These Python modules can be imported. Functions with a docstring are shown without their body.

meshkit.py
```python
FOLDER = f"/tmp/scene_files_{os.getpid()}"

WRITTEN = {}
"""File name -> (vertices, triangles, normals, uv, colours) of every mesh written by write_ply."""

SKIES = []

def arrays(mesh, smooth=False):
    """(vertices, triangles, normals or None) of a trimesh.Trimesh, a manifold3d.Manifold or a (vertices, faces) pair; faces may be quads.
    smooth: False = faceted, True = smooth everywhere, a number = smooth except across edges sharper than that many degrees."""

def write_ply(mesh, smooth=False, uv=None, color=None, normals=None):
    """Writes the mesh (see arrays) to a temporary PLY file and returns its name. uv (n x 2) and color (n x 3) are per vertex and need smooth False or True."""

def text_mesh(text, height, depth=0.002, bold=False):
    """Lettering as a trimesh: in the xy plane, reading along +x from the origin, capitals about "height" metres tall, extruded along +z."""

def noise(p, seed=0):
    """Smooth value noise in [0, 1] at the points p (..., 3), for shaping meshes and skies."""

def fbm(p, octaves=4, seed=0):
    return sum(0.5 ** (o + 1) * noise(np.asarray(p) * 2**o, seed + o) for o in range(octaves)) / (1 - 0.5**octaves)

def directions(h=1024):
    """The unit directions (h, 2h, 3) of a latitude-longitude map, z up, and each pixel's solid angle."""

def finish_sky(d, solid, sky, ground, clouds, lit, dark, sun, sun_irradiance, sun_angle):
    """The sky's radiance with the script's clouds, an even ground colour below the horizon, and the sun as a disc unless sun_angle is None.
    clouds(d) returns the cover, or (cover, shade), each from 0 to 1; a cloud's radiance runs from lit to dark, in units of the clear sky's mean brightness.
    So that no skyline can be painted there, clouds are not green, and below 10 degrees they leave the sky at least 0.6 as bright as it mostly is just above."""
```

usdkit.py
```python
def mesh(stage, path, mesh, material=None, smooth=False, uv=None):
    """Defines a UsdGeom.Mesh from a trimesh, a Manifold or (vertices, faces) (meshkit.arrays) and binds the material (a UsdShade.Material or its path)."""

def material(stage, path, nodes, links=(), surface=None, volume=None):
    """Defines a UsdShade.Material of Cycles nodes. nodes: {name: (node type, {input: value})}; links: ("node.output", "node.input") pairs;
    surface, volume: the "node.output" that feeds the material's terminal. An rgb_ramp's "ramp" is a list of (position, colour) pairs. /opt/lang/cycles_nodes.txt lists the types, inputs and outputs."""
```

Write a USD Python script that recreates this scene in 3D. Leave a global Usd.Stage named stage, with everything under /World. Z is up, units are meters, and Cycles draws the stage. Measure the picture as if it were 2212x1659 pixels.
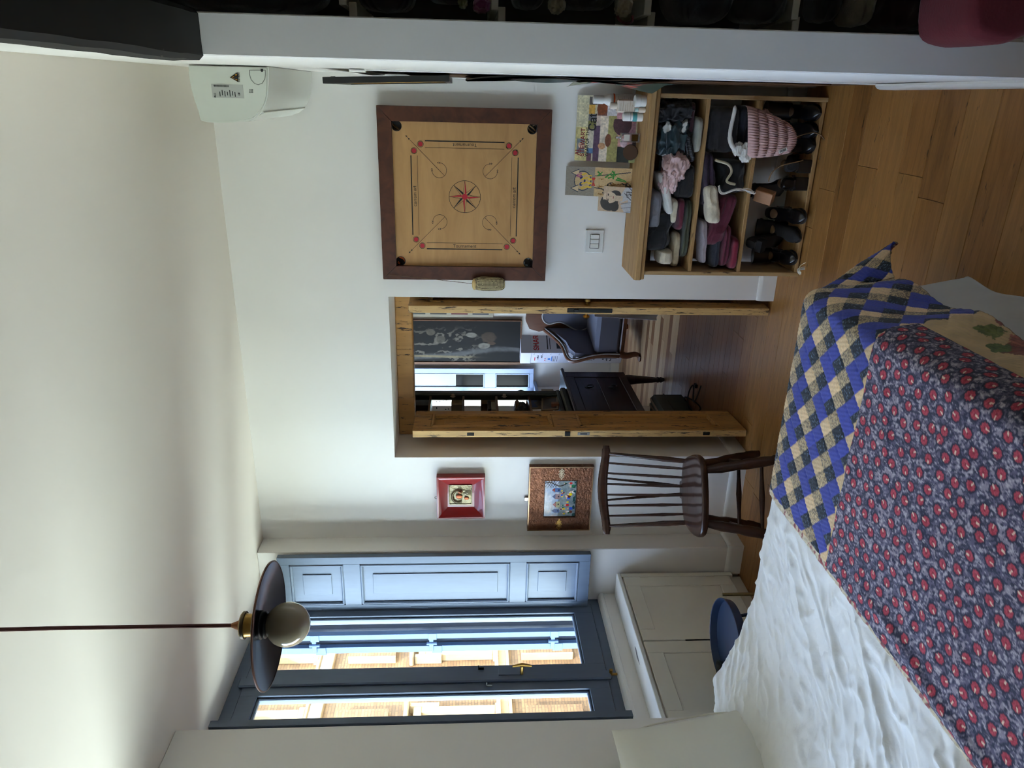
import math, random
import numpy as np, trimesh, usdkit, meshkit
from trimesh.transformations import rotation_matrix as RM
from shapely.geometry import Polygon, Point, LineString, box as sbox
from shapely.ops import unary_union
from pxr import Usd, UsdGeom, UsdLux, UsdShade, Gf, Sdf, Vt

# brightness of the photograph: exposure in stops, strength of sky and sun
EXPOSURE = 3.2
SKY = 10.0
SUNI = 0.45
CLOUD = (0.22, 0.23, 0.245)

stage = Usd.Stage.CreateInMemory()
UsdGeom.SetStageUpAxis(stage, UsdGeom.Tokens.z)
UsdGeom.Xform.Define(stage, '/World')
UsdGeom.Scope.Define(stage, '/World/Looks')
rng = np.random.default_rng(7)
random.seed(7)

# ------------------------------------------------------------------ camera (the photograph was taken with the phone turned on its side)
FPX, CAMZ = 1580.0, 1.65
_y, _p, _r = np.radians([21.8, 3.48, 0.12])
_f = np.array([-math.sin(_y) * math.cos(_p), math.cos(_y) * math.cos(_p), -math.sin(_p)])
_rt = np.array([math.cos(_y), math.sin(_y), 0.0])
_up = np.cross(_rt, _f)
_r2 = _rt * math.cos(_r) + _up * math.sin(_r)
_u2 = np.cross(_r2, _f)
CAM = np.array([0, 0, CAMZ])
cam = UsdGeom.Camera.Define(stage, '/World/camera')
cam.CreateHorizontalApertureAttr(36.0)
cam.CreateVerticalApertureAttr(27.0)
cam.CreateFocalLengthAttr(36.0 * FPX / 2212)
cam.CreateClippingRangeAttr(Gf.Vec2f(0.02, 500))
rows = [list(-_u2) + [0], list(_r2) + [0], list(-_f) + [0], list(CAM) + [1]]
cam.AddTransformOp().Set(Gf.Matrix4d(*[float(x) for row in rows for x in row]))
cam.CreateExposureAttr(EXPOSURE)

# ------------------------------------------------------------------ sky and sun
dome = UsdLux.DomeLight.Define(stage, '/World/sky')
dome.CreateIntensityAttr(1.0)
SUN = np.array([-0.40, 0.60, -0.70]); SUN /= np.linalg.norm(SUN)
sky = usdkit.material(stage, '/World/Looks/sky', {
    's': ('sky_texture', {'sky_type': 'hosek_wilkie', 'sun_direction': tuple(-SUN), 'turbidity': 3.0, 'ground_albedo': 0.4}),
    't': ('texture_coordinate', {}), 'n': ('noise_texture', {'scale': 2.2, 'detail': 6.0, 'roughness': 0.6}),
    'r': ('rgb_ramp', {'ramp': [(0.40, (0, 0, 0)), (0.72, (0.65, 0.65, 0.65))]}), 'x': ('mix_color', {'b': CLOUD, 'use_clamp': False}),
    'b': ('background_shader', {'strength': SKY})},
    [('t.generated', 'n.vector'), ('n.fac', 'r.fac'), ('r.color', 'x.fac'), ('s.color', 'x.a'), ('x.result', 'b.color')], surface='b.background')
UsdShade.MaterialBindingAPI.Apply(dome.GetPrim()).Bind(sky)
sun = UsdLux.DistantLight.Define(stage, '/World/sun')
sun.CreateAngleAttr(0.53)
sun.CreateIntensityAttr(SUNI)
sun.CreateNormalizeAttr(True)
sun.CreateColorAttr(Gf.Vec3f(1.0, 0.93, 0.80))
zax = -SUN; xax = np.cross([0, 0, 1], zax); xax /= np.linalg.norm(xax); yax = np.cross(zax, xax)
sun.AddTransformOp().Set(Gf.Matrix4d(*[float(v) for row in (list(xax) + [0], list(yax) + [0], list(zax) + [0], [0, 0, 30, 1]) for v in row]))


def at(px, py, **k):
    """The point of a plane x=, y= or z= that shows at a pixel of the photograph."""
    d = (1659 - py - 829.5) / FPX * _r2 - (px - 1106) / FPX * _u2 + _f
    (ax, val), = k.items()
    i = 'xyz'.index(ax)
    return CAM + d * (val - CAM[i]) / d[i]


# ------------------------------------------------------------------ helpers
def S(*c):
    c = np.array(c[0] if len(c) == 1 else c, float) / 255.0
    return np.where(c <= 0.04045, c / 12.92, ((c + 0.055) / 1.055) ** 2.4)


MATS = {}


def M(name, rgb, rough=0.6, bump=None, var=None, metal=0.0, scale=(1, 1, 1), **kw):
    """A plain material: colour with a soft noise variation (var = (amount, scale)) and bump = (strength, scale[, distance])."""
    if name in MATS:
        return MATS[name]
    c = S(rgb)
    n = {'p': ('principled_bsdf', {'roughness': rough, 'metallic': metal, 'base_color': tuple(c), **kw}),
         't': ('texture_coordinate', {}), 'm': ('mapping', {'scale': scale})}
    l = [('t.object', 'm.vector')]
    if var:
        n['n'] = ('noise_texture', {'scale': var[1], 'detail': 4.0, 'roughness': 0.6})
        n['r'] = ('rgb_ramp', {'ramp': [(0.3, tuple(c * (1 - var[0]))), (0.7, tuple(np.minimum(c * (1 + var[0]), 1)))]})
        l += [('m.vector', 'n.vector'), ('n.fac', 'r.fac'), ('r.color', 'p.base_color')]
    if bump:
        n['bn'] = ('noise_texture', {'scale': bump[1], 'detail': 4.0, 'roughness': 0.55})
        n['b'] = ('bump', {'strength': bump[0], 'distance': bump[2] if len(bump) > 2 else 0.003})
        l += [('m.vector', 'bn.vector'), ('bn.fac', 'b.height'), ('b.normal', 'p.normal')]
    MATS[name] = usdkit.material(stage, '/World/Looks/' + name, n, l, surface='p.BSDF')
    return MATS[name]


def wood(name, c1, c2, stretch=(1.2, 14, 14), scale=3.0, rough=0.5, bump=0.25, dark=None, seed=0.0):
    """Grained wood; the grain runs along the axis whose stretch is small. dark: colour of knots and cracks."""
    if name in MATS:
        return MATS[name]
    n = {'t': ('texture_coordinate', {}), 'm': ('mapping', {'scale': stretch, 'location': (seed, seed * 1.7, seed * 0.3)}),
         'n': ('noise_texture', {'scale': scale, 'detail': 7.0, 'roughness': 0.62, 'distortion': 0.9}),
         'r': ('rgb_ramp', {'ramp': [(0.28, tuple(S(c1))), (0.72, tuple(S(c2)))]}),
         'p': ('principled_bsdf', {'roughness': rough}), 'b': ('bump', {'strength': bump, 'distance': 0.002})}
    l = [('t.object', 'm.vector'), ('m.vector', 'n.vector'), ('n.fac', 'r.fac'), ('n.fac', 'b.height'), ('b.normal', 'p.normal')]
    if dark is not None:
        n['m2'] = ('mapping', {'scale': tuple(np.array(stretch) ** 0.75), 'location': (3 + seed, 5, 7)})
        n['n2'] = ('noise_texture', {'scale': scale * 1.9, 'detail': 5.0, 'roughness': 0.7, 'distortion': 0.4})
        n['r2'] = ('rgb_ramp', {'ramp': [(0.63, (0, 0, 0)), (0.70, (1, 1, 1))]})
        n['x'] = ('mix_color', {'b': tuple(S(dark))})
        l += [('t.object', 'm2.vector'), ('m2.vector', 'n2.vector'), ('n2.fac', 'r2.fac'), ('r2.color', 'x.fac'), ('r.color', 'x.a'), ('x.result', 'p.base_color')]
    else:
        l += [('r.color', 'p.base_color')]
    MATS[name] = usdkit.material(stage, '/World/Looks/' + name, n, l, surface='p.BSDF')
    return MATS[name]


def flaky(name, c, under, stretch=(9, 9, 1.3), amount=0.62, rough=0.55):
    """Old paint with chips showing the wood below."""
    if name in MATS:
        return MATS[name]
    c = S(c)
    n = {'t': ('texture_coordinate', {}), 'm': ('mapping', {'scale': stretch}),
         'n': ('noise_texture', {'scale': 5.0, 'detail': 8.0, 'roughness': 0.72, 'distortion': 0.3}),
         'r': ('rgb_ramp', {'ramp': [(amount, (0, 0, 0)), (amount + 0.025, (1, 1, 1))]}),
         'n2': ('noise_texture', {'scale': 2.0, 'detail': 5.0, 'roughness': 0.6}),
         'r2': ('rgb_ramp', {'ramp': [(0.3, tuple(c * 0.78)), (0.7, tuple(np.minimum(c * 1.12, 1)))]}),
         'x': ('mix_color', {'b': tuple(S(under))}), 'p': ('principled_bsdf', {'roughness': rough}),
         'inv': ('invert', {'fac': 1.0}), 'b': ('bump', {'strength': 0.5, 'distance': 0.0015})}
    l = [('t.object', 'm.vector'), ('m.vector', 'n.vector'), ('n.fac', 'r.fac'), ('m.vector', 'n2.vector'), ('n2.fac', 'r2.fac'),
         ('r.color', 'x.fac'), ('r2.color', 'x.a'), ('x.result', 'p.base_color'), ('r.color', 'inv.color'), ('inv.color', 'b.height'), ('b.normal', 'p.normal')]
    MATS[name] = usdkit.material(stage, '/World/Looks/' + name, n, l, surface='p.BSDF')
    return MATS[name]


def vcol(name, rough=0.8, bump=(0.3, 260), dist=0.0012, **kw):
    """Flat print or weave: colours from the mesh's own 'col' primvar."""
    if name in MATS:
        return MATS[name]
    n = {'a': ('attribute', {'attribute': 'col'}), 'p': ('principled_bsdf', {'roughness': rough, **kw})}
    l = [('a.color', 'p.base_color')]
    if bump:
        n.update({'t': ('texture_coordinate', {}), 'n': ('noise_texture', {'scale': bump[1], 'detail': 3.0}), 'b': ('bump', {'strength': bump[0], 'distance': dist})})
        l += [('t.object', 'n.vector'), ('n.fac', 'b.height'), ('b.normal', 'p.normal')]
    MATS[name] = usdkit.material(stage, '/World/Looks/' + name, n, l, surface='p.BSDF')
    return MATS[name]


XF, USED = {}, {}


def numbered(path):
    k = USED.get(path)
    USED[path] = 0 if k is None else k + 1
    return path if k is None else f'{path}_{k + 1:03d}'


def keys(prim, label=None, cat=None, group=None, kind=None):
    for k, v in (('label', label), ('category', cat), ('group', group), ('kind', kind)):
        if v:
            prim.SetCustomDataByKey(k, v)
    return prim


def thing(name, label=None, cat=None, loc=(0, 0, 0), rz=0.0, group=None, kind=None, tilt=None):
    path = numbered('/World/' + name)
    x = UsdGeom.Xform.Define(stage, path)
    m = np.eye(4)
    m[:3, 3] = loc
    m = m @ RM(math.radians(rz), [0, 0, 1])
    if tilt is not None:
        m = m @ tilt
    x.AddTransformOp().Set(Gf.Matrix4d(*[float(v) for v in m.T.ravel()]))
    XF[path] = m
    keys(x.GetPrim(), label, cat, group, kind)
    return path


def part(name, parent, label=None):
    """An Xform part (no geometry of its own)."""
    path = numbered(parent + '/' + name)
    x = UsdGeom.Xform.Define(stage, path)
    XF[path] = XF[parent]
    keys(x.GetPrim(), label)
    return path


def obj(name, mesh, mat, parent=None, smooth=35, uv=None, col=None, local=False, label=None, cat=None, group=None, kind=None):
    """One mesh. With a parent it becomes that thing's part; mesh is in world coordinates unless local."""
    v, f = (np.array(mesh.vertices), np.array(mesh.faces)) if hasattr(mesh, 'vertices') else (np.asarray(mesh[0], float), np.asarray(mesh[1], int))
    if f.shape[1] == 4:
        f = np.vstack([f[:, [0, 1, 2]], f[:, [0, 2, 3]]])
    if parent and not local:
        v = trimesh.transform_points(v, np.linalg.inv(XF[parent]))
    path = numbered((parent or '/World') + '/' + name)
    if col is not None or uv is not None:
        smooth = True if smooth else False
    m = usdkit.mesh(stage, path, trimesh.Trimesh(v, f, process=False), mat, smooth=smooth, uv=uv)
    if col is not None:
        UsdGeom.PrimvarsAPI(m).CreatePrimvar('col', Sdf.ValueTypeNames.Color3fArray, 'vertex').Set(Vt.Vec3fArray.FromNumpy(np.ascontiguousarray(col, np.float32)))
    XF[path] = XF[parent] if parent else np.eye(4)
    keys(m.GetPrim(), label, cat, group, kind)
    return path


def copy_of(src, loc, rz=0.0, label=None, cat=None, group=None, tilt=None):
    path = numbered('/World/' + src.rsplit('/', 1)[1])
    x = UsdGeom.Xform.Define(stage, path)
    x.GetPrim().GetReferences().AddInternalReference(src)
    m = np.eye(4); m[:3, 3] = loc
    m = m @ RM(math.radians(rz), [0, 0, 1])
    if tilt is not None:
        m = m @ tilt
    UsdGeom.Xformable(x).ClearXformOpOrder()
    UsdGeom.Xformable(x).MakeMatrixXform().Set(Gf.Matrix4d(*[float(v) for v in m.T.ravel()]))
    x.GetPrim().SetInstanceable(True)
    keys(x.GetPrim(), label, cat, group)
    return path


cat = trimesh.util.concatenate


def box(x0, x1, y0, y1, z0, z1, c=0.0015):
    """A box with chamfered edges."""
    a, b = np.array([x0, y0, z0], float), np.array([x1, y1, z1], float)
    a, b = np.minimum(a, b), np.maximum(a, b)
    c = min(c, 0.45 * (b - a).min())
    if c <= 0:
        return trimesh.creation.box(bounds=[a, b])
    o, h = (a + b) / 2, (b - a) / 2
    pts = []
    for sx in (-1, 1):
        for sy in (-1, 1):
            for sz in (-1, 1):
                s = np.array([sx, sy, sz])
                for k in range(3):
                    d = h - c
                    d[k] = h[k]
                    pts.append(o + s * d)
    return trimesh.convex.convex_hull(np.array(pts))


def rot(m, deg, axis, about=(0, 0, 0)):
    m = m.copy()
    m.apply_transform(RM(math.radians(deg), axis, about))
    return m


def mv(m, *d):
    m = m.copy()
    m.apply_translation(d if len(d) == 3 else d[0])
    return m


def tube(pts, rad, n=10, cap=True):
    pts = np.asarray(pts, float)
    rad = np.broadcast_to(np.asarray(rad, float), (len(pts),))
    t = np.gradient(pts, axis=0)
    t /= np.maximum(np.linalg.norm(t, axis=1, keepdims=True), 1e-9)
    ref = np.array([0, 0, 1.0]) if abs(t[0, 2]) < 0.9 else np.array([1.0, 0, 0])
    u = np.cross(t[0], ref); u /= np.linalg.norm(u)
    V = []
    for i in range(len(pts)):
        u = u - t[i] * (u @ t[i]); u /= max(np.linalg.norm(u), 1e-9)
        w = np.cross(t[i], u)
        a = np.linspace(0, 2 * np.pi, n, endpoint=False)
        V.append(pts[i] + rad[i] * (np.cos(a)[:, None] * u + np.sin(a)[:, None] * w))
    V = np.vstack(V)
    F = []
    for i in range(len(pts) - 1):
        for j in range(n):
            a, b = i * n + j, i * n + (j + 1) % n
            F += [[a, b, b + n], [a, b + n, a + n]]
    if cap:
        k = len(V); V = np.vstack([V, pts[0], pts[-1]])
        e = (len(pts) - 1) * n
        for j in range(n):
            F += [[k, (j + 1) % n, j], [k + 1, e + j, e + (j + 1) % n]]
    m = trimesh.Trimesh(V, F, process=False)
    if m.is_watertight and m.volume < 0:
        m.invert()
    return m


def spline(pts, n=40):
    from scipy.interpolate import CubicSpline
    pts = np.asarray(pts, float)
    s = np.r_[0, np.cumsum(np.linalg.norm(np.diff(pts, axis=0), axis=1))]
    return CubicSpline(s, pts)(np.linspace(0, s[-1], n))


def lathe(prof, n=32, o=(0, 0, 0)):
    """Profile of (radius, z) revolved about z."""
    prof = np.asarray(prof, float)
    a = np.linspace(0, 2 * np.pi, n, endpoint=False)
    V = np.vstack([np.stack([r * np.cos(a), r * np.sin(a), np.full(n, z)], 1) for r, z in prof])
    F = []
    for i in range(len(prof) - 1):
        for j in range(n):
            p, q = i * n + j, i * n + (j + 1) % n
            F += [[p, q, q + n], [p, q + n, p + n]]
    m = trimesh.Trimesh(V + np.array(o), F, process=False)
    m.merge_vertices(); m.update_faces(m.nondegenerate_faces())
    return m


def prism(poly, d0, d1, plane='xz'):
    """Extrudes a shapely polygon given in a plane; for 'xz' along y from d0 to d1, for 'yz' along x, for 'xy' along z."""
    m = trimesh.creation.extrude_polygon(poly, abs(d1 - d0), engine='earcut')
    v = m.vertices.copy()
    a, b, t = v[:, 0], v[:, 1], v[:, 2] + min(d0, d1)
    m.vertices = {'xz': np.stack([a, t, b], 1), 'yz': np.stack([t, a, b], 1), 'xy': np.stack([a, b, t], 1)}[plane]
    m.fix_normals()
    return m


def grid(X, Y, Z):
    """Quads over an (n, m) grid of points."""
    n, m = X.shape
    i = np.arange(n * m).reshape(n, m)
    f = np.stack([i[:-1, :-1], i[1:, :-1], i[1:, 1:], i[:-1, 1:]], -1).reshape(-1, 4)
    return np.stack([X, Y, Z], -1).reshape(-1, 3), f


def rimmed(v, f, n, m, t):
    """Gives an (n, m) cloth grid a hem of thickness t turned downwards along its border."""
    V = v.reshape(n, m, 3)
    du, dv = np.gradient(V, axis=0), np.gradient(V, axis=1)
    N = np.cross(du, dv); N /= np.maximum(np.linalg.norm(N, axis=2, keepdims=True), 1e-9)
    idx = np.arange(n * m).reshape(n, m)
    loop = np.r_[idx[0, :-1], idx[:-1, -1], idx[-1, :0:-1], idx[:0:-1, 0]]
    low = v[loop] - t * N.reshape(-1, 3)[loop]
    inner = low - 0.0
    k = len(v)
    q = np.arange(len(loop)); q2 = (q + 1) % len(loop)
    ff = np.stack([loop, loop[q2], k + q2, k + q], 1)
    return np.vstack([v, low]), np.vstack([f, ff]), loop


def sm(x, a, b):
    t = np.clip((x - a) / (b - a), 0, 1)
    return t * t * (3 - 2 * t)


def fbm2(x, y, s, seed=0, oct=4):
    return meshkit.fbm(np.stack([x * s, y * s, np.zeros_like(x)], -1), oct, seed)


def printed(name, origin, ua, ub, W, H, nx, ny, fn, mat, parent=None, **kw):
    """A flat printed sheet: vertex colours fn(a, b) with a, b from 0 to 1, a along ua, b along ub."""
    a, b = np.meshgrid(np.linspace(0, 1, nx), np.linspace(0, 1, ny), indexing='ij')
    P = np.asarray(origin) + a[..., None] * np.asarray(ua) * W + b[..., None] * np.asarray(ub) * H
    v, f = grid(P[..., 0], P[..., 1], P[..., 2])
    if np.dot(np.cross(ua, ub), CAM - np.asarray(origin)) < 0:
        f = f[:, ::-1]
    c = np.asarray(fn(a, b), float).reshape(-1, 3)
    return obj(name, (v, f), mat, parent, smooth=False, col=S(c), **kw)


def paint(C, mask, rgb):
    C[mask] = rgb
    return C


def soft(C, w, rgb):
    return C * (1 - w[..., None]) + np.array(rgb, float) * w[..., None]


def text(s, h, origin, ua, ub, depth=0.0008, bold=False, centre=False):
    m = meshkit.text_mesh(s, h, depth, bold)
    if centre:
        m.apply_translation([-m.bounds[:, 0].mean(), -m.bounds[:, 1].mean(), 0])
    ua, ub = np.asarray(ua, float), np.asarray(ub, float)
    T = np.eye(4)
    T[:3, 0], T[:3, 1], T[:3, 2], T[:3, 3] = ua, ub, np.cross(ua, ub), origin
    m.apply_transform(T)
    return m

# ------------------------------------------------------------------ materials shared by the setting
PLASTER = M('wall_plaster', (228, 223, 216), 0.9, bump=(0.12, 22, 0.004))
CEIL = M('ceiling_plaster', (231, 221, 208), 0.92, bump=(0.10, 6, 0.006))
WHITEP = M('white_gloss_paint', (228, 225, 218), 0.42, bump=(0.06, 30))
BLUEP = M('blue_grey_paint', (88, 100, 116), 0.42, var=(0.05, 6), bump=(0.12, 18, 0.002), scale=(6, 6, 1))
OCHRE = flaky('ochre_door_paint', (182, 134, 74), (58, 38, 24), stretch=(11, 11, 1.5), amount=0.575)
OCHRE_EDGE = flaky('ochre_door_edge', (204, 164, 104), (56, 38, 24), stretch=(24, 24, 2.0), amount=0.565)
DARKIRON = M('dark_iron', (42, 42, 40), 0.45, metal=0.7, var=(0.3, 30))
BRASS = M('aged_brass', (176, 138, 72), 0.32, metal=1.0, var=(0.15, 40))
STEEL = M('steel', (190, 190, 190), 0.25, metal=1.0)
BLACK = M('black_matt', (20, 20, 21), 0.55)

D, XR, ZC = 3.77, 0.066, 2.86      # the wall with the double door, the wall on the right, the ceiling
WX = -2.88                          # plane of the window


def struct(name, mesh, mat, parent=None, label=None, smooth=35):
    return obj(name, mesh, mat, parent, smooth=smooth, label=label, kind=None if parent else 'structure')


# ------------------------------------------------------------------ floors
fl = thing('floor', kind='structure')
FL = [wood(f'floor_oak_{i}', a, b, stretch=(1.5, 15, 15), scale=2.8, rough=0.42, bump=0.35, dark=(52, 34, 20), seed=i * 3.1)
      for i, (a, b) in enumerate([((124, 82, 40), (164, 114, 60)), ((114, 76, 38), (154, 106, 56)), ((130, 90, 46), (174, 126, 70)), ((118, 78, 40), (150, 100, 52)), ((136, 96, 50), (170, 120, 66))])]
obj('floor_base', box(-3.0, 1.95, -1.7, 7.6, -0.08, -0.006, 0), M('floor_base_wood', (92, 62, 36), 0.6, var=(0.2, 8)), fl)
y = 1.24
k = 0
while y < 4.02:
    w = 0.158
    x = -2.95 + rng.uniform(-0.8, 0)
    while x < 0.42:
        L = rng.uniform(0.85, 1.6)
        a, b = max(x, -2.95), min(x + L, 0.42)
        if b - a > 0.05:
            obj('plank', box(a + 0.0006, b - 0.0006, y + 0.0006, y + w - 0.0006, -0.006, rng.uniform(-0.0005, 0.0005), 0.0012), FL[int(rng.integers(5))], fl, smooth=False)
        x += L
    y += w
FD = [wood(f'strip_{i}', a, b, stretch=(0.9, 18, 18), scale=2.4, rough=r_, bump=0.15, seed=i * 2.3 + 11)
      for i, (a, b, r_) in enumerate([((112, 74, 46), (140, 96, 60), 0.3), ((122, 82, 50), (148, 102, 66), 0.3), ((166, 132, 92), (196, 160, 116), 0.33), ((150, 112, 76), (178, 140, 98), 0.33), ((184, 152, 112), (208, 176, 132), 0.33)])]
while y < 7.42:
    w = 0.088
    x = -2.62 + rng.uniform(-0.7, 0)
    while x < -0.5:
        L = rng.uniform(0.8, 1.5)
        a, b = max(x, -2.95), min(x + L, -0.5)
        if b - a > 0.05:
            lo = y < 5.4
            obj('plank', box(a + 0.0005, b - 0.0005, y + 0.0005, y + w - 0.0005, -0.006, rng.uniform(-0.0004, 0.0004), 0.001), FD[int(rng.integers(2)) if lo else int(rng.integers(1, 5))], fl, smooth=False)
        x += L
    y += w

# ------------------------------------------------------------------ walls and ceilings
struct('ceiling', box(-2.99, 1.95, -1.7, 4.15, ZC, ZC + 0.12, 0), CEIL)
struct('ceiling_far', box(-3.13, 1.95, 4.15, 7.7, ZC, ZC + 0.12, 0), CEIL)
hole = Polygon([(-2.5, 0), (-2.5, ZC), (1.95, ZC), (1.95, 0), (-1.016, 0), (-1.016, 2.066), (-1.964, 2.066), (-1.964, 0)])
wb = thing('wall_back', kind='structure')
obj('wall_face', prism(hole, D, 4.15), PLASTER, wb)
obj('pier', box(-2.99, -2.5, 3.625, 4.15, 0, ZC, 0.004), PLASTER, wb)
wl = thing('wall_left', kind='structure')
obj('wall_face', box(-2.99, -2.5, 1.82, 2.365, 0, ZC, 0.004), PLASTER, wl)
obj('wall_beyond', box(-2.99, -2.5, -1.7, 0.62, 0, ZC, 0), PLASTER, wl)
obj('wall_below_sill', box(-2.99, -2.5, 0.61, 1.83, 0, 0.80, 0), PLASTER, wl)
obj('parapet', box(-2.99, -2.825, 2.36, 3.63, 0, 0.83, 0), PLASTER, wl)
wr = thing('wall_right', kind='structure')
obj('wall_face', box(XR, 0.165, 2.045, D + 0.01, 0, ZC, 0.003), PLASTER, wr)
obj('wall_over_opening', box(XR, 0.165, -1.7, 2.05, 2.42, ZC, 0), PLASTER, wr)
struct('wall_rear', box(-2.99, 1.95, -1.82, -1.7, 0, ZC, 0), PLASTER)
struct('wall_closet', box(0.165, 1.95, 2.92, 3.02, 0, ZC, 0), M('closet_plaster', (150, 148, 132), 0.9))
struct('wall_closet_side', box(1.95, 2.05, -1.82, 7.7, 0, ZC, 0), PLASTER)
struct('wall_far', box(-3.13, 1.95, 7.42, 7.6, 0, ZC, 0), PLASTER)
wfl = thing('wall_far_left', kind='structure')
obj('wall_face', box(-2.99, -2.62, 4.15, 6.02, 0, ZC, 0), PLASTER, wfl)
obj('parapet', box(-3.12, -3.0, 6.0, 7.45, 0, 0.93, 0), PLASTER, wfl)
obj('parapet', box(-3.12, -2.99, 5.9, 6.02, 0, ZC, 0), PLASTER, wfl)


def baseboard(name, p0, p1, out, h=0.092, t=0.018):
    """A moulded skirting from p0 to p1 on the floor; out points into the room."""
    p0, p1, out = np.array([*p0, 0.]), np.array([*p1, 0.]), np.array([*out, 0.])
    d = (p1 - p0); L = np.linalg.norm(d); d /= L
    pr_ = Polygon([(0, 0), (t, 0), (t, h - 0.022), (t * 0.75, h - 0.008), (t * 0.35, h), (0, h)])
    m = trimesh.creation.extrude_polygon(pr_, L, engine='earcut')
    v = m.vertices
    m.vertices = p0 + v[:, :1] * out + v[:, 1:2] * np.array([0, 0, 1.]) + v[:, 2:3] * d
    m.fix_normals()
    return struct(name, m, WHITEP, smooth=40)


baseboard('baseboard_back', (-1.016, D), (XR, D), (0, -1))
baseboard('baseboard_back_left', (-2.5, D), (-1.964, D), (0, -1))
baseboard('baseboard_reveal', (-1.964, D), (-1.964, 4.14), (1, 0))
baseboard('baseboard_pier', (-2.5, 3.625), (-2.5, D), (1, 0))
baseboard('baseboard_pier_front', (-2.68, 3.625), (-2.482, 3.625), (0, -1))
baseboard('baseboard_right', (XR - 0.004, 2.96), (XR + 0.002, 2.06), (-1, 0), h=0.085, t=0.02)
baseboard('baseboard_far', (-2.95, 7.42), (-0.5, 7.42), (0, -1), h=0.10)

# old black beam that carries the wall over the wardrobe opening
bb = box(XR - 0.012, 0.172, -1.6, 2.062, 2.312, 2.425, 0.012)
bb = bb.subdivide_to_size(0.06)
bv = bb.vertices
bv += 0.010 * (np.stack([meshkit.fbm(bv * 9, 3, s_) for s_ in (1, 2, 3)], 1) - 0.5)
obj('ceiling_beam', bb, flaky('old_black_beam', (13, 13, 10), (84, 82, 70), stretch=(6, 2, 6), amount=0.66, rough=0.7), smooth=40,
    label='rough black-painted timber beam above the wardrobe opening', cat='beam')

# ------------------------------------------------------------------ window 1, its shutters and sill
w1 = thing('window_1', kind='structure', loc=(WX, 3.0, 0.86))
Z0, Z1 = 0.86, 2.845
Y0, Y1 = 2.40, 3.60
GLASS = usdkit.material(stage, '/World/Looks/window_glass', {'t': ('transparent_bsdf', {'color': (0.97, 0.98, 0.98)}), 'g': ('glossy_bsdf', {'roughness': 0.02}), 'f': ('layer_weight', {'blend': 0.5}),
                        'pw': ('math', {'math_type': 'power', 'value2': 5.0}), 'ma': ('math', {'math_type': 'multiply_add', 'value2': 0.9, 'value3': 0.035}), 'x': ('mix_closure', {})},
                        [('f.facing', 'pw.value1'), ('pw.value', 'ma.value1'), ('ma.value', 'x.fac'), ('t.BSDF', 'x.closure1'), ('g.BSDF', 'x.closure2')], surface='x.closure')
obj('frame', cat([box(WX - 0.05, WX + 0.015, Y0 - 0.03, Y1 + 0.03, Z0 - 0.01, Z0 + 0.045), box(WX - 0.05, WX + 0.015, Y0 - 0.03, Y1 + 0.03, Z1 - 0.05, Z1 + 0.01),
                  box(WX - 0.05, WX + 0.015, Y0 - 0.03, Y0 + 0.02, Z0 + 0.04, Z1 - 0.045), box(WX - 0.05, WX + 0.015, Y1 - 0.02, Y1 + 0.03, Z0 + 0.04, Z1 - 0.045)]), BLUEP, w1)
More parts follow.
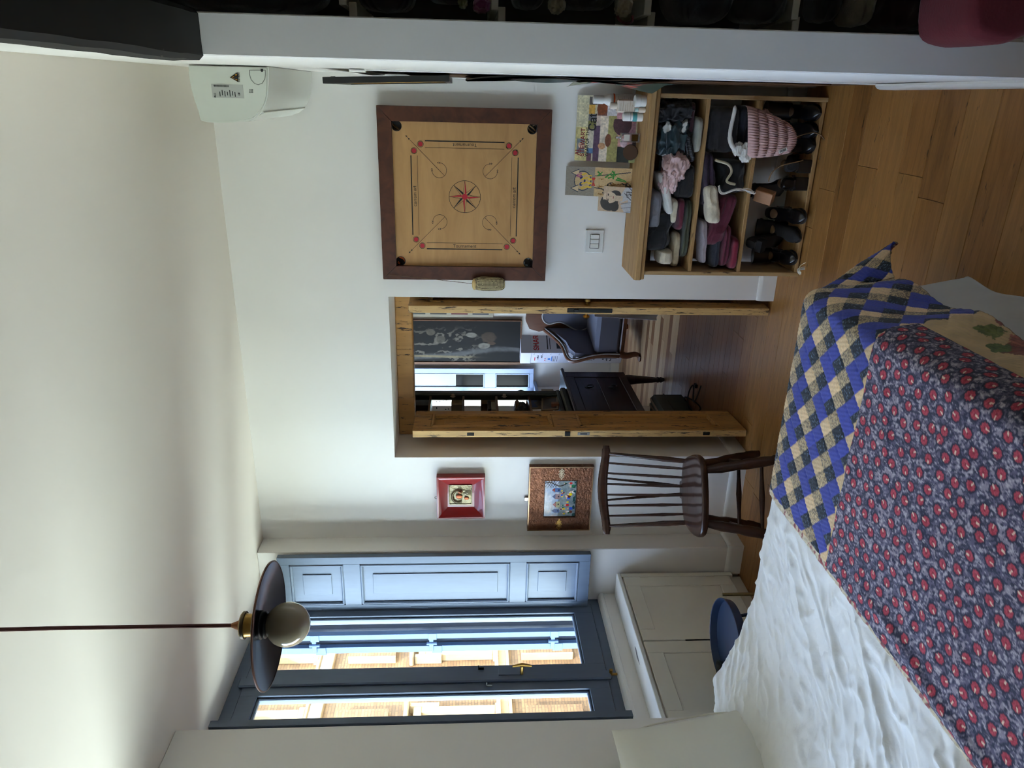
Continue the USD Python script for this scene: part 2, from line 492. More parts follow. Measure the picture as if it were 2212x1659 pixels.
for ya, yb, far in ((Y0 + 0.022, 2.985, 0), (2.992, Y1 - 0.022, 1)):
    cs = part('casement', w1)
    za, zb = Z0 + 0.05, Z1 - 0.055
    st, rb, rt_ = 0.085, 0.105, 0.085
    x0, x1 = WX - 0.035, WX + 0.026
    obj('stile', box(x0, x1, ya, ya + st, za, zb), BLUEP, cs)
    obj('stile', box(x0, x1, yb - st, yb, za, zb), BLUEP, cs)
    obj('rail', box(x0, x1 - 0.0004, ya + st - 0.001, yb - st + 0.001, za, za + rb), BLUEP, cs)
    obj('rail', box(x0, x1 - 0.0004, ya + st - 0.001, yb - st + 0.001, zb - rt_, zb), BLUEP, cs)
    g0, g1, h0, h1 = ya + st, yb - st, za + rb, zb - rt_
    bead = []
    for (a, b, c_, d_) in ((g0, g0 + 0.014, h0, h1), (g1 - 0.014, g1, h0, h1), (g0, g1, h0, h0 + 0.014), (g0, g1, h1 - 0.014, h1)):
        bead.append(box(WX - 0.012, WX + 0.012, a, b, c_, d_, 0.004))
    obj('glazing_bead', cat(bead), BLUEP, cs)
    obj('glass_pane', box(WX - 0.006, WX - 0.002, g0 + 0.002, g1 - 0.002, h0 + 0.002, h1 - 0.002, 0), GLASS, cs)
# cover strip, espagnolette box and handle on the meeting stile
obj('cover_strip', box(WX + 0.024, WX + 0.042, 2.952, 3.012, Z0 + 0.03, Z1 - 0.03, 0.006), BLUEP, w1)
obj('lock_plate', box(WX + 0.040, WX + 0.048, 2.985, 3.035, 1.36, 1.485, 0.002), BLUEP, w1)
hp = at(1127, 1455, x=WX + 0.05)
obj('handle', cat([rot(tube([(0, 0, 0), (0.05, 0, 0)], 0.009, 12), 0, [0, 0, 1]), tube([(0.05, 0.0, -0.05), (0.058, 0.002, 0), (0.05, 0.0, 0.05)], [0.006, 0.010, 0.006], 10)]).apply_translation(hp), BRASS, w1)
for z in (1.52, 1.56):
    obj('catch', cat([box(WX + 0.03, WX + 0.045, 2.92 + (z - 1.52) * 3, 2.925 + (z - 1.52) * 3, z, z + 0.03, 0.001), box(WX + 0.03, WX + 0.06, 2.92 + (z - 1.52) * 3, 2.925 + (z - 1.52) * 3, z + 0.026, z + 0.031, 0.001)]), DARKIRON, w1)
obj('bolt', cat([tube([(WX + 0.03, 2.99, Z0 - 0.005), (WX + 0.03, 2.99, Z0 + 0.06)], 0.007, 10), tube([(WX + 0.03, 2.99, Z0 + 0.03), (WX + 0.06, 2.99, Z0 + 0.03)], 0.009, 10)]), BRASS, w1)


def framed_panel(x, y, z, W, T, H, panels, stile=0.055, up=1):
    """A joinery leaf in the xz plane (width W along x, thickness T along y, height H); panels = [(z0, z1)]. Returns frame, mouldings, raised fields as local meshes."""
    fr = [box(0, stile, 0, T, 0, H), box(W - stile, W, 0, T, 0, H)]
    zs = [0] + [v for p in panels for v in p] + [H]
    for a, b in zip(zs[0::2], zs[1::2]):
        fr.append(box(stile - 0.001, W - stile + 0.001, 0.0003, T - 0.0003, a, b))
    mo, fi = [], []
    for a, b in panels:
        m = 0.016
        for q in ((stile, stile + m, a, b), (W - stile - m, W - stile, a, b), (stile, W - stile, a, a + m), (stile, W - stile, b - m, b)):
            mo.append(box(q[0], q[1], -0.004, T + 0.004, q[2], q[3], 0.006))
        e = Polygon([(stile + m, a + m), (W - stile - m, a + m), (W - stile - m, b - m), (stile + m, b - m)])
        sl = box(stile + m - 0.004, W - stile - m + 0.004, T * 0.3, T * 0.7, a + m - 0.004, b - m + 0.004, 0)
        ins = 0.055
        fd = box(stile + m + ins, W - stile - m - ins, T * 0.3 - 0.006, T * 0.7 + 0.006, a + m + ins, b - m - ins, 0.002)
        fi.append(cat([sl, fd]))
    return fr, mo, fi


# inner shutter folded against the far reveal: its three panels face the room
sh = thing('window_shutter', 'blue-grey shutter with three raised panels, folded open against the pier', 'shutter', loc=(-2.487, 3.585, 0.93), rz=181.0)
SW, SH_ = 0.375, 1.80
pan = [(0.065, 0.375), (0.47, 1.335), (1.43, 1.735)]
fr, mo, fi = framed_panel(0, 0, 0, SW, 0.036, SH_, pan, 0.048)
fr_names = ['stile', 'stile', 'rail', 'rail', 'rail', 'rail']
for n_, g_ in zip(fr_names, fr):
    obj(n_, g_, BLUEP, sh, local=True)
for i in range(3):
    obj('panel_moulding', cat(mo[4 * i:4 * i + 4]), BLUEP, sh, local=True)
for g_ in fi:
    obj('raised_panel', g_, BLUEP, sh, local=True)
for z in (0.14, 1.0, 1.62):
    obj('hinge', cat([tube([(SW + 0.004, 0.034, z - 0.05), (SW + 0.004, 0.034, z + 0.05)], 0.006, 8), box(SW - 0.03, SW + 0.002, 0.036, 0.039, z - 0.05, z + 0.05, 0.001)]), BLUEP, sh, local=True)
sh2 = thing('window_shutter', 'blue-grey shutter seen edge on at the corner of the left wall', 'shutter', loc=(-2.495, 2.405, 0.93), rz=180.0)
fr, mo, fi = framed_panel(0, 0, 0, SW, 0.034, SH_, pan, 0.048)
for n_, g_ in zip(fr_names, fr):
    obj(n_, g_, BLUEP, sh2, local=True)
for i in range(3):
    obj('panel_moulding', cat(mo[4 * i:4 * i + 4]), BLUEP, sh2, local=True)
for g_ in fi:
    obj('raised_panel', g_, BLUEP, sh2, local=True)

# outside shutter, folded back on the facade
LBL = M('pale_blue_paint', (70, 92, 124), 0.5, var=(0.06, 12), bump=(0.2, 30))
xo = thing('outside_shutter', 'pale blue outside shutter boards with strap hinges, seen through the far pane', 'shutter', loc=(WX - 0.2, 3.7, 0.9))
obj('board', box(WX - 0.155, WX - 0.118, 3.50, 3.535, 0.90, 2.82), LBL, xo)
obj('board', box(WX - 0.27, WX - 0.225, 3.52, 3.55, 0.90, 2.82), LBL, xo)
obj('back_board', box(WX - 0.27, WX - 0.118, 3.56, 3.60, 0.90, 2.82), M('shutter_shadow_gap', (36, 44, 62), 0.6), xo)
for z in (1.10, 1.83, 2.52):
    obj('hinge', cat([box(WX - 0.16, WX - 0.114, 3.494, 3.502, z, z + 0.05), box(WX - 0.25, WX - 0.14, 3.500, 3.506, z + 0.02, z + 0.045), box(WX - 0.275, WX - 0.22, 3.512, 3.52, z - 0.03, z + 0.03),
                      tube([(WX - 0.19, 3.50, z), (WX - 0.19, 3.50, z + 0.06)], 0.010, 10)]), LBL, xo)

w2 = thing('window_3', kind='structure', loc=(WX, 1.2, 0.8))
for ya, yb in ((0.62, 0.68), (1.19, 1.25), (1.76, 1.82)):
    obj('stile', box(WX - 0.03, WX + 0.03, ya, yb, 0.80, ZC), BLUEP, w2)
for za, zb in ((0.80, 0.88), (2.79, ZC)):
    obj('rail', box(WX - 0.03, WX + 0.029, 0.67, 1.77, za, zb), BLUEP, w2)
obj('glass_pane', box(WX - 0.006, WX - 0.002, 0.67, 1.20, 0.87, 2.80, 0), GLASS, w2)
obj('glass_pane', box(WX - 0.006, WX - 0.002, 1.24, 1.77, 0.87, 2.80, 0), GLASS, w2)

sillm = Polygon([(0, 0), (0.055, 0), (0.072, 0.012), (0.07, 0.028), (0.055, 0.038), (0, 0.042)])
m = trimesh.creation.extrude_polygon(sillm, 1.255, engine='earcut')
v = m.vertices.copy()
m.vertices = np.stack([-2.888 + v[:, 0], 2.366 + v[:, 2], 0.815 + v[:, 1]], 1); m.fix_normals()
struct('trim_1', m, WHITEP)

# ------------------------------------------------------------------ facade across the street
fa = thing('building', 'sunlit ochre brick palazzo across the street with pale stone bands', 'building', loc=(-10, 10, -8))
BR = usdkit.material(stage, '/World/Looks/facade_brick', {
    't': ('texture_coordinate', {}), 'm': ('mapping', {'rotation': (0, -math.pi / 2, -math.pi / 2)}), 'sx': ('separate_xyz', {}), 'cx': ('combine_xyz', {}),
    'k': ('brick_texture', {'color1': tuple(S(124, 96, 62)), 'color2': tuple(S(108, 82, 52)), 'mortar': tuple(S(96, 74, 50)), 'scale': 1.0, 'brick_width': 0.26, 'row_height': 0.055, 'mortar_size': 0.006}),
    'n': ('noise_texture', {'scale': 5.0, 'detail': 5.0}), 'r': ('rgb_ramp', {'ramp': [(0.3, (0.72, 0.70, 0.68)), (0.7, (1, 1, 1))]}), 'x': ('mix_color', {'blend_type': 'multiply', 'fac': 1.0}),
    'b': ('bump', {'strength': 0.6, 'distance': 0.01}), 'p': ('principled_bsdf', {'roughness': 0.9})},
    [('t.object', 'sx.vector'), ('sx.y', 'cx.x'), ('sx.z', 'cx.y'), ('cx.vector', 'k.vector'), ('t.object', 'n.vector'), ('n.fac', 'r.fac'), ('k.color', 'x.a'), ('r.color', 'x.b'), ('x.result', 'p.base_color'), ('k.fac', 'b.height'), ('b.normal', 'p.normal')], surface='p.BSDF')
TRAV = M('facade_stone', (152, 130, 94), 0.85, var=(0.1, 4), bump=(0.3, 12, 0.01))
PALE = M('facade_pale_stone', (134, 128, 120), 0.85, var=(0.08, 4))
FX = -10.0
obj('wall', box(FX - 0.6, FX, 1.0, 21.0, -8.0, 5.55, 0), BR, fa)
for z, h, o in ((0.86, 0.06, 0.10), (1.06, 0.07, 0.14), (4.12, 0.07, 0.12), (4.36, 0.05, 0.14)):
    obj('string_course', box(FX - 0.01, FX + o, 1.0, 21.0, z, z + h, 0.008), TRAV, fa)
obj('frieze', box(FX - 0.01, FX + 0.05, 1.0, 21.0, 4.19, 4.36, 0.004), PALE, fa)
obj('frieze', box(FX - 0.01, FX + 0.05, 1.0, 21.0, 0.92, 1.06, 0.004), TRAV, fa)
DG = M('facade_glass', (52, 60, 56), 0.12)
FW = M('facade_window_paint', (140, 142, 150), 0.6)


def facade_window(yc, z0, z1, hw, hood=True):
    st = part('stone_surround', fa)
    d = 0.16
    for k_, b_ in (('jamb', (yc - hw - 0.13, yc - hw, z0, z1)), ('jamb', (yc + hw, yc + hw + 0.13, z0, z1)), ('lintel', (yc - hw - 0.13, yc + hw + 0.13, z1, z1 + 0.14)), ('sill', (yc - hw - 0.18, yc + hw + 0.18, z0 - 0.1, z0))):
        obj(k_, box(FX, FX + d, b_[0], b_[1], b_[2], b_[3], 0.01), TRAV, st)
    if hood:
        obj('cornice', box(FX, FX + 0.24, yc - hw - 0.26, yc + hw + 0.26, z1 + 0.22, z1 + 0.30, 0.02), TRAV, st)
        obj('ear', cat([box(FX, FX + 0.18, yc - hw - 0.2, yc - hw - 0.12, z1 - 0.3, z1 + 0.2, 0.01), box(FX, FX + 0.18, yc + hw + 0.12, yc + hw + 0.2, z1 - 0.3, z1 + 0.2, 0.01)]), TRAV, st)
    wf = part('window', fa)
    obj('pane', box(FX + 0.004, FX + 0.012, yc - hw, yc + hw, z0, z1, 0), DG, wf)
    f_ = [box(FX + 0.008, FX + 0.06, yc - hw, yc - hw + 0.06, z0, z1), box(FX + 0.008, FX + 0.06, yc + hw - 0.06, yc + hw, z0, z1), box(FX + 0.008, FX + 0.065, yc - 0.05, yc + 0.05, z0, z1)]
    nz = 3 if z1 - z0 > 1.1 else 2
    for i in range(nz + 1):
        zz = z0 + (z1 - z0 - 0.06) * i / nz
        f_.append(box(FX + 0.008, FX + 0.055, yc - hw + 0.05, yc + hw - 0.05, zz, zz + 0.06))
    obj('window_frame', cat(f_), FW, wf)


for yc in (4.35, 7.05, 9.05, 11.55, 14.1, 16.7):
    facade_window(yc, 1.16, 2.42, 0.50)
    facade_window(yc, 4.50, 5.30, 0.50, False)
    for z0, z1 in ((2.98, 3.86), (-0.36, 0.62)):
        obj('brick_panel', box(FX - 0.01, FX + 0.14, yc - 0.62, yc + 0.62, z0, z1, 0.006), BR, fa)
        obj('panel_edge', box(FX, FX + 0.15, yc - 0.66, yc - 0.62, z0, z1, 0.004), TRAV, fa)
obj('cornice', box(FX - 0.1, FX + 0.45, 0.9, 21.1, 5.5, 5.7, 0.03), TRAV, fa)
struct('ground_street', box(-10, -2.99, -8, 26, -8.3, -8, 0), M('street_paving', (120, 114, 106), 0.9, var=(0.1, 2)))
struct('wall_house_front', cat([box(-3.0, -2.9, -8, 26, -8, -0.09, 0), box(-3.0, -2.9, -8, 26, 2.99, 4.5, 0)]), M('house_front_render', (206, 170, 124), 0.9))

# ------------------------------------------------------------------ double door with flaking ochre paint
d1 = thing('door_1', kind='structure', loc=(-1.49, 4.1, 0))
dv = box(-1.964, -1.016, 4.07, 4.15, 1.968, 2.066, 0.006).subdivide_to_size(0.03)
obj('door_frame_head', dv, OCHRE, d1)
obj('door_frame_post', box(-1.964, -1.905, 4.10, 4.15, 0, 1.97, 0.004), OCHRE, d1)
obj('door_frame_post', box(-1.062, -1.016, 4.10, 4.15, 0, 1.97, 0.004), OCHRE, d1)


def old_leaf(hinge, deg, W, label, knob=False, mirror=1):
    """A panelled leaf; local x runs from the hinge to the lock edge, local y is the thickness."""
    lf = part('door_leaf', d1, label)
    T = trimesh.transformations.translation_matrix((*hinge, 0.012)) @ RM(math.radians(deg), [0, 0, 1])
    H, t = 1.952, 0.042

    def put(n_, m_, mat=OCHRE, **k):
        m_ = m_.copy(); m_.apply_transform(T)
        obj(n_, m_, mat, lf, **k)
    st = 0.062
    put('stile', box(0, st, 0, t, 0, H, 0.004))
    put('stile', box(W - st, W - 0.006, 0, t, 0, H, 0.004))
    put('lock_edge', box(W - 0.007, W, 0.001, t - 0.001, 0.001, H - 0.001, 0.002), OCHRE_EDGE)
    for a, b in ((0, 0.14), (0.98, 1.13), (1.85, H)):
        put('rail', box(st - 0.002, W - st + 0.002, 0.0006, t - 0.0006, a, b, 0.003))
    for a, b in ((0.14, 0.98), (1.13, 1.85)):
        mm = []
        e = 0.022
        for q in ((st, st + e, a, b), (W - st - e, W - st, a, b), (st, W - st, a, a + e), (st, W - st, b - e, b)):
            mm.append(box(q[0], q[1], -0.005, t + 0.005, q[2], q[3], 0.008))
        put('panel_moulding', cat(mm))
        ins = st + 0.065
        put('panel', cat([box(st + 0.01, W - st - 0.01, t * 0.42, t * 0.58, a + 0.01, b - 0.01, 0), box(ins, W - ins, t * 0.30, t * 0.70, a + 0.075, b - 0.075, 0.004)]))
    return put, W, t, H


put, W, t, H = old_leaf((-1.875, 4.135), -86.0, 0.335, 'left leaf with two recessed panels, open into the wall thickness')
for z in (1.62, 0.24):
    put('latch_mortise', box(W - 0.0015, W + 0.0015, 0.011, 0.029, z - 0.02, z + 0.02, 0.0005), DARKIRON)
put('lock_case', box(W - 0.001, W + 0.012, 0.010, 0.036, 1.045, 1.075, 0.001), DARKIRON)
put('keeper_plate', box(W - 0.001, W + 0.0018, 0.012, 0.030, 0.93, 1.0, 0.0005), STEEL)
put('keeper_slot', box(W + 0.0016, W + 0.0024, 0.017, 0.025, 0.945, 0.985, 0), BLACK)
put, W, t, H = old_leaf((-1.074, 4.135), -94.0, 0.375, 'right leaf seen edge on, with its black lock plate')
put('lock_plate', box(W - 0.001, W + 0.003, 0.010, 0.034, 0.862, 1.106, 0.002), DARKIRON)
put('latch', box(W + 0.002, W + 0.012, 0.014, 0.03, 1.045, 1.070, 0.002), BLACK)
for s_, yy in ((1, t), (-1, 0.0)):
    put('door_knob', mv(rot(lathe([(0.0, 0.034), (0.012, 0.033), (0.018, 0.026), (0.016, 0.020), (0.007, 0.014), (0.007, 0.004), (0.018, 0.002), (0.018, 0)], 24), -90 * s_, [1, 0, 0]), W - 0.035, yy, 0.995), BRASS)

# brown door on the right wall, seen almost edge on
d2 = thing('door_2', kind='structure', loc=(XR, 3.36, 0))
BROWND = wood('brown_door_wood', (70, 46, 26), (98, 66, 38), stretch=(10, 10, 0.9), rough=0.55)
obj('door_slab', box(XR - 0.004, XR + 0.01, 3.02, 3.66, 0.01, 2.03, 0.001), BROWND, d2)
for a, b in ((0.18, 0.92), (1.08, 1.9)):
    obj('door_panel', box(XR - 0.012, XR - 0.003, 3.12, 3.56, a, b, 0.006), BROWND, d2)
obj('door_jamb', box(XR - 0.014, XR + 0.012, 3.66, 3.73, 0, 2.09, 0.003), flaky('chipped_white_paint', (226, 224, 218), (120, 100, 78), amount=0.66), d2)
obj('door_jamb', box(XR - 0.006, XR + 0.012, 2.965, 3.02, 0, 2.09, 0.003), WHITEP, d2)
obj('door_head', box(XR - 0.012, XR + 0.012, 2.965, 3.73, 2.03, 2.09, 0.003), WHITEP, d2)

# ------------------------------------------------------------------ air conditioner on the right wall
ACW = M('air_conditioner_plastic', (218, 218, 208), 0.38)
ac = thing('air_conditioner', 'white wall-mounted air conditioner above the carrom board', 'air conditioner', loc=(XR, 3.3, 2.37))
def zz(x, y):
    p = at(380 + x / 6.506, 100 + y / 6.506, y=2.95)
    return p[0], p[2]
prof = [zz(*q) for q in ((170, 318), (165, 380), (205, 600), (250, 760), (305, 910), (335, 1045), (420, 1070), (600, 1082), (800, 1072), (960, 1050), (1080, 1022), (1190, 925), (1250, 810), (1282, 690), (1288, 560), (1290, 330))]
prof = [(XR - 0.002, prof[0][1])] + prof + [(XR - 0.002, prof[-1][1])]
pg = Polygon(prof)
obj('body', prism(pg, 2.965, 3.755), ACW, ac, smooth=30)
cap = prism(pg.buffer(-0.004), 2.948, 2.968)
obj('end_cap', cap, M('air_conditioner_side', (206, 208, 196), 0.4), ac, smooth=30)
e0 = Polygon([zz(*q) for q in ((1038, 335), (1038, 400), (1060, 470), (1110, 525), (1160, 540), (1215, 520), (1252, 460), (1260, 400), (1258, 335))])
ring = e0.buffer(0.0012).difference(e0.buffer(-0.0012))
obj('knockout', prism(ring, 2.9468, 2.95), M('seam_grey', (120, 122, 112), 0.6), ac)
obj('pipe_notch', prism(Polygon([zz(*q) for q in ((1195, 318), (1195, 350), (1213, 362), (1228, 350), (1228, 318))]), 2.946, 2.95), BLACK, ac)
vent = [Point(zz(1043 + 19 * i, 607 + 19 * j)).buffer(0.0016, 6) for i in range(3) for j in range(3)]
obj('speaker_dots', cat([prism(q, 2.9468, 2.95) for q in vent]), BLACK, ac, kind='stuff')
tri = Polygon([zz(763, 437), zz(865, 368), zz(882, 505)])
obj('warning_triangle', prism(tri, 2.9466, 2.9478), BLACK, ac)
obj('warning_yellow', prism(tri.buffer(-0.0032, join_style=2), 2.9458, 2.9470), M('warning_yellow', (236, 168, 22), 0.5), ac, label='yellow flame warning sign')
cx_, cz_ = zz(832, 437)
fl_ = Polygon([(cx_ - 0.006, cz_ - 0.008), (cx_ + 0.006, cz_ - 0.008), (cx_ + 0.0075, cz_), (cx_ + 0.004, cz_ + 0.004), (cx_ + 0.003, cz_ + 0.001), (cx_, cz_ + 0.010), (cx_ - 0.004, cz_ + 0.003), (cx_ - 0.0065, cz_)])
obj('flame_symbol', cat([prism(fl_, 2.9452, 2.946), prism(sbox(cx_ - 0.008, cz_ - 0.0115, cx_ + 0.008, cz_ - 0.0095), 2.9452, 2.946)]), BLACK, ac)
lx, lz = zz(890, 505)
obj('refrigerant_text', text('For R32', 0.0065, (lx, 2.9472, lz - 0.004), (1, 0, 0), (0, 0, 1), 0.0005, True), BLACK, ac)
# type plate: the photo's lettering runs across the width of the end cap
p0 = np.array(zz(970, 718)); p1 = np.array(zz(500, 718)); p2 = np.array(zz(955, 525))
lab0, labx1, labz1 = zz(520, 720), zz(505, 528), zz(960, 715)
obj('type_plate', prism(sbox(lab0[0], labz1[1], labx1[0], lab0[1]), 2.9466, 2.9478), M('label_silver', (176, 176, 168), 0.4), ac, label='grey type plate with barcode')
tw, th = labx1[0] - lab0[0], lab0[1] - labz1[1]
gx, gz = lab0[0], labz1[1]
lt = [text('LG', 0.0055, (gx + tw * 0.12, 2.9464, gz + th * 0.89), (1, 0, 0), (0, 0, 1), 0.0004, True), mv(prism(Point(gx + tw * 0.26 * 0 + tw * 0.06, gz + th * 0.92).buffer(0.0028), 2.946, 2.9466), 0, 0, 0)]
lt += [text('CE', 0.006, (gx + tw * 0.18, 2.9464, gz + th * 0.12), (1, 0, 0), (0, 0, 1), 0.0004, True)]
for i in range(7):
    lt.append(box(gx + tw * (0.1 + 0.08 * (i % 2)), gx + tw * (0.45 + 0.06 * (i % 3)), 2.946, 2.9466, gz + th * (0.26 + 0.08 * i), gz + th * (0.285 + 0.08 * i), 0))
obj('type_plate_print', cat(lt), BLACK, ac)
obj('barcode', cat([box(gx + tw * 0.80, gx + tw * 0.94, 2.946, 2.9466, gz + th * (0.45 + 0.0145 * i), gz + th * (0.45 + 0.0145 * i + (0.006 if i % 3 else 0.010)), 0) for i in range(33)]), BLACK, ac, kind='stuff')
obj('louvre_gap', tube([at(591, 217, z=prof[-4][1] + 0.012) * [1, 0, 1] + [0, 3.06, 0], at(591, 217, z=prof[-4][1] + 0.012) * [1, 0, 1] + [0, 3.72, 0]], 0.003, 6), BLACK, ac)
obj('front_flap', prism(Polygon([(prof[10][0] - 0.002, prof[10][1] + 0.05), (prof[10][0] - 0.004, prof[10][1] - 0.002), (prof[12][0] - 0.003, prof[12][1] - 0.004), (prof[12][0] + 0.002, prof[12][1] + 0.002), (prof[10][0] + 0.004, prof[10][1] + 0.004), (prof[10][0] + 0.004, prof[10][1] + 0.05)]), 2.985, 3.74), ACW, ac)

# ------------------------------------------------------------------ carrom board hanging on the wall
YF = 3.705
c4 = [at(*q, y=YF) for q in ((813, 225), (828, 605), (1194, 237), (1176, 607))]   # top right, top left, bottom right, bottom left
bx0, bx1 = (c4[1][0] + c4[3][0]) / 2, (c4[0][0] + c4[2][0]) / 2
bz0, bz1 = (c4[2][2] + c4[3][2]) / 2, (c4[0][2] + c4[1][2]) / 2
bcx, bcz, bs = (bx0 + bx1) / 2, (bz0 + bz1) / 2, ((bx1 - bx0) + (bz1 - bz0)) / 4
cb = thing('carrom_board', 'square wooden carrom board with dark frame and star, hung on the wall', 'carrom board', loc=(bcx, D, bcz))
FRW = wood('carrom_frame_wood', (58, 30, 20), (96, 54, 36), stretch=(5, 5, 5), scale=3, rough=0.4, bump=0.1)
PLY = wood('carrom_ply', (170, 126, 78), (196, 152, 100), stretch=(1.2, 4, 6), scale=2.0, rough=0.38, bump=0.03)
fwid = 0.070
o_, i_ = bs, bs - fwid
for n_ in range(4):
    q = Polygon([(-o_, o_), (o_, o_), (i_ + 0.0005, i_ + 0.0005), (-i_ - 0.0005, i_ + 0.0005)])
    m_ = prism(q.buffer(-0.0006, join_style=2), 0, 0.06)
    m_ = rot(m_, 90 * n_, [0, 1, 0])
    m_.apply_translation([bcx, YF, bcz])
    obj('frame_side', m_, FRW, cb)
ys = YF + 0.022
surf = sbox(-i_ - 0.003, -i_ - 0.003, i_ + 0.003, i_ + 0.003)
pk = [(sx * (i_ - 0.021), sz * (i_ - 0.021)) for sx in (-1, 1) for sz in (-1, 1)]
for q in pk:
    surf = surf.difference(Point(q).buffer(0.024, 24))


def on_board(poly, d=0.0012):
    g_ = [poly] if poly.geom_type == 'Polygon' else list(poly.geoms)
    m_ = cat([prism(q, -d, 0) for q in g_])
    m_.apply_translation([bcx, ys, bcz])
    return m_


surf = max(surf.geoms, key=lambda g_: g_.area) if surf.geom_type == 'MultiPolygon' else surf
m_ = prism(surf, 0, 0.012); m_.apply_translation([bcx, ys, bcz])
obj('playing_surface', m_, PLY, cb)
for k_, (qx, qz) in enumerate(pk):
    pt = part('pocket', cb)
    m_ = prism(Point(qx, qz).buffer(0.0245, 24).difference(Point(qx, qz).buffer(0.0215, 24)), -0.001, 0.02); m_.apply_translation([bcx, ys, bcz])
    obj('pocket_rim', m_, BLACK, pt)
    m_ = prism(Point(qx, qz).buffer(0.0235, 24), 0.026, 0.029); m_.apply_translation([bcx, ys, bcz])
    obj('pocket_bottom', m_, BLACK, pt)
    nt = []
    for k in range(5):
        a0 = rng.uniform(0, 6.28)
        nt.append(tube([(bcx + qx + 0.019 * math.cos(a0 + 0.9 * s_), ys + 0.018 + 0.004 * math.sin(3 * s_), bcz + qz + 0.019 * math.sin(a0 - 1.2 * s_)) for s_ in np.linspace(0, 1.8, 7)], 0.0025, 6))
    obj('pocket_net', cat(nt), M(f'pocket_net_{k_}', ((150, 160, 160), (216, 104, 40), (150, 120, 84), (96, 66, 30))[k_], 0.8), pt, kind='stuff')
INK = M('carrom_ink', (24, 20, 18), 0.5)
RED = M('carrom_red', (176, 22, 42), 0.5)
s = i_ * 2 / 0.74


def ln(p, w):
    return LineString(p).buffer(w / 2, cap_style=2)


prints, reds = [], []
bl, hw_ = 0.262 * s, 0.205 * s       # distance of base lines from the centre, half length
off, r1, r2_ = 0.0165 * s, 0.0165 * s, 0.0115 * s
for n_ in range(4):
    A = math.pi / 2 * n_
    R = lambda p: (p[0] * math.cos(A) - p[1] * math.sin(A), p[0] * math.sin(A) + p[1] * math.cos(A))
    prints += [ln([R((-hw_, bl + off)), R((hw_, bl + off))], 0.0055 * s), ln([R((-hw_, bl - off)), R((hw_, bl - off))], 0.0016 * s)]
    for sx in (-1, 1):
        c_ = R((sx * hw_ * 1.115, bl))
        prints.append(Point(c_).buffer(r1, 24).difference(Point(c_).buffer(r1 - 0.0016 * s, 24)))
        prints.append(Point(c_).buffer(r2_ + 0.001 * s, 24).difference(Point(c_).buffer(r2_, 24)))
        reds.append(Point(c_).buffer(r2_, 24))
    dg = np.array(R((1, 1))) / math.sqrt(2)
    pe = np.array([-dg[1], dg[0]])
    a_, b_ = dg * 0.152 * s, dg * 0.425 * s
    prints.append(ln([a_, b_], 0.0018 * s))
    for q in (0.425, 0.408):
        e_ = dg * q * s
        prints.append(Polygon([e_ + dg * 0.004, e_ - dg * 0.006 + pe * 0.005, e_ - dg * 0.003, e_ - dg * 0.006 - pe * 0.005]))
    cc = dg * 0.188 * s
    th0 = math.atan2(dg[1], dg[0])
    arc = [cc + 0.038 * s * np.array([math.cos(t_), math.sin(t_)]) for t_ in np.linspace(th0 + 0.80, th0 + 2 * math.pi - 0.80, 40)]
    prints.append(ln(arc, 0.0018 * s))
    for e_, dn in ((arc[0], arc[0] - arc[1]), (arc[-1], arc[-1] - arc[-2])):
        dn = dn / np.linalg.norm(dn); pn = np.array([-dn[1], dn[0]])
        for sh_ in (0.006, -0.002):
            q_ = e_ + dn * sh_
            prints.append(Polygon([q_ + dn * 0.005, q_ - dn * 0.003 + pn * 0.0055, q_, q_ - dn * 0.003 - pn * 0.0055]))
Rc = 0.084 * s
prints.append(Point(0, 0).buffer(Rc, 48).difference(Point(0, 0).buffer(Rc - 0.0022 * s, 48)))
for k in range(8):
    a_ = math.pi / 4 * k
    tip = Rc * np.array([math.cos(a_), math.sin(a_)])
    b1 = Rc * 0.27 * np.array([math.cos(a_ + 0.40), math.sin(a_ + 0.40)])
    b2 = Rc * 0.27 * np.array([math.cos(a_ - 0.40), math.sin(a_ - 0.40)])
    prints += [ln([b1, tip], 0.0015 * s), ln([b2, tip], 0.0015 * s)]
    half = Polygon([tip, b2, (0.0, 0.0)]).difference(Point(0, 0).buffer(Rc * 0.19))
    (reds if k % 2 == 0 else prints).append(half)
obj('printed_lines', on_board(unary_union(prints), 0.0008), INK, cb, smooth=False)
obj('red_circles', on_board(unary_union([q for q in reds]), 0.0010), RED, cb, smooth=False, label='red circles and star points')
obj('centre_disc', on_board(Point(0, 0).buffer(Rc * 0.18, 32), 0.0012), RED, cb, smooth=False)
h_ = 0.016 * s
o3 = lambda a, b: (bcx + a, ys - 0.0002, bcz + b)
words = [text('carrom art', h_, o3(0.0, bl), (1, 0, 0), (0, 0, 1), 0.0008, False, True), text('carrom art', h_, o3(0.0, -bl), (1, 0, 0), (0, 0, 1), 0.0008, False, True),
         text('Tournament', h_, o3(-bl, 0), (0, 0, -1), (1, 0, 0), 0.0008, False, True), text('Tournament', h_, o3(bl, 0), (0, 0, 1), (-1, 0, 0), 0.0008, False, True)]
wt = []
for w_ in words:
    wt.append(w_)
obj('lettering', cat(wt), INK, cb, smooth=False)

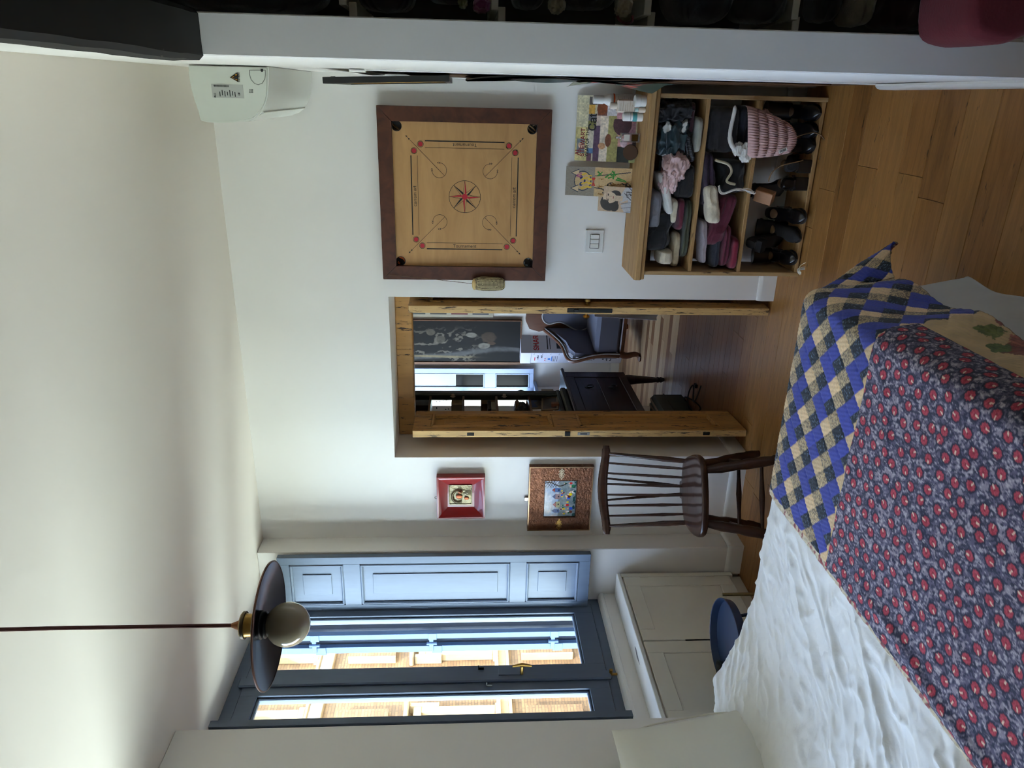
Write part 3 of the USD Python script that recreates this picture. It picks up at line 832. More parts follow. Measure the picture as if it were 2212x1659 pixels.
# small net bag hanging from the frame by a string
nb = thing('net_bag', 'small crocheted net bag hanging beside the carrom board', 'bag', loc=at(1055, 615, y=3.69))
pa, pb = at(830, 593, y=3.70), at(1022, 613, y=3.685)
obj('string', tube([pa, (pa + pb) / 2 + [0.003, -0.004, 0], pb], 0.0012, 6), M('string_brown', (96, 74, 52), 0.8), nb)
top, bot = at(1022, 612, y=3.685), at(1091, 614, y=3.685)
m_ = trimesh.creation.icosphere(4, 1.0)
v = m_.vertices.copy()
L_ = top[2] - bot[2]
sq = np.sign(v) * np.abs(v) ** 0.75
v2 = np.stack([np.sign(v[:, 0]) * np.abs(v[:, 0]) ** 0.6 * 0.036, sq[:, 1] * 0.02, np.sign(v[:, 2]) * np.abs(v[:, 2]) ** 0.45 * L_ / 2], 1)
v2 += 0.006 * (meshkit.fbm(v2 * 30, 3, 5)[:, None] - 0.5) * v
m_.vertices = v2 + (top + bot) / 2
obj('bag', m_, usdkit.material(stage, '/World/Looks/net_knit', {'t': ('texture_coordinate', {}), 'm': ('mapping', {'rotation': (0, 0.785, 0)}), 'k': ('checker_texture', {'scale': 210.0, 'color1': tuple(S(186, 170, 130)), 'color2': tuple(S(66, 54, 32))}),
    'b': ('bump', {'strength': 0.9, 'distance': 0.004, 'invert': True}), 'p': ('principled_bsdf', {'roughness': 0.9})}, [('t.object', 'm.vector'), ('m.vector', 'k.vector'), ('k.color', 'p.base_color'), ('k.fac', 'b.height'), ('b.normal', 'p.normal')], surface='p.BSDF'), nb, smooth=True)
obj('knot', mv(trimesh.creation.icosphere(3, 1.0).apply_transform(np.diag([0.030, 0.018, 0.012, 1])), *(top + [-0.004, -0.002, -0.006])), M('raffia', (206, 176, 116), 0.8, bump=(0.5, 60)), nb, smooth=True)

# ------------------------------------------------------------------ light switch
sw = thing('light_switch', 'white three-module light switch on the wall below the carrom board', 'light switch', loc=(-0.71, D, 0.99))
SWP = M('switch_plastic', (214, 212, 206), 0.35)
a_, b_ = at(1265, 495, y=D), at(1302, 546, y=D)
x0, x1, z0, z1 = b_[0], a_[0], b_[2], a_[2]
o = Polygon([(x0, z0), (x1, z0), (x1, z1), (x0, z1)])
inn = sbox(x0 + 0.026, z0 + 0.026, x1 - 0.024, z1 - 0.026)
pl = box(x0, x1, D - 0.010, D, z0, z1, 0.007)
obj('plate', pl, SWP, sw)
obj('surround', prism(inn.buffer(0.002), D - 0.0112, D - 0.009), M('switch_gap', (96, 92, 86), 0.6), sw)
w_ = (x1 - x0 - 0.05) / 3
for i in range(3):
    m_ = box(x0 + 0.026 + i * w_ + 0.001, x0 + 0.026 + (i + 1) * w_ - 0.001, D - 0.016, D - 0.008, z0 + 0.027, z1 - 0.027, 0.0015)
    obj('rocker', rot(m_, (4, 0, -4)[i], [0, 0, 1], m_.centroid), SWP, sw)

# ------------------------------------------------------------------ the two framed pictures by the chair
rf = thing('framed_relief', 'small square red frame holding a silver mother-and-child relief', 'picture', loc=(-2.22, D, 1.69))
q = [at(*p_, y=3.725) for p_ in ((943, 1031), (1048, 1030), (944, 1120), (1047, 1118))]
x0, x1, z0, z1 = q[2][0], q[0][0], (q[1][2] + q[3][2]) / 2, (q[0][2] + q[2][2]) / 2
REDL = M('red_lacquer', (128, 16, 18), 0.28, var=(0.12, 9), coat_weight=0.4)
ow, oh = x1 - x0, z1 - z0
sec = [(0, D - 0.002), (0, 3.722), (0.012, 3.720), (0.030, 3.735), (0.062, 3.748), (0.062, D - 0.002)]


def mitred(x0, x1, z0, z1, sec):
    """Four mitred frame members from a section of (inset, y) points; returns four meshes."""
    P = lambda ins: [(x0 + ins, z0 + ins), (x1 - ins, z0 + ins), (x1 - ins, z1 - ins), (x0 + ins, z1 - ins)]
    out = []
    for e in range(4):
        V, F = [], []
        for ins, y_ in sec:
            c_ = P(ins)
            for k_ in (e, (e + 1) % 4):
                V.append((c_[k_][0], y_, c_[k_][1]))
        n_ = len(sec)
        for i in range(n_):
            a, b = 2 * i, 2 * ((i + 1) % n_)
            F += [(a, a + 1, b + 1), (a, b + 1, b)]
        for k_ in (0, 1):
            ids = [2 * i + k_ for i in range(n_)]
            for i in range(1, n_ - 1):
                F.append((ids[0], ids[i], ids[i + 1]) if k_ == 0 else (ids[0], ids[i + 1], ids[i]))
        m = trimesh.Trimesh(V, F, process=False)
        m.fix_normals()
        out.append(m)
    return out


for m_ in mitred(x0, x1, z0, z1, sec):
    obj('frame_side', m_, REDL, rf, smooth=50)
obj('mount', box(x0 + 0.055, x1 - 0.055, 3.750, 3.766, z0 + 0.055, z1 - 0.055, 0), REDL, rf)
mx0, mx1, mz0, mz1 = x0 + 0.083, x1 - 0.062, z0 + 0.075, z1 - 0.070
SILV = M('tarnished_silver', (128, 118, 92), 0.35, metal=0.85, var=(0.25, 25), bump=(0.5, 90))
a, b = np.meshgrid(np.linspace(0, 1, 90), np.linspace(0, 1, 110), indexing='ij')
hh = 0.0025 * fbm2(a, b, 14, 3) + 0.004 * (np.maximum(np.abs(a - 0.5), np.abs(b - 0.5)) > 0.46)
d_ = np.hypot(a - 0.42, (b - 0.60) * 1.2)
hh += 0.010 * np.exp(-((d_ - 0.30) / 0.05) ** 2) * (b > 0.45) + 0.012 * np.exp(-(np.hypot(a - 0.45, b - 0.55) / 0.12) ** 2) + 0.010 * np.exp(-(np.hypot(a - 0.68, b - 0.52) / 0.09) ** 2) + 0.008 * np.exp(-(np.hypot(a - 0.5, b - 0.2) / 0.2) ** 2)
v, f = grid(mx0 + a * (mx1 - mx0), 3.746 - hh, mz0 + b * (mz1 - mz0))
obj('relief', (v, f), SILV, rf, smooth=True, uv=np.stack([a.ravel(), b.ravel()], 1), label='embossed silver plate with two heads')
for i_, (aa, bb_, r_) in enumerate(((0.45, 0.56, 0.016), (0.68, 0.52, 0.011), (0.36, 0.24, 0.012))):
    obj('copper_boss', mv(trimesh.creation.icosphere(2, 1).apply_transform(np.diag([r_, 0.004, r_ * 1.2, 1])), mx0 + aa * (mx1 - mx0), 3.735, mz0 + bb_ * (mz1 - mz0)), M('copper_boss', (150, 84, 56), 0.35, metal=0.9), rf)
obj('hanging_ring', mv(rot(trimesh.creation.torus(0.007, 0.0014, 16, 6), 90, [1, 0, 0]), (x0 + x1) / 2 - 0.015, 3.755, z1 + 0.006), DARKIRON, rf)

ef = thing('framed_enamel', 'square hammered copper frame around a colourful enamel village scene', 'picture', loc=(-2.23, D, 1.1))
q = [at(*p_, y=3.735) for p_ in ((1145, 1008), (1283, 1009), (1138, 1145), (1274, 1147))]
x0, x1, z0, z1 = (q[2][0] + q[3][0]) / 2, (q[0][0] + q[1][0]) / 2, (q[1][2] + q[3][2]) / 2, (q[0][2] + q[2][2]) / 2
COP = M('hammered_copper', (112, 72, 50), 0.38, metal=0.8, var=(0.35, 26), bump=(1.0, 75, 0.006))
fwx, fwz = 0.085, 0.085
sec = [(0, D - 0.002), (0, 3.738), (0.003, 3.735), (0.088, 3.735), (0.092, 3.732), (0.096, 3.740), (0.096, D - 0.002)]
for m_ in mitred(x0, x1, z0, z1, sec):
    obj('frame_side', m_, COP, ef, smooth=40)
rimm = mitred(x0, x1, z0, z1, [(0.0, 3.736), (0.0, 3.7325), (0.006, 3.7325), (0.006, 3.736)])
obj('edge_bead', cat(rimm), M('worn_copper_edge', (170, 140, 110), 0.3, metal=0.9), ef)
ix0, ix1, iz0, iz1 = x0 + 0.094, x1 - 0.094, z0 + 0.094, z1 - 0.094


def village(a, b):
    n1, n2 = fbm2(a, b, 7, 1), fbm2(a, b, 16, 2)
    C = np.zeros(a.shape + (3,)); C[:] = (120, 138, 160)
    sk = b > 0.55
    C = np.where(sk[..., None], (1 - n1[..., None]) * np.array([120, 150, 190.]) + n1[..., None] * np.array([232, 214, 200.]), C)
    C = np.where((~sk)[..., None], (1 - n1[..., None]) * np.array([70, 86, 100.]) + n1[..., None] * np.array([196, 196, 180.]), C)
    for i, (hx, w, h, col) in enumerate([(0.16, 0.10, 0.16, (90, 110, 160)), (0.34, 0.16, 0.12, (188, 176, 130)), (0.56, 0.14, 0.15, (150, 120, 120)), (0.74, 0.12, 0.17, (80, 104, 150))]):
        paint(C, (np.abs(a - hx) < w / 2) & (b > 0.5) & (b < 0.5 + h), col)
        paint(C, (b > 0.5 + h) & (b < 0.5 + h + 0.10) & (np.abs(a - hx) < (0.5 + h + 0.10 - b) * w * 5.2), (150, 60, 58) if i % 2 else (70, 80, 120))
        paint(C, (np.abs(a - hx) < w / 7) & (b > 0.53) & (b < 0.57), (30, 36, 48))
    r = np.random.default_rng(3)
    for i in range(26):
        fx, fz, fs = r.uniform(0.05, 0.95), r.uniform(0.06, 0.47), r.uniform(0.018, 0.034)
        fs *= 1.6 - 2 * fz
        col = [(200, 40, 40), (236, 200, 30), (40, 80, 190), (240, 236, 226), (30, 110, 70), (90, 40, 30)][int(r.integers(6))]
        paint(C, np.hypot((a - fx) / fs, (b - fz) / (fs * 1.7)) < 1, col)
        paint(C, np.hypot(a - fx, b - fz - fs * 2.0) < fs * 0.75, (220, 180, 150))
    paint(C, (b < 0.10) & (n2 > 0.52), (24, 60, 60))
    paint(C, (np.abs(a - 0.9 - 0.05 * np.sin(b * 9)) < 0.012) & (b > 0.3), (50, 36, 30))
    for k in range(9):
        paint(C, (np.abs((b - 0.6 - 0.04 * k) - (a - 0.9) * (1.0 if k % 2 else -0.8)) < 0.008) & (np.abs(a - 0.9) < 0.09), (70, 50, 40))
    return np.clip(C * (0.85 + 0.3 * n2[..., None]), 0, 255)


ENAM = vcol('glossy_enamel', 0.15, bump=(0.25, 60))
printed('enamel_plaque', (ix0, 3.742, iz0), (1, 0, 0), (0, 0, 1), ix1 - ix0, iz1 - iz0, 200, 200, village, ENAM, ef)
leafp = [(0, -1), (0.25, -0.75), (0.75, -0.6), (0.45, -0.3), (0.85, 0.05), (0.45, 0.2), (0.6, 0.55), (0.25, 0.6), (0, 1.0)]
lp = Polygon(leafp + [(-a_, b_) for a_, b_ in leafp[::-1]])
from shapely import affinity as AF
for sx, mat_ in ((-1, M('gilt_leaf', (196, 150, 80), 0.35, metal=0.8)), (1, M('silver_leaf', (176, 156, 130), 0.35, metal=0.8))):
    cx_ = x0 + 0.046 if sx < 0 else x1 - 0.046
    g_ = AF.translate(AF.rotate(AF.scale(lp, 0.020, 0.036, origin=(0, 0)), -90 * sx if False else 90 * sx, origin=(0, 0)), cx_, (z0 + z1) / 2)
    ringp = g_.buffer(0.0022).difference(g_.buffer(-0.0022))
    obj('leaf_ornament', cat([prism(q_, 3.731, 3.736) for q_ in ([ringp] if ringp.geom_type == 'Polygon' else ringp.geoms)] + [prism(g_.buffer(-0.004) if g_.buffer(-0.004).geom_type == 'Polygon' else g_.buffer(-0.003).geoms[0], 3.7335, 3.736)]), mat_, ef)
obj('hanger', mv(box(-0.012, 0.012, 0.0, 0.006, 0, 0.026, 0.004), (x0 + x1) / 2 - 0.01, 3.756, z1 - 0.002), STEEL, ef)

# ------------------------------------------------------------------ spindle-back chair
DW = wood('dark_chair_wood', (40, 22, 16), (66, 38, 26), stretch=(8, 8, 1.2), rough=0.22, bump=0.05)
DW2 = wood('dark_seat_wood', (44, 26, 20), (68, 42, 32), stretch=(1.2, 9, 9), rough=0.16, bump=0.03)
sf = at(1517, 1076, z=0.45)
bdir = np.array([-math.sin(math.radians(24)), math.cos(math.radians(24)), 0])
sc = sf + 0.17 * bdir
ch = thing('spindle_chair', 'dark wooden spindle-back chair standing against the wall under the pictures', 'chair', loc=(sc[0], sc[1], 0), rz=24)
hw = 0.205
outl = spline([(-0.165, 0.15), (-0.20, 0.06), (-0.215, -0.06), (-0.19, -0.15), (-0.10, -0.185), (0, -0.192), (0.10, -0.185), (0.19, -0.15), (0.215, -0.06), (0.20, 0.06), (0.165, 0.15), (0.07, 0.185), (0, 0.195), (-0.07, 0.185), (-0.165, 0.15)], 72)[:-1]
lay = [(0.90, 0.418), (0.97, 0.421), (1.0, 0.430), (1.0, 0.444), (0.985, 0.452), (0.95, 0.4545), (0.86, 0.453), (0.6, 0.447), (0.3, 0.444), (0.05, 0.443)]
V = np.vstack([np.c_[outl * k_, np.full(len(outl), z_)] for k_, z_ in lay] + [[0, 0, 0.443], [0, 0, 0.418]])
n_ = len(outl)
F = []
for i in range(len(lay) - 1):
    for j in range(n_):
        p_, q_ = i * n_ + j, i * n_ + (j + 1) % n_
        F += [[p_, q_, q_ + n_], [p_, q_ + n_, p_ + n_]]
e_ = (len(lay) - 1) * n_
for j in range(n_):
    F += [[e_ + j, e_ + (j + 1) % n_, len(V) - 2], [(j + 1) % n_, j, len(V) - 1]]
m_ = trimesh.Trimesh(V, F, process=False); m_.fix_normals()
obj('seat', m_, DW2, ch, local=True, smooth=50)
obj('seat_tail', box(-0.05, 0.05, 0.165, 0.245, 0.42, 0.447, 0.006), DW2, ch, local=True)


def railpt(x):
    return np.array([x, 0.285 - 0.9 * x * x * 0.35 + 0.0, 0.872 - 0.10 * x * x])


def turned(p0, p1, prof, n=12):
    p0, p1 = np.asarray(p0, float), np.asarray(p1, float)
    return tube([p0 + (p1 - p0) * t_ for t_, _ in prof], [r_ for _, r_ in prof], n)


xs = np.linspace(-0.25, 0.25, 41)
V = []
for x in xs:
    c_ = railpt(x)
    u_ = abs(x) / 0.25
    up_ = 0.022 + 0.014 * math.cos(u_ * 2.6) * (1 - u_ ** 6) - 0.010 * sm(np.array(u_), 0.90, 1.0)
    dn_ = 0.024 - 0.010 * sm(np.array(u_), 0.86, 1.0) - 0.006 * math.cos(u_ * 3)
    th_ = 0.012 - 0.006 * sm(np.array(u_), 0.92, 1.0)
    for k in range(12):
        a_ = 2 * math.pi * k / 12
        cz_ = math.sin(a_)
        V.append(c_ + [0, th_ * math.cos(a_) + 0.012 * cz_ * 0.4, (up_ if cz_ > 0 else dn_) * cz_])
F = []
for i in range(len(xs) - 1):
    for k in range(12):
        a_, b_ = i * 12 + k, i * 12 + (k + 1) % 12
        F += [[a_, b_, b_ + 12], [a_, b_ + 12, a_ + 12]]
for i, o_ in ((0, 1), (len(xs) - 1, -1)):
    for k in range(1, 11):
        F.append([i * 12, i * 12 + k + (1 if o_ < 0 else 0), i * 12 + k + (0 if o_ < 0 else 1)])
m_ = trimesh.Trimesh(V, F, process=False); m_.fix_normals()
obj('crest_rail', m_, DW, ch, local=True, smooth=60)
for sx in (-1, 1):
    obj('back_post', turned((sx * 0.168, 0.125, 0.435), railpt(sx * 0.205) - [0, 0, 0.012], [(0, 0.012), (0.10, 0.0135), (0.30, 0.0155), (0.38, 0.013), (1, 0.0075)]), DW, ch, local=True)
for i, (xt, xb) in enumerate(zip(np.array([-0.150, -0.092, -0.030, 0.030, 0.092, 0.150]), np.array([-0.125, -0.075, -0.025, 0.025, 0.075, 0.125]))):
    yb = 0.172 - 1.6 * xb * xb
    obj('spindle', turned((xb, yb, 0.44), railpt(xt) - [0, 0, 0.015], [(0, 0.0062), (0.14, 0.0075), (0.30, 0.0095), (0.36, 0.0082), (1, 0.0055)], 10), DW, ch, local=True)
for sx in (-1, 1):
    obj('brace', turned((sx * 0.022, 0.232, 0.44), railpt(sx * 0.062) + [0, 0.006, -0.012], [(0, 0.0065), (0.2, 0.008), (0.36, 0.0095), (0.45, 0.008), (1, 0.0055)], 10), DW, ch, local=True)
legp = [(0, 0.015), (0.06, 0.018), (0.22, 0.027), (0.42, 0.023), (0.50, 0.028), (0.72, 0.0265), (0.80, 0.023), (0.82, 0.0265), (0.90, 0.025), (0.97, 0.019), (1, 0.018)]
LT = {}
for sx in (-1, 1):
    for sy in (-1, 1):
        p0, p1 = np.array([sx * 0.135, sy * 0.115 + 0.0, 0.432]), np.array([sx * 0.205, sy * 0.20, 0.0])
        LT[sx, sy] = (p0, p1)
        obj('leg', turned(p0, p1, legp), DW, ch, local=True)
strp = [(0, 0.008), (0.25, 0.010), (0.5, 0.015), (0.75, 0.010), (1, 0.008)]
lp_ = lambda k_, t_: LT[k_][0] + (LT[k_][1] - LT[k_][0]) * t_
for sx in (-1, 1):
    obj('stretcher', turned(lp_((sx, -1), 0.55), lp_((sx, 1), 0.55), strp), DW, ch, local=True)
obj('stretcher', turned((lp_((-1, -1), 0.55) + lp_((-1, 1), 0.55)) / 2, (lp_((1, -1), 0.55) + lp_((1, 1), 0.55)) / 2, strp), DW, ch, local=True)
obj('stretcher', turned(lp_((-1, -1), 0.68), lp_((1, -1), 0.68), strp), DW, ch, local=True)

# ------------------------------------------------------------------ white cabinet under the window
CABW = M('cabinet_paint', (222, 218, 204), 0.5, var=(0.04, 4), bump=(0.1, 20))
CX = -2.662
cbn = thing('cabinet', 'low white painted cupboard with two panelled doors below the window', 'cabinet', loc=(-2.73, 3.05, 0))
obj('body', box(-2.815, CX - 0.016, 2.42, 3.60, 0.06, 0.735, 0), CABW, cbn)
obj('plinth', box(-2.815, CX - 0.03, 2.43, 3.60, 0, 0.062, 0.002), CABW, cbn)
obj('top', box(-2.822, CX + 0.004, 2.40, 3.605, 0.735, 0.757, 0.003), M('cabinet_top_paint', (226, 226, 222), 0.35, var=(0.03, 5)), cbn)
chip = Polygon([(-2.735, 2.93), (-2.722, 3.0), (-2.716, 3.03), (-2.728, 3.06), (-2.736, 3.03), (-2.748, 3.0), (-2.742, 2.96)])
obj('paint_chip', prism(chip, 0.7568, 0.7576, 'xy'), M('bare_grey_chip', (120, 120, 122), 0.7), cbn)
for ya, yb, ky in ((2.47, 3.018, 2.985), (3.026, 3.565, 3.058)):
    dr = part('door', cbn)
    for q_ in ((ya, ya + 0.085, 0.08, 0.725), (yb - 0.085, yb, 0.08, 0.725), (ya + 0.084, yb - 0.084, 0.08, 0.165), (ya + 0.084, yb - 0.084, 0.64, 0.725)):
        obj('door_frame', box(CX - 0.018, CX + 0.002, *q_, 0.0025), CABW, dr)
    obj('door_panel', box(CX - 0.014, CX - 0.005, ya + 0.08, yb - 0.08, 0.16, 0.645, 0), CABW, dr)
    obj('knob', mv(rot(lathe([(0, 0.030), (0.010, 0.029), (0.015, 0.022), (0.013, 0.016), (0.006, 0.010), (0.007, 0), (0.009, 0)], 20), 90, [0, 1, 0]), CX + 0.002, ky, 0.335), CABW, dr)
    for z in (0.20, 0.60):
        hy = ya + 0.003 if ya < 2.8 else yb - 0.003
        obj('hinge', tube([(CX + 0.003, hy, z - 0.025), (CX + 0.003, hy, z + 0.025)], 0.0045, 8), CABW, dr)
for y_ in (2.44, 3.59):
    obj('front_stile', box(CX - 0.018, CX + 0.002, y_ - 0.022, y_ + 0.012, 0.06, 0.735, 0.002), CABW, cbn)
obj('catch_gap', box(CX - 0.002, CX + 0.0026, 3.0195, 3.0245, 0.32, 0.50, 0), BLACK, cbn)

# ------------------------------------------------------------------ round tray table between bed and cabinet
NAVY = M('navy_enamel', (36, 54, 84), 0.38, var=(0.08, 10))
tx, ty, tz = -2.41, 2.71, 0.400
tt = thing('tray_table', 'small round dark blue metal tray table half hidden behind the bed', 'table', loc=(tx, ty, 0))
obj('tray', lathe([(0.0, tz - 0.004), (0.196, tz - 0.004), (0.204, tz + 0.028), (0.2065, tz + 0.030), (0.209, tz + 0.028), (0.199, tz - 0.012), (0.0, tz - 0.012)], 64, (tx, ty, 0)), NAVY, tt)
for k in range(3):
    a_ = 2.094 * k + 0.5
    obj('leg', tube([(tx + 0.12 * math.cos(a_), ty + 0.12 * math.sin(a_), tz - 0.01), (tx + 0.17 * math.cos(a_), ty + 0.17 * math.sin(a_), 0)], 0.008, 10), NAVY, tt)
rp = at(1567, 1293, z=0.40)
rd = thing('lamp_rod', 'thin brass-coloured metal rod standing between the tray table and the cabinet', 'rod', loc=(rp[0], rp[1] + 0.03, 0))
obj('rod', tube([(0, 0, 0.01), (0, 0, 0.405)], 0.0085, 12), M('rod_metal', (150, 136, 96), 0.35, metal=0.9), rd, local=True)
obj('foot', lathe([(0, 0.012), (0.05, 0.010), (0.06, 0.004), (0.06, 0), (0, 0)], 24), M('rod_foot', (60, 60, 62), 0.5), rd, local=True)
bp = at(1563, 1470, z=0.44)
bw = thing('dark_bowl', 'small dark bowl with a white underside on the far end of the tray table', 'bowl', loc=(tx - 0.140, ty - 0.02, tz - 0.0035))
obj('bowl', lathe([(0.0, 0.004), (0.018, 0.004), (0.034, 0.02), (0.042, 0.046), (0.045, 0.046), (0.038, 0.018), (0.02, 0.0), (0, 0.0)], 28), M('dark_glaze', (30, 32, 40), 0.25), bw, local=True)

# ------------------------------------------------------------------ bed, sheets and quilts
XFO, YFA = -0.665, 2.372       # foot edge and far edge of the mattress
bed = thing('bed', 'wide bed dressed in white with a white cloth skirt at its foot', 'bed', loc=(-1.55, 1.6, 0))
SHEETM = M('white_sheet', (226, 224, 218), 0.85, bump=(0.35, 34, 0.006), sheen_weight=0.1)
obj('mattress', box(-2.47, XFO - 0.02, 0.72, YFA - 0.02, 0.27, 0.485, 0.05), SHEETM, bed)
obj('base', box(-2.47, XFO - 0.02, 0.74, YFA - 0.04, 0.10, 0.27, 0.01), M('bed_base', (190, 184, 170), 0.8), bed)
for sx in (-2.4, -0.8):
    for sy in (0.82, 2.26):
        obj('leg', box(sx - 0.03, sx + 0.03, sy - 0.03, sy + 0.03, 0, 0.10, 0.004), DW, bed)
# skirt: hangs from the mattress edge to the floor along foot and far side
pth = []
for y_ in np.linspace(0.75, 2.27, 60):
    pth.append((0.0, y_, 1.0, 0.0))
for a_ in np.linspace(0, math.pi / 2, 14)[1:]:
    pth.append((-0.045 + 0.045 * math.cos(a_), 2.27 + 0.045 * math.sin(a_), math.cos(a_), math.sin(a_)))
for x_ in np.linspace(-0.06, -1.7, 60):
    pth.append((x_, 2.315, 0.0, 1.0))
pth = np.array(pth)
tt_ = np.linspace(0, 1, 24)
S_, T_ = np.meshgrid(np.arange(len(pth)), tt_, indexing='ij')
out_ = 0.02 + 0.070 * T_ + 0.008 * np.sin(S_ * 0.55) * T_ + 0.006 * (fbm2(S_ * 0.05, T_, 3, 9) - 0.5)
X_ = XFO + 0.02 + 0.018 + pth[:, 0][:, None] + pth[:, 2][:, None] * out_
Y_ = pth[:, 1][:, None] + pth[:, 3][:, None] * out_ * 0.5
Z_ = 0.40 * (1 - T_) + 0.004
v, f = grid(X_, Y_, Z_)
v, f, _ = rimmed(v, f, len(pth), 24, 0.003)
obj('skirt', (v, f), M('skirt_cloth', (190, 188, 178), 0.85, bump=(0.25, 40), var=(0.05, 5)), bed, smooth=True, uv=np.zeros((len(v), 2)))


def drape(A, B, ztop, xf, yf, r, flare=0.10, corner=0.55):
    """Lays cloth coordinates A (along the bed) and B (across it) over the mattress and lets them hang past its foot and far edges."""
    da, db = np.maximum(A - xf, 0), np.maximum(B - yf, 0)
    L = np.hypot(da, db)
    Ls = np.maximum(L, 1e-9)
    ux, uy = da / Ls, db / Ls
    fl_ = flare + corner * 2 * ux * uy
    q = r * math.pi / 2
    hor = np.where(L < q, r * np.sin(np.minimum(L, q) / r), r + fl_ * (L - q))
    drop = np.where(L < q, r * (1 - np.cos(np.minimum(L, q) / r)), r + np.sqrt(1 - fl_ ** 2) * (L - q))
    X, Y = np.minimum(A, xf) + ux * hor, np.minimum(B, yf) + uy * hor
    return X, Y, ztop(np.minimum(A, xf), np.minimum(B, yf)) - drop


def ridge(x, y, s, seed, k=2):
    return sum(0.5 ** i * (1 - np.abs(2 * meshkit.noise(np.stack([x * s * 2 ** i, y * s * 2 ** i, 0 * x], -1), seed + i) - 1)) ** 3 for i in range(k))


def bedtop(x, y):
    z = 0.488 + 0.065 * sm(-x, 1.95, 2.35) * (0.4 + 0.6 * sm(y, 1.2, 2.1)) + 0.05 * np.exp(-(((x + 2.30) / 0.26) ** 2 + ((y - 2.12) / 0.34) ** 2))
    return z + 0.010 * (fbm2(x, y, 3.0, 21) - 0.5) - 0.006 * sm(y, YFA - 0.08, YFA)


A, B = np.meshgrid(np.arange(-2.49, -0.50, 0.0075), np.arange(0.70, 2.72, 0.0075), indexing='ij')
X_, Y_, Z_ = drape(A, B, bedtop, XFO, YFA, 0.05, 0.06, 0.3)
ca, sa = math.cos(0.95), math.sin(0.95)
P_, Q_ = A * ca + B * sa, -A * sa + B * ca
wr_ = 0.014 * (ridge(P_ * 0.55, Q_ * 2.2, 3.0, 4) - 0.35) + 0.009 * (ridge(P_ * 1.2 + 3, Q_ * 2.6, 6.5, 14) - 0.35) + 0.0045 * (ridge(A * 1.0, B * 1.0, 14, 30) - 0.35)
big = 0.034 * sm(-(A + 0.55 * (B - 2.0)), 1.75, 2.0) * (0.5 + 0.5 * np.sin((P_) * 7.5 + 2.5 * fbm2(A, B, 1.6, 8))) * sm(2.45 - B, 0.0, 0.35)
wr_ *= 0.08 + 0.92 * sm(-A, 1.36, 1.46)
Z_ += (wr_ + big) * (B < YFA + 0.02)
Y_ += 0.012 * np.sin(A * 34 + 3 * fbm2(A, B, 3, 6)) * sm(B, YFA + 0.05, YFA + 0.3)
v, f = grid(X_, Y_, Z_)
v, f, _ = rimmed(v, f[:, ::-1] if np.cross(v[f[0, 1]] - v[f[0, 0]], v[f[0, 3]] - v[f[0, 0]])[2] < 0 else f, *A.shape, 0.003)
obj('bed_sheet', (v, f), SHEETM, smooth=True, uv=np.zeros((len(v), 2)), label='crumpled white bed sheet spread over the head half of the bed', cat='sheet')

# pillow leaning on the wall at the head
pl_ = thing('pillow', 'big white pillow propped up against the left wall at the bed head', 'pillow', loc=(-2.345, 1.80, 0.79), rz=-8, tilt=RM(math.radians(-14), [0, 1, 0]))
a, b = np.meshgrid(np.linspace(-1, 1, 60), np.linspace(-1, 1, 60), indexing='ij')
def pillow_side(sg):
    e = (1 - np.abs(a) ** 2.6) * (1 - np.abs(b) ** 2.6)
    th = 0.085 * np.clip(e, 0, 1) ** 0.55
    wob = 0.006 * (fbm2(a, b, 2.2, 40 + sg) - 0.5) * e
    k_ = 1 - 0.045 * (1 - np.abs(a)) * 0 - 0.06 * (a ** 2 * b ** 2 < -1)
    yy = 0.37 * a * (1 - 0.05 * (1 - b ** 2)); zz_ = 0.29 * b * (1 - 0.05 * (1 - a ** 2))
    return sg * (th + wob), yy, zz_
v0, f0 = grid(*pillow_side(1)); v1, f1 = grid(*pillow_side(-1))
obj('cushion', (np.vstack([v0, v1]), np.vstack([f0, f1[:, ::-1] + len(v0)])), M('pillow_cotton', (222, 218, 204), 0.9, bump=(0.2, 16, 0.006)), pl_, local=True, smooth=True, uv=np.zeros((2 * len(v0), 2)))
ed = np.array([(0.37 * math.copysign(min(1, abs(math.cos(t_)) ** 0.45), math.cos(t_)), 0.29 * math.copysign(min(1, abs(math.sin(t_)) ** 0.45), math.sin(t_))) for t_ in np.linspace(0, 2 * math.pi, 120)])
obj('piping', tube(np.c_[np.zeros(120), ed[:, 0] * 0.985, ed[:, 1] * 0.985], 0.004, 6, cap=False), M('pillow_piping', (214, 208, 190), 0.9), pl_, local=True)

# patchwork quilt: squares in L-shaped threes, hanging over foot and far side
p2, q2 = np.array([0.084, -0.082]) / 2, np.array([-0.056, -0.081]) / 2
org = np.array([-0.866, 2.266])
Minv = np.linalg.inv(np.stack([p2, q2], 1))


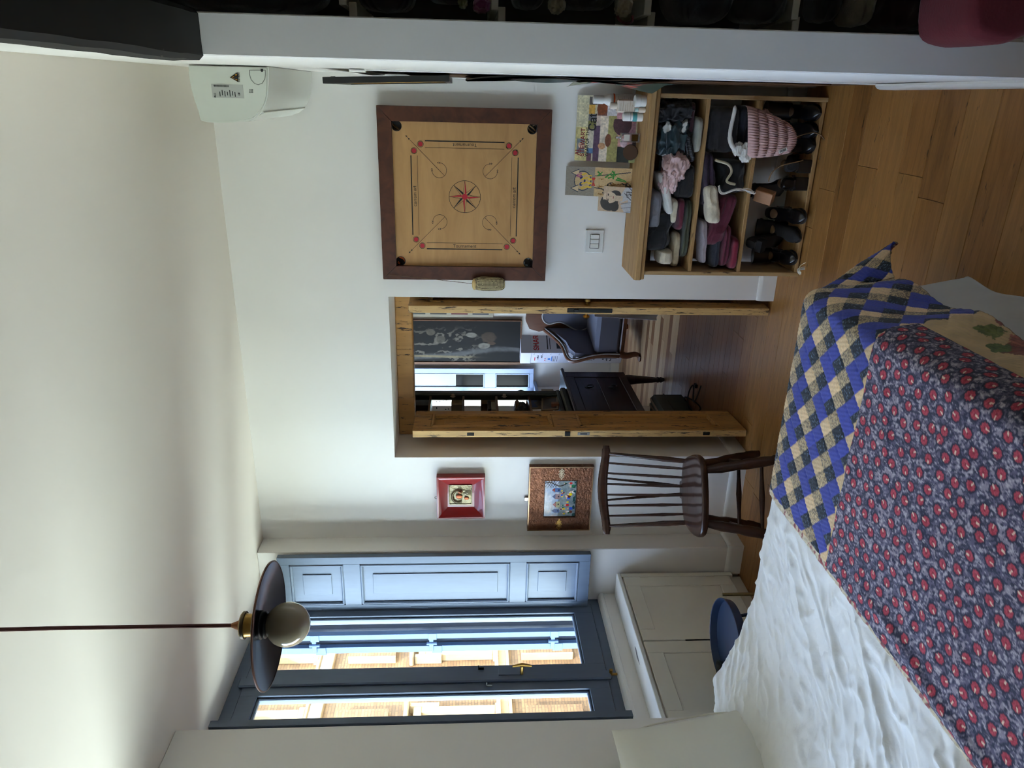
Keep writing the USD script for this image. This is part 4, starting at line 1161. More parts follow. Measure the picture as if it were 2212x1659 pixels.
def quilt_colour(A, B):
    st = Minv @ np.stack([(A - org[0]).ravel(), (B - org[1]).ravel()])
    i, j = np.floor(st).astype(int)
    I, J = i // 2, j // 2
    inner = ((i % 2) == 1) & ((j % 2) == 1)
    tip = ((i % 2) == 0) & ((j % 2) == 0)
    even = (I + J) % 2 == 0
    rr = np.random.default_rng(5)
    n1 = rr.random(i.shape)
    C = np.zeros((i.size, 3))
    C[:] = (56, 66, 150)
    C[even] = (196, 172, 128)
    C[even & tip] = (222, 190, 144)
    spk = even & ~tip & ~inner
    C[spk & (n1 > 0.55)] = (112, 98, 82)
    C[inner] = (12, 26, 38)
    C[inner & (n1 > 0.93)] = (90, 110, 130)
    var = 0.86 + 0.28 * meshkit.noise(np.stack([i * 0.731 + 0.5, j * 1.37 + 0.5, 0 * i + 0.5], -1), 3)
    C *= var[:, None]
    C *= (0.93 + 0.12 * n1)[:, None]
    C = C.reshape(A.shape + (3,))
    # cream end with woven roses, and the pale border with its reddish stitching
    fx, fy = (A + 0.42) / 0.13, (B - 1.62) / 0.16
    end = B + 0.35 * (np.abs(((A * 14) % 1) - 0.5) - 0.25) * 0.15 < 1.90
    m1 = fbm2(A, B, 24, 60)
    C = np.where(end[..., None], np.array([206, 176, 128.]) * (0.9 + 0.2 * m1[..., None]), C)
    for (cx_, cy_, s_, col) in ((-0.36, 1.66, 0.055, (120, 66, 54)), (-0.31, 1.72, 0.040, (150, 90, 74)), (-0.37, 1.79, 0.032, (104, 112, 62)), (-0.33, 1.57, 0.05, (116, 62, 66)), (-0.40, 1.70, 0.03, (84, 98, 54)), (-0.30, 1.82, 0.03, (140, 84, 76)), (-0.38, 1.46, 0.055, (120, 66, 54)), (-0.31, 1.38, 0.04, (96, 104, 58))):
        d_ = np.hypot(A - cx_, B - cy_) / s_ + 0.9 * (fbm2(A, B, 60, 61) - 0.5)
        C = np.where((end & (d_ < 1))[..., None], np.array(col, float) * (0.75 + 0.6 * fbm2(A, B, 90, 62)[..., None]), C)
    bd = (A < -1.372 + 0.0 * B) | (B > YFA + 0.305)
    C = np.where(bd[..., None], np.array([206, 190, 160.]) * (0.85 + 0.3 * fbm2(A, B, 120, 63)[..., None]), C)
    st_ = bd & (fbm2(A, B, 70, 64) > 0.60)
    return np.where(st_[..., None], np.array([150, 84, 84.]), C)


ztq = lambda x, y: 0.505 + 0.006 * (fbm2(x, y, 5.0, 71) - 0.5) - 0.006 * sm(y, YFA - 0.09, YFA)
A, B = np.meshgrid(np.arange(-1.395, -0.318, 0.0034), np.arange(1.10, 2.69, 0.0034), indexing='ij')

X_, Y_, Z_ = drape(A, B, ztq, XFO + 0.012, YFA - 0.01, 0.06, 0.16, 0.36)
st = Minv @ np.stack([(A - org[0]).ravel(), (B - org[1]).ravel()])
seam = np.minimum(np.abs(st[0] - np.round(st[0])), np.abs(st[1] - np.round(st[1]))).reshape(A.shape)
puff = 0.0028 * np.minimum(seam * 6, 1) ** 0.5 + 0.0016 * np.sin((A * 1.0 + B * 0.35) * 420) * 0.5
hang = sm(np.hypot(np.maximum(A - XFO, 0), np.maximum(B - YFA, 0)), 0.05, 0.3)
Z_ += puff * (1 - hang)
X_ += hang * (0.014 * np.sin(B * 17 + 1.0) + puff)
Y_ += hang * 0.010 * np.sin(A * 21) * (B > YFA)
v, f = grid(X_, Y_, Z_)
C = quilt_colour(A, B).reshape(-1, 3)
if np.cross(v[f[0, 1]] - v[f[0, 0]], v[f[0, 3]] - v[f[0, 0]])[2] < 0:
    f = f[:, ::-1]
v, f, loop = rimmed(v, f, *A.shape, 0.010)
QUILT = vcol('quilt_cloth', 0.9, bump=(0.5, 300), dist=0.0012, sheen_weight=0.15)
pq = thing('patchwork_quilt', 'blue, cream and dark patchwork quilt hanging over the foot of the bed', 'quilt', loc=(-0.9, 2.2, 0.5))
obj('quilt_top', (v, f), QUILT, pq, smooth=True, col=S(np.vstack([C, C[loop] * 0.9])))
fr_ = []
fb = at(1735, 592, z=0.30)
for k in range(9):
    a_ = rng.uniform(-0.6, 0.6)
    q0 = fb + [rng.uniform(-0.006, 0.006), rng.uniform(-0.006, 0.006), 0.01]
    fr_.append(tube(spline([q0, q0 + [0.012 * math.sin(a_) + 0.010, 0.012 + 0.01 * k * 0.2, 0.004], q0 + [0.022 + 0.03 * math.sin(a_), 0.022, -0.022]], 8), 0.0013, 5))
obj('loose_fringe', cat(fr_), M('fringe_white', (222, 218, 206), 0.9), pq, kind='stuff')

# floral bedspread on top
fa_, fc_ = np.array([0.0215, -0.059]), np.array([-0.027, -0.042])
A, B = np.meshgrid(np.arange(-1.372, -0.487, 0.0027), np.arange(0.74, 1.885, 0.0027), indexing='ij')
n1, n2, n3 = fbm2(A, B, 70, 80), fbm2(A * 1.3, B * 0.8, 150, 81), fbm2(A * 0.9 + B * 0.5, (A - B) * 0.45, 170, 82)
C = np.zeros(A.shape + (3,)); C[:] = (92, 86, 108)
C = soft(C, sm(n3, 0.52, 0.62), (44, 44, 66))
C = soft(C, sm(n1, 0.55, 0.64) * 0.9, (150, 140, 150))
C = soft(C, sm(n2, 0.60, 0.70) * 0.8, (196, 186, 190))
C = soft(C, sm(1 - n2, 0.60, 0.68) * 0.85, (30, 34, 60))
rr = np.random.default_rng(11)
xs_, ys_ = A[:, 0], B[0]
for i in range(-60, 60):
    for j in range(-60, 60):
        c_ = np.array([-0.905, 1.677]) + i * fa_ + j * fc_ + rr.normal(0, 0.0048, 2)
        ph = rr.uniform(0, 6.28)
        if not (-1.40 < c_[0] < -0.46 and 0.72 < c_[1] < 1.90):
            continue
        i0, i1 = np.searchsorted(xs_, [c_[0] - 0.024, c_[0] + 0.024]); j0, j1 = np.searchsorted(ys_, [c_[1] - 0.024, c_[1] + 0.024])
        if i1 <= i0 or j1 <= j0:
            continue
        a_, b_ = A[i0:i1, j0:j1] - c_[0], B[i0:i1, j0:j1] - c_[1]
        th = np.arctan2(b_, a_); r_ = np.hypot(a_ / 1.0, b_ / 1.12)
        R_ = 0.0131 * (1 + 0.06 * np.sin(9 * th + ph))
        Cs = C[i0:i1, j0:j1]
        Cs = soft(Cs, sm(R_ + 0.0052 - r_, 0, 0.003), (26, 28, 54))
        Cs = soft(Cs, sm(R_ - r_, 0, 0.0016), (168, 44, 62))
        Cs = soft(Cs, sm(R_ * 0.9 - r_, 0, 0.002) * (np.sin(14 * th + 900 * r_) > 0.3) * 0.5, (214, 96, 106))
        Cs = soft(Cs, sm(0.0045 - np.hypot(a_, b_), 0, 0.002), (134, 26, 44))
        Cs = soft(Cs, sm(0.0026 - np.abs(a_ * math.sin(ph) - b_ * math.cos(ph)), 0, 0.001) * ((a_ * math.cos(ph) + b_ * math.sin(ph) > 0.002) & (r_ < R_ * 0.92)), (232, 206, 178))
        C[i0:i1, j0:j1] = Cs
ztf = lambda x, y: 0.514 + 0.007 * (fbm2(x, y, 4.0, 90) - 0.5)
X_, Y_, Z_ = drape(A, B, ztf, XFO + 0.022, YFA + 1, 0.066, 0.14, 0)
Z_ += 0.004 * (ridge(A * 0.6 + B * 0.5, B * 1.6 - A * 0.9, 5, 95) - 0.4) + 0.010 * np.exp(-((A + 1.33 - 0.02 * np.sin(B * 9)) / 0.022) ** 2) * sm(1.8 - B, 0, 0.3)
v, f = grid(X_, Y_, Z_)
if np.cross(v[f[0, 1]] - v[f[0, 0]], v[f[0, 3]] - v[f[0, 0]])[2] < 0:
    f = f[:, ::-1]
C = C.reshape(-1, 3)
v, f, loop = rimmed(v, f, *A.shape, 0.006)
obj('floral_bedspread', (v, f), vcol('floral_cotton', 0.85, bump=(0.35, 240), dist=0.001, sheen_weight=0.1), smooth=True, col=S(np.vstack([C, C[loop]])),
    label='purple-grey bedspread printed with red flowers, lying on the bed', cat='bedspread')

# ------------------------------------------------------------------ pendant lamp
LY = 1.30
lc = at(560, 1350, y=LY)
pe_ = thing('pendant_lamp', 'pendant lamp with flat dark metal shade and a round milky bulb', 'lamp', loc=(lc[0], lc[1], lc[2]))
k_ = LY / 1.45
Zp = lambda px: at(px, 1350, y=LY)[2] - lc[2]
obj('cord', tube([(0.0, 0, Zp(500)), (0.001, 0, (ZC - lc[2] + Zp(500)) / 2), (-0.002, 0, ZC - lc[2])], 0.0042, 8), M('cord_fabric', (84, 48, 44), 0.9), pe_, local=True)
obj('strain_relief', lathe([(0.0045, Zp(500)), (0.011, Zp(517)), (0.0, Zp(517))], 20), M('cord_grip', (150, 104, 72), 0.5, metal=0.6), pe_, local=True)
obj('lamp_holder', lathe([(0, Zp(516)), (0.012, Zp(517)), (0.026, Zp(522)), (0.028, Zp(526)), (0.0245, Zp(534)), (0.024, Zp(552)), (0, Zp(552))], 28), BRASS, pe_, local=True)
obj('holder_collar', lathe([(0.0275, Zp(523.5)), (0.0295, Zp(525)), (0.0295, Zp(531)), (0.0275, Zp(532))], 28), M('bronze_collar', (96, 84, 62), 0.4, metal=0.8), pe_, local=True)
zr, zt = Zp(577), Zp(556)
Rs = 0.1335
sp = [(0.022, zt), (0.05, zt - 0.004), (0.09, zt - 0.012), (Rs, zt - 0.026)]
shade = lathe([(r_, z_ + 0.0012) for r_, z_ in sp] + [(Rs + 0.001, sp[-1][1])] + [(r_, z_ - 0.0012) for r_, z_ in sp[::-1]] + [sp[0]], 72)
shade.fix_normals()
obj('shade', shade, M('gunmetal_shade', (70, 66, 72), 0.24, metal=0.85), pe_, local=True)
obj('shade_rim', lathe([(Rs - 0.001, sp[-1][1] - 0.0022), (Rs + 0.002, sp[-1][1] - 0.001), (Rs + 0.0015, sp[-1][1] + 0.0016), (Rs - 0.001, sp[-1][1] + 0.001)], 72), M('shade_rim_copper', (110, 78, 66), 0.3, metal=0.8), pe_, local=True)
obj('socket_ring', lathe([(0, Zp(556)), (0.030, Zp(557)), (0.031, Zp(566)), (0.027, Zp(568)), (0.029, Zp(575)), (0.024, Zp(578)), (0, Zp(578))], 28), M('black_bakelite', (22, 22, 24), 0.3), pe_, local=True)
zc_ = Zp(622)
Rb = 0.0475
pr_ = [(0.016, Zp(570)), (0.019, Zp(580)), (0.026, zc_ + Rb * 0.86)] + [(Rb * math.sin(t_), zc_ + Rb * math.cos(t_)) for t_ in np.linspace(0.62, math.pi, 24)]
obj('bulb', lathe(pr_, 40), M('milky_bulb', (176, 164, 136), 0.10, coat_weight=0.6), pe_, local=True, smooth=60)

# ------------------------------------------------------------------ pine shelf by the right wall
PINE = wood('worn_pine', (150, 112, 66), (190, 154, 104), stretch=(1.1, 13, 13), scale=3.2, rough=0.6, bump=0.35, dark=(84, 60, 36))
PINEZ = wood('worn_pine_upright', (150, 116, 72), (192, 160, 112), stretch=(13, 13, 1.1), scale=3.2, rough=0.6, bump=0.35, dark=(84, 60, 36))
SX0, SX1, SYF, SYB = -0.822, 0.012, 3.51, 3.755
shf = thing('shoe_shelf', 'low worn pine shelf unit crammed with clothes and shoes, by the right wall', 'shelf', loc=(-0.405, 3.63, 0))
for x in (SX0, SX1 - 0.020):
    obj('side', box(x, x + 0.020, SYF, SYB, 0.0, 0.79, 0.002), PINEZ, shf)
for z in (0.006, 0.300, 0.546):
    obj('shelf_board', box(SX0 + 0.019, SX1 - 0.019, SYF + 0.003, SYB, z, z + 0.018, 0.002), PINE, shf)
obj('back_rail', box(SX0 + 0.019, SX1 - 0.019, SYB - 0.014, SYB, 0.70, 0.79, 0.001), PINE, shf)
tb = Polygon([(3.46, 0.842), (3.452, 0.836), (3.452, 0.815), (3.46, 0.808), (3.470, 0.806), (3.474, 0.792), (3.488, 0.786), (3.765, 0.786), (3.765, 0.842)])
m_ = prism(tb, SX0 - 0.014, XR - 0.016, 'yz')
obj('top_board', m_, PINE, shf, smooth=40)
ZT = 0.842

# cards and pictures propped on the shelf
LPM = vcol('printed_card', 0.45, bump=None)


def leaning(name, label, cat_, quad, ytop, ybot, t, fn, res=(160, 160), edge=(200, 170, 120), rough_mat=None):
    """A thin board propped between the shelf and the wall. quad: photo pixels of its top left, top right and bottom left corners."""
    tl, tr, bl_ = at(*quad[0], y=ytop), at(*quad[1], y=ytop), at(*quad[2], y=ybot)
    tl[2] = tr[2] = (tl[2] + tr[2]) / 2
    bl_[2] = ZT + 0.001
    W = tr[0] - tl[0]
    up_ = np.array([0, ytop - ybot, tl[2] - bl_[2]]); H = np.linalg.norm(up_); up_ /= H
    ua = np.array([1.0, 0, 0]); nrm = np.cross(ua, up_)
    o = np.array([tl[0], ybot, ZT + 0.001])
    th = thing(name, label, cat_, loc=o)
    m = box(0, W, 0, H, -t, 0, 0.0008)
    T = np.eye(4); T[:3, 0], T[:3, 1], T[:3, 2], T[:3, 3] = ua, up_, nrm, o
    m.apply_transform(T)
    obj('board', m, M(name + '_board', edge, 0.8), th)
    printed('print', o + nrm * 0.0006, ua, up_, W, H, res[0], res[1], fn, LPM, th)
    return th, o, ua, up_, nrm, W, H


def sleeve(a, b):
    n, n2 = fbm2(a, b, 6, 11), fbm2(a, b, 40, 12)
    C = np.zeros(a.shape + (3,)); C[:] = (204, 194, 160)
    paint(C, (a < 0.52) & (b > 0.80), (206, 190, 130))
    paint(C, (a > 0.12) & (a < 0.34) & (b > 0.84) & (b < 0.97), (120, 126, 130))
    paint(C, (np.hypot((a - 0.24) / 0.045, (b - 0.90) / 0.05) < 1), (216, 180, 150))
    lo = b < 0.80
    for (x0, x1, y0, y1, col) in ((0.0, 0.5, 0.72, 0.80, (150, 120, 112)), (0.0, 0.12, 0.72, 0.80, (110, 70, 84)), (0.12, 0.2, 0.70, 0.80, (84, 120, 160)), (0.2, 0.48, 0.70, 0.80, (190, 180, 160)), (0.5, 0.62, 0.66, 0.80, (120, 116, 60)), (0.62, 0.72, 0.66, 0.84, (120, 116, 120)), (0.72, 0.86, 0.70, 0.84, (210, 160, 70)), (0.86, 0.98, 0.66, 0.84, (84, 76, 72)),
                                  (0.0, 0.55, 0.60, 0.70, (86, 64, 84)), (0.55, 0.98, 0.58, 0.67, (196, 176, 160)), (0.0, 0.98, 0.47, 0.60, (208, 192, 172)), (0.70, 0.98, 0.50, 0.66, (110, 70, 60)),
                                  (0.0, 0.70, 0.30, 0.47, (150, 140, 86)), (0.70, 0.98, 0.34, 0.50, (196, 190, 190)), (0.42, 0.98, 0.02, 0.32, (176, 130, 140)), (0.0, 0.24, 0.10, 0.30, (34, 38, 34)), (0.24, 0.42, 0.06, 0.30, (196, 140, 128)), (0.0, 0.24, 0.0, 0.10, (150, 150, 96)), (0.24, 0.42, 0.0, 0.06, (70, 52, 50))):
        C[lo & (a >= x0) & (a < x1) & (b >= y0) & (b < y1)] = col
    paint(C, np.hypot((a - 0.80) / 0.085, (b - 0.585) / 0.085) < 1, (128, 66, 34))
    paint(C, np.hypot((a - 0.33) / 0.10, (b - 0.46) / 0.05) < 1, (112, 62, 40))
    paint(C, np.hypot((a - 0.24) / 0.05, (b - 0.56) / 0.06) < 1, (190, 140, 100))
    paint(C, np.hypot((a - 0.70) / 0.20, (b - 0.20) / 0.14) < 1, (190, 136, 140))
    paint(C, (np.hypot((a - 0.58) / 0.17, (b - 0.24) / 0.15) < 1) & (a < 0.66), (70, 40, 46))
    paint(C, (np.hypot((a - 0.30) / 0.07, (b - 0.20) / 0.06) < 1), (206, 176, 180))
    tex = 0.80 + 0.4 * n2
    return np.clip(C * tex[..., None] * (0.86 + 0.28 * n[..., None]), 0, 255)


th, o, ua, up_, nrm, W, H = leaning('record_sleeve', 'square record sleeve with a collage cover, propped behind the bottles', 'record', ((1241, 346), (1248, 205), (1372, 354)), 3.748, 3.66, 0.004, sleeve, (190, 190), (214, 202, 170))
P3 = lambda a, b: o + ua * W * a + up_ * H * b + nrm * 0.0010
REDI, BLKI = M('print_dark_red', (124, 24, 32), 0.6), M('print_black', (26, 22, 20), 0.6)
obj('title_red', cat([text('AL', 0.020, P3(0.08, 0.925), ua, up_, 0.0004, True), text('STEWART', 0.020, P3(0.06, 0.846), ua, up_, 0.0004, True)]), REDI, th, smooth=False)
obj('title_black', cat([text('YEAR OF THE', 0.0155, P3(0.06, 0.776), ua, up_, 0.0004, True), text('Cat', 0.036, P3(0.46, 0.672), ua, up_, 0.0004, True)]), BLKI, th, smooth=False)


def crayon(a, b):
    n, n2, n3 = fbm2(a, b * 2.2, 8, 21), fbm2(a, b * 2.2, 30, 22), fbm2(a * 3, b * 2, 20, 25)
    base = np.array([196, 164, 118.]) * (0.9 + 0.2 * n2[..., None])
    C = base.copy()
    bg = (b > 0.56) & ~(np.hypot((a - 0.52) / 0.34, (b - 0.74) / 0.13) < 1)
    C = np.where(bg[..., None], C * 0.45 + np.array([96, 104, 116.]) * 0.55 * (0.8 + 0.4 * n3[..., None]), C)
    head = np.hypot((a - 0.52) / 0.33, (b - 0.74) / 0.125)
    L = lambda m, c: paint(C, m, c)
    L(np.abs(head - 1) < 0.05, (40, 50, 70))
    for sx in (-1, 1):
        ex = 0.52 + sx * 0.22
        ear = (b > 0.80) & (b < 0.92) & (np.abs(a - ex - sx * 0.05) < (0.93 - b) * 1.1)
        L(ear, (206, 180, 140)); L(ear & (np.abs(a - ex - sx * 0.05) > (0.91 - b) * 1.0), (40, 50, 70))
        eye = np.hypot((a - 0.52 - sx * 0.12) / 0.07, (b - 0.765) / 0.022)
        L(eye < 1, (30, 60, 120)); L(eye < 0.4, (20, 24, 30))
    L((head < 0.9) & (np.sin(a * 40 + b * 30) > 0.55) & (b > 0.66) & (b < 0.76), (216, 176, 40))
    L((head < 0.95) & (np.abs(a - 0.72) < 0.09) & (b > 0.76) & (n3 > 0.48), (170, 80, 120))
    L((np.hypot((a - 0.52) / 0.05, (b - 0.71) / 0.014) < 1), (30, 40, 90))
    L((np.abs(a - 0.5) < 0.22) & (b > 0.60) & (b < 0.66) & (np.sin(a * 46) > 0.1), (226, 186, 50))
    for sx in (-1, 1):
        L((np.abs((b - 0.575) ) < 0.035 * np.abs(a - 0.5) * 5 + 0.006) & ((a - 0.5) * sx > 0) & ((a - 0.5) * sx < 0.15) & (n3 > 0.35), (190, 50, 36))
    body = np.abs(np.abs(a - 0.5) - (0.20 + 0.30 * (0.56 - b))) < 0.014
    L(body & (b < 0.56) & (b > 0.02), (40, 44, 60))
    for k, (x0, y0, x1, y1) in enumerate(((0.70, 0.52, 0.86, 0.44), (0.86, 0.52, 0.72, 0.45), (0.66, 0.40, 0.84, 0.30), (0.62, 0.28, 0.90, 0.26), (0.74, 0.32, 0.80, 0.20), (0.60, 0.24, 0.52, 0.06), (0.66, 0.22, 0.56, 0.08), (0.9, 0.30, 0.72, 0.24), (0.64, 0.36, 0.72, 0.26))):
        d = np.array([x1 - x0, (y1 - y0) * 2.2]); Ld = np.hypot(*d); d /= Ld
        u_ = (a - x0) * d[0] + (b - y0) * 2.2 * d[1]; w_ = -(a - x0) * d[1] + (b - y0) * 2.2 * d[0]
        L((u_ > 0) & (u_ < Ld) & (np.abs(w_) < 0.028 * (1 - u_ / Ld * 0.6)), (36, 130, 40))
    L((np.sin(a * 22 + b * 9 + n * 5) > 0.86) & (a < 0.62) & (b < 0.5), (140, 100, 40))
    L((np.sin(a * 15 - b * 24 + n * 6) > 0.93) & (a < 0.5) & (b < 0.52), (40, 36, 36))
    L((a < 0.4) & (b < 0.07) & (n3 > 0.4), (110, 82, 50))
    return np.clip(C, 0, 255)


leaning('cat_drawing', 'tall cardboard panel with a crayon drawing of a cat, propped against the wall', 'drawing', ((1221, 421), (1223, 359), (1371, 420)), 3.752, 3.69, 0.004, crayon, (110, 220), (176, 138, 92))


def portrait(a, b):
    n2 = fbm2(a, b * 1.3, 26, 31)
    C = np.zeros(a.shape + (3,)); C[:] = (190, 164, 136)
    L = lambda m, c: paint(C, m, c)
    L((b < 0.36 - 0.5 * np.abs(a - 0.5) ** 1.5) , (176, 174, 176))
    L(np.hypot((a - 0.36) / 0.33, (b - 0.66) / 0.27) < 1, (58, 54, 52))
    L(np.hypot((a - 0.70) / 0.16, (b - 0.48) / 0.16) < 1, (66, 62, 60))
    L(np.hypot((a - 0.22) / 0.20, (b - 0.50) / 0.14) < 1, (58, 54, 52))
    L((np.hypot((a - 0.56) / 0.225, (b - 0.655) / 0.205) < 1) & ~(np.hypot((a - 0.30) / 0.17, (b - 0.80) / 0.14) < 1), (206, 182, 154))
    L((np.abs(a - 0.55) < 0.11) & (b > 0.26) & (b < 0.50), (196, 172, 146))
    L((np.abs(a - 0.34 - 0.6 * (0.3 - b)) < 0.05) & (b < 0.34) & (b > 0.1), (186, 160, 134))
    for ex in (0.46, 0.67):
        L(np.hypot((a - ex) / 0.055, (b - 0.70) / 0.016) < 1, (70, 60, 56)); L(np.hypot((a - ex) / 0.02, (b - 0.70) / 0.015) < 1, (26, 22, 22))
        L(np.abs(b - 0.745 - 0.1 * (a - ex) ** 2) + 0.12 * np.maximum(np.abs(a - ex) - 0.06, 0) < 0.007, (74, 66, 62))
    L((np.abs(a - 0.585 - 0.1 * (0.66 - b)) < 0.008) & (b > 0.60) & (b < 0.68), (150, 124, 100))
    L((np.hypot((a - 0.575) / 0.06, (b - 0.545) / 0.014) < 1), (150, 96, 88))
    L((np.sin(a * 34 + b * 8) > 0.9) & (b < 0.3) & (a < 0.5), (120, 118, 122))
    L((np.sin(a * 16 - b * 20) > 0.93) & (b < 0.22) & (a > 0.5), (90, 86, 88))
    L((b < 0.16) & (np.abs(a - 0.72) < 0.12) & (n2 > 0.52), (70, 64, 64))
    return np.clip(C * (0.92 + 0.16 * n2[..., None]), 0, 255)


leaning('portrait_card', 'small card with a drawn portrait of a dark-haired woman, in front of the cat drawing', 'card', ((1291, 455), (1294, 401), (1366, 459)), 3.725, 3.66, 0.0015, portrait, (110, 140), (200, 178, 150))

# bottles and jars
BW = M('bottle_white', (226, 224, 218), 0.3)
BC = M('bottle_cream', (222, 208, 190), 0.35)
ORANGE, TEAL, GREYT = M('label_orange', (214, 92, 44), 0.5), M('label_teal', (70, 148, 150), 0.5), M('label_grey_text', (150, 146, 142), 0.6)


def lines(r, z0, z1, n, a0, a1):
    out = []
    for k in range(n):
        z = z0 + (z1 - z0) * k / max(n - 1, 1)
        a_ = np.linspace(a0, a1 - 0.25 * (k % 3), 10)
        out.append(tube(np.c_[r * np.cos(a_), r * np.sin(a_), np.full(10, z)], 0.0006, 4))
    return cat(out)


def standing(px, py, y):
    p = at(px, py, y=y)
    return np.array([p[0], y, ZT])


b1 = standing(1400, 218, 3.63)
t_ = thing('spray_bottle', 'tall white bottle with an orange band, farthest right on the shelf top', 'bottle', loc=b1)
hgt = at(1281, 218, y=3.63)[2] - ZT
obj('body', lathe([(0, 0), (0.026, 0), (0.0275, 0.003), (0.0275, hgt * 0.62), (0.025, hgt * 0.70), (0.0165, hgt * 0.76), (0.0165, hgt * 0.80), (0, hgt * 0.80)], 32), BW, t_, local=True)
obj('cap', lathe([(0, hgt), (0.017, hgt), (0.0185, hgt - 0.003), (0.0185, hgt * 0.79), (0, hgt * 0.79)], 32), BW, t_, local=True)
obj('band', lathe([(0.0276, hgt * 0.56), (0.0281, hgt * 0.56), (0.0281, hgt * 0.595), (0.0276, hgt * 0.595)], 32), ORANGE, t_, local=True, label='orange band')
obj('label_print', lines(0.0278, hgt * 0.25, hgt * 0.5, 7, -2.6, -0.9), GREYT, t_, local=True, kind='stuff')
b2 = standing(1390, 230, 3.585)
t_ = thing('lotion_bottle', 'cream square-shouldered lotion bottle in front of the tall white bottle', 'bottle', loc=b2)
hgt = at(1318, 230, y=3.585)[2] - ZT
obj('body', box(-0.029, 0.029, -0.018, 0.018, 0, hgt * 0.80, 0.006), BC, t_, local=True)
obj('cap', lathe([(0, hgt), (0.013, hgt), (0.0145, hgt - 0.002), (0.0145, hgt * 0.79), (0, hgt * 0.79)], 28), BC, t_, local=True)
obj('label_print', cat([box(-0.022, 0.022 - 0.008 * (k % 3), -0.0186, -0.018, hgt * (0.2 + 0.07 * k), hgt * (0.2 + 0.07 * k) + 0.0016, 0) for k in range(8)]), M('label_tan_text', (196, 168, 140), 0.6), t_, local=True, kind='stuff')
b3 = standing(1404, 219, 3.535)
t_ = thing('cream_jar', 'low round white cream jar at the right front corner of the shelf top', 'jar', loc=b3)
obj('body', lathe([(0, 0), (0.024, 0), (0.026, 0.003), (0.026, 0.026), (0, 0.026)], 36), BW, t_, local=True)
obj('lid', lathe([(0, 0.052), (0.024, 0.052), (0.027, 0.049), (0.027, 0.030), (0.0265, 0.027), (0, 0.027)], 36), BW, t_, local=True)
b4 = standing(1392, 253, 3.575)
t_ = thing('deodorant_bottle', 'white bottle with a wide teal band, leftmost of the white bottles', 'bottle', loc=b4)
hgt = at(1345, 253, y=3.575)[2] - ZT
obj('body', lathe([(0, 0), (0.0185, 0), (0.020, 0.003), (0.020, hgt * 0.62), (0, hgt * 0.62)], 32), BW, t_, local=True)
obj('cap', lathe([(0, hgt), (0.016, hgt), (0.0195, hgt - 0.004), (0.020, hgt * 0.64), (0, hgt * 0.64)], 32), BW, t_, local=True)
obj('band', lathe([(0.0201, hgt * 0.30), (0.0206, hgt * 0.30), (0.0206, hgt * 0.52), (0.0201, hgt * 0.52)], 32), TEAL, t_, local=True, label='teal band')
GL = M('clear_glass', (245, 246, 244), 0.03, transmission_weight=0.95, ior=1.45)
AMB = M('amber_liquid', (96, 66, 22), 0.05, transmission_weight=0.6, ior=1.36)
b5 = standing(1402, 238, 3.53)
t_ = thing('glass_vial', 'tiny clear vial with a pale cap between the jar and the teal bottle', 'vial', loc=b5)
obj('body', lathe([(0, 0), (0.011, 0), (0.012, 0.002), (0.012, 0.028), (0.008, 0.032), (0, 0.032)], 24), BC, t_, local=True)
obj('cap', lathe([(0, 0.048), (0.008, 0.048), (0.0085, 0.033), (0, 0.033)], 24), M('cap_mint', (190, 210, 200), 0.4), t_, local=True)
b6 = standing(1384, 298, 3.60)
t_ = thing('perfume_bottle', 'square glass perfume bottle with a silver sprayer and amber rest', 'perfume bottle', loc=b6)
hgt = at(1330, 298, y=3.60)[2] - ZT
hb = hgt * 0.80
wp = 0.021
obj('glass', cat([box(-wp, wp, -0.014, 0.014, 0, 0.008, 0.002), box(-wp, -wp + 0.005, -0.014, 0.014, 0.007, hb, 0.002), box(wp - 0.005, wp, -0.014, 0.014, 0.007, hb, 0.002), box(-wp, wp, -0.014, 0.014, hb - 0.006, hb, 0.002), box(-wp + 0.004, wp - 0.004, 0.010, 0.014, 0.007, hb - 0.005, 0.001)]), GL, t_, local=True)
obj('perfume', box(-wp + 0.006, wp - 0.006, -0.009, 0.009, 0.009, hb * 0.42, 0.001), AMB, t_, local=True, label='amber perfume')
obj('label', box(-wp + 0.007, wp - 0.007, -0.0152, -0.0142, hb * 0.55, hb * 0.85, 0), M('label_pale', (206, 200, 186), 0.5), t_, local=True)
obj('sprayer', lathe([(0, hgt), (0.007, hgt), (0.0075, hgt - 0.008), (0.0045, hgt - 0.009), (0.0045, hb + 0.006), (0.009, hb + 0.005), (0.009, hb), (0, hb)], 24), M('chrome', (220, 220, 220), 0.08, metal=1.0), t_, local=True)
b7 = standing(1384, 330, 3.60)
t_ = thing('round_compact', 'dark brown round compact standing on edge beside the perfume bottle', 'compact', loc=b7, tilt=RM(math.radians(62), [1, 0, 0]))
obj('case', mv(lathe([(0, 0.0), (0.034, 0), (0.036, 0.002), (0.036, 0.010), (0.034, 0.012), (0, 0.012)], 40), 0, 0.036, 0), M('tortoise', (64, 36, 22), 0.25), t_, local=True)
obj('lid_line', mv(lathe([(0.036, 0.0055), (0.0368, 0.006), (0.036, 0.0065)], 40), 0, 0.036, 0), BLACK, t_, local=True)

# ------------------------------------------------------------------ clothes in the shelf
def cloth(name, rgb, speck=0.12, sheen=0.25, rough=0.9, bump=(0.6, 120)):
    return M(name, rgb, rough, var=(speck, 40), bump=(bump[0], bump[1], 0.002), sheen_weight=sheen)


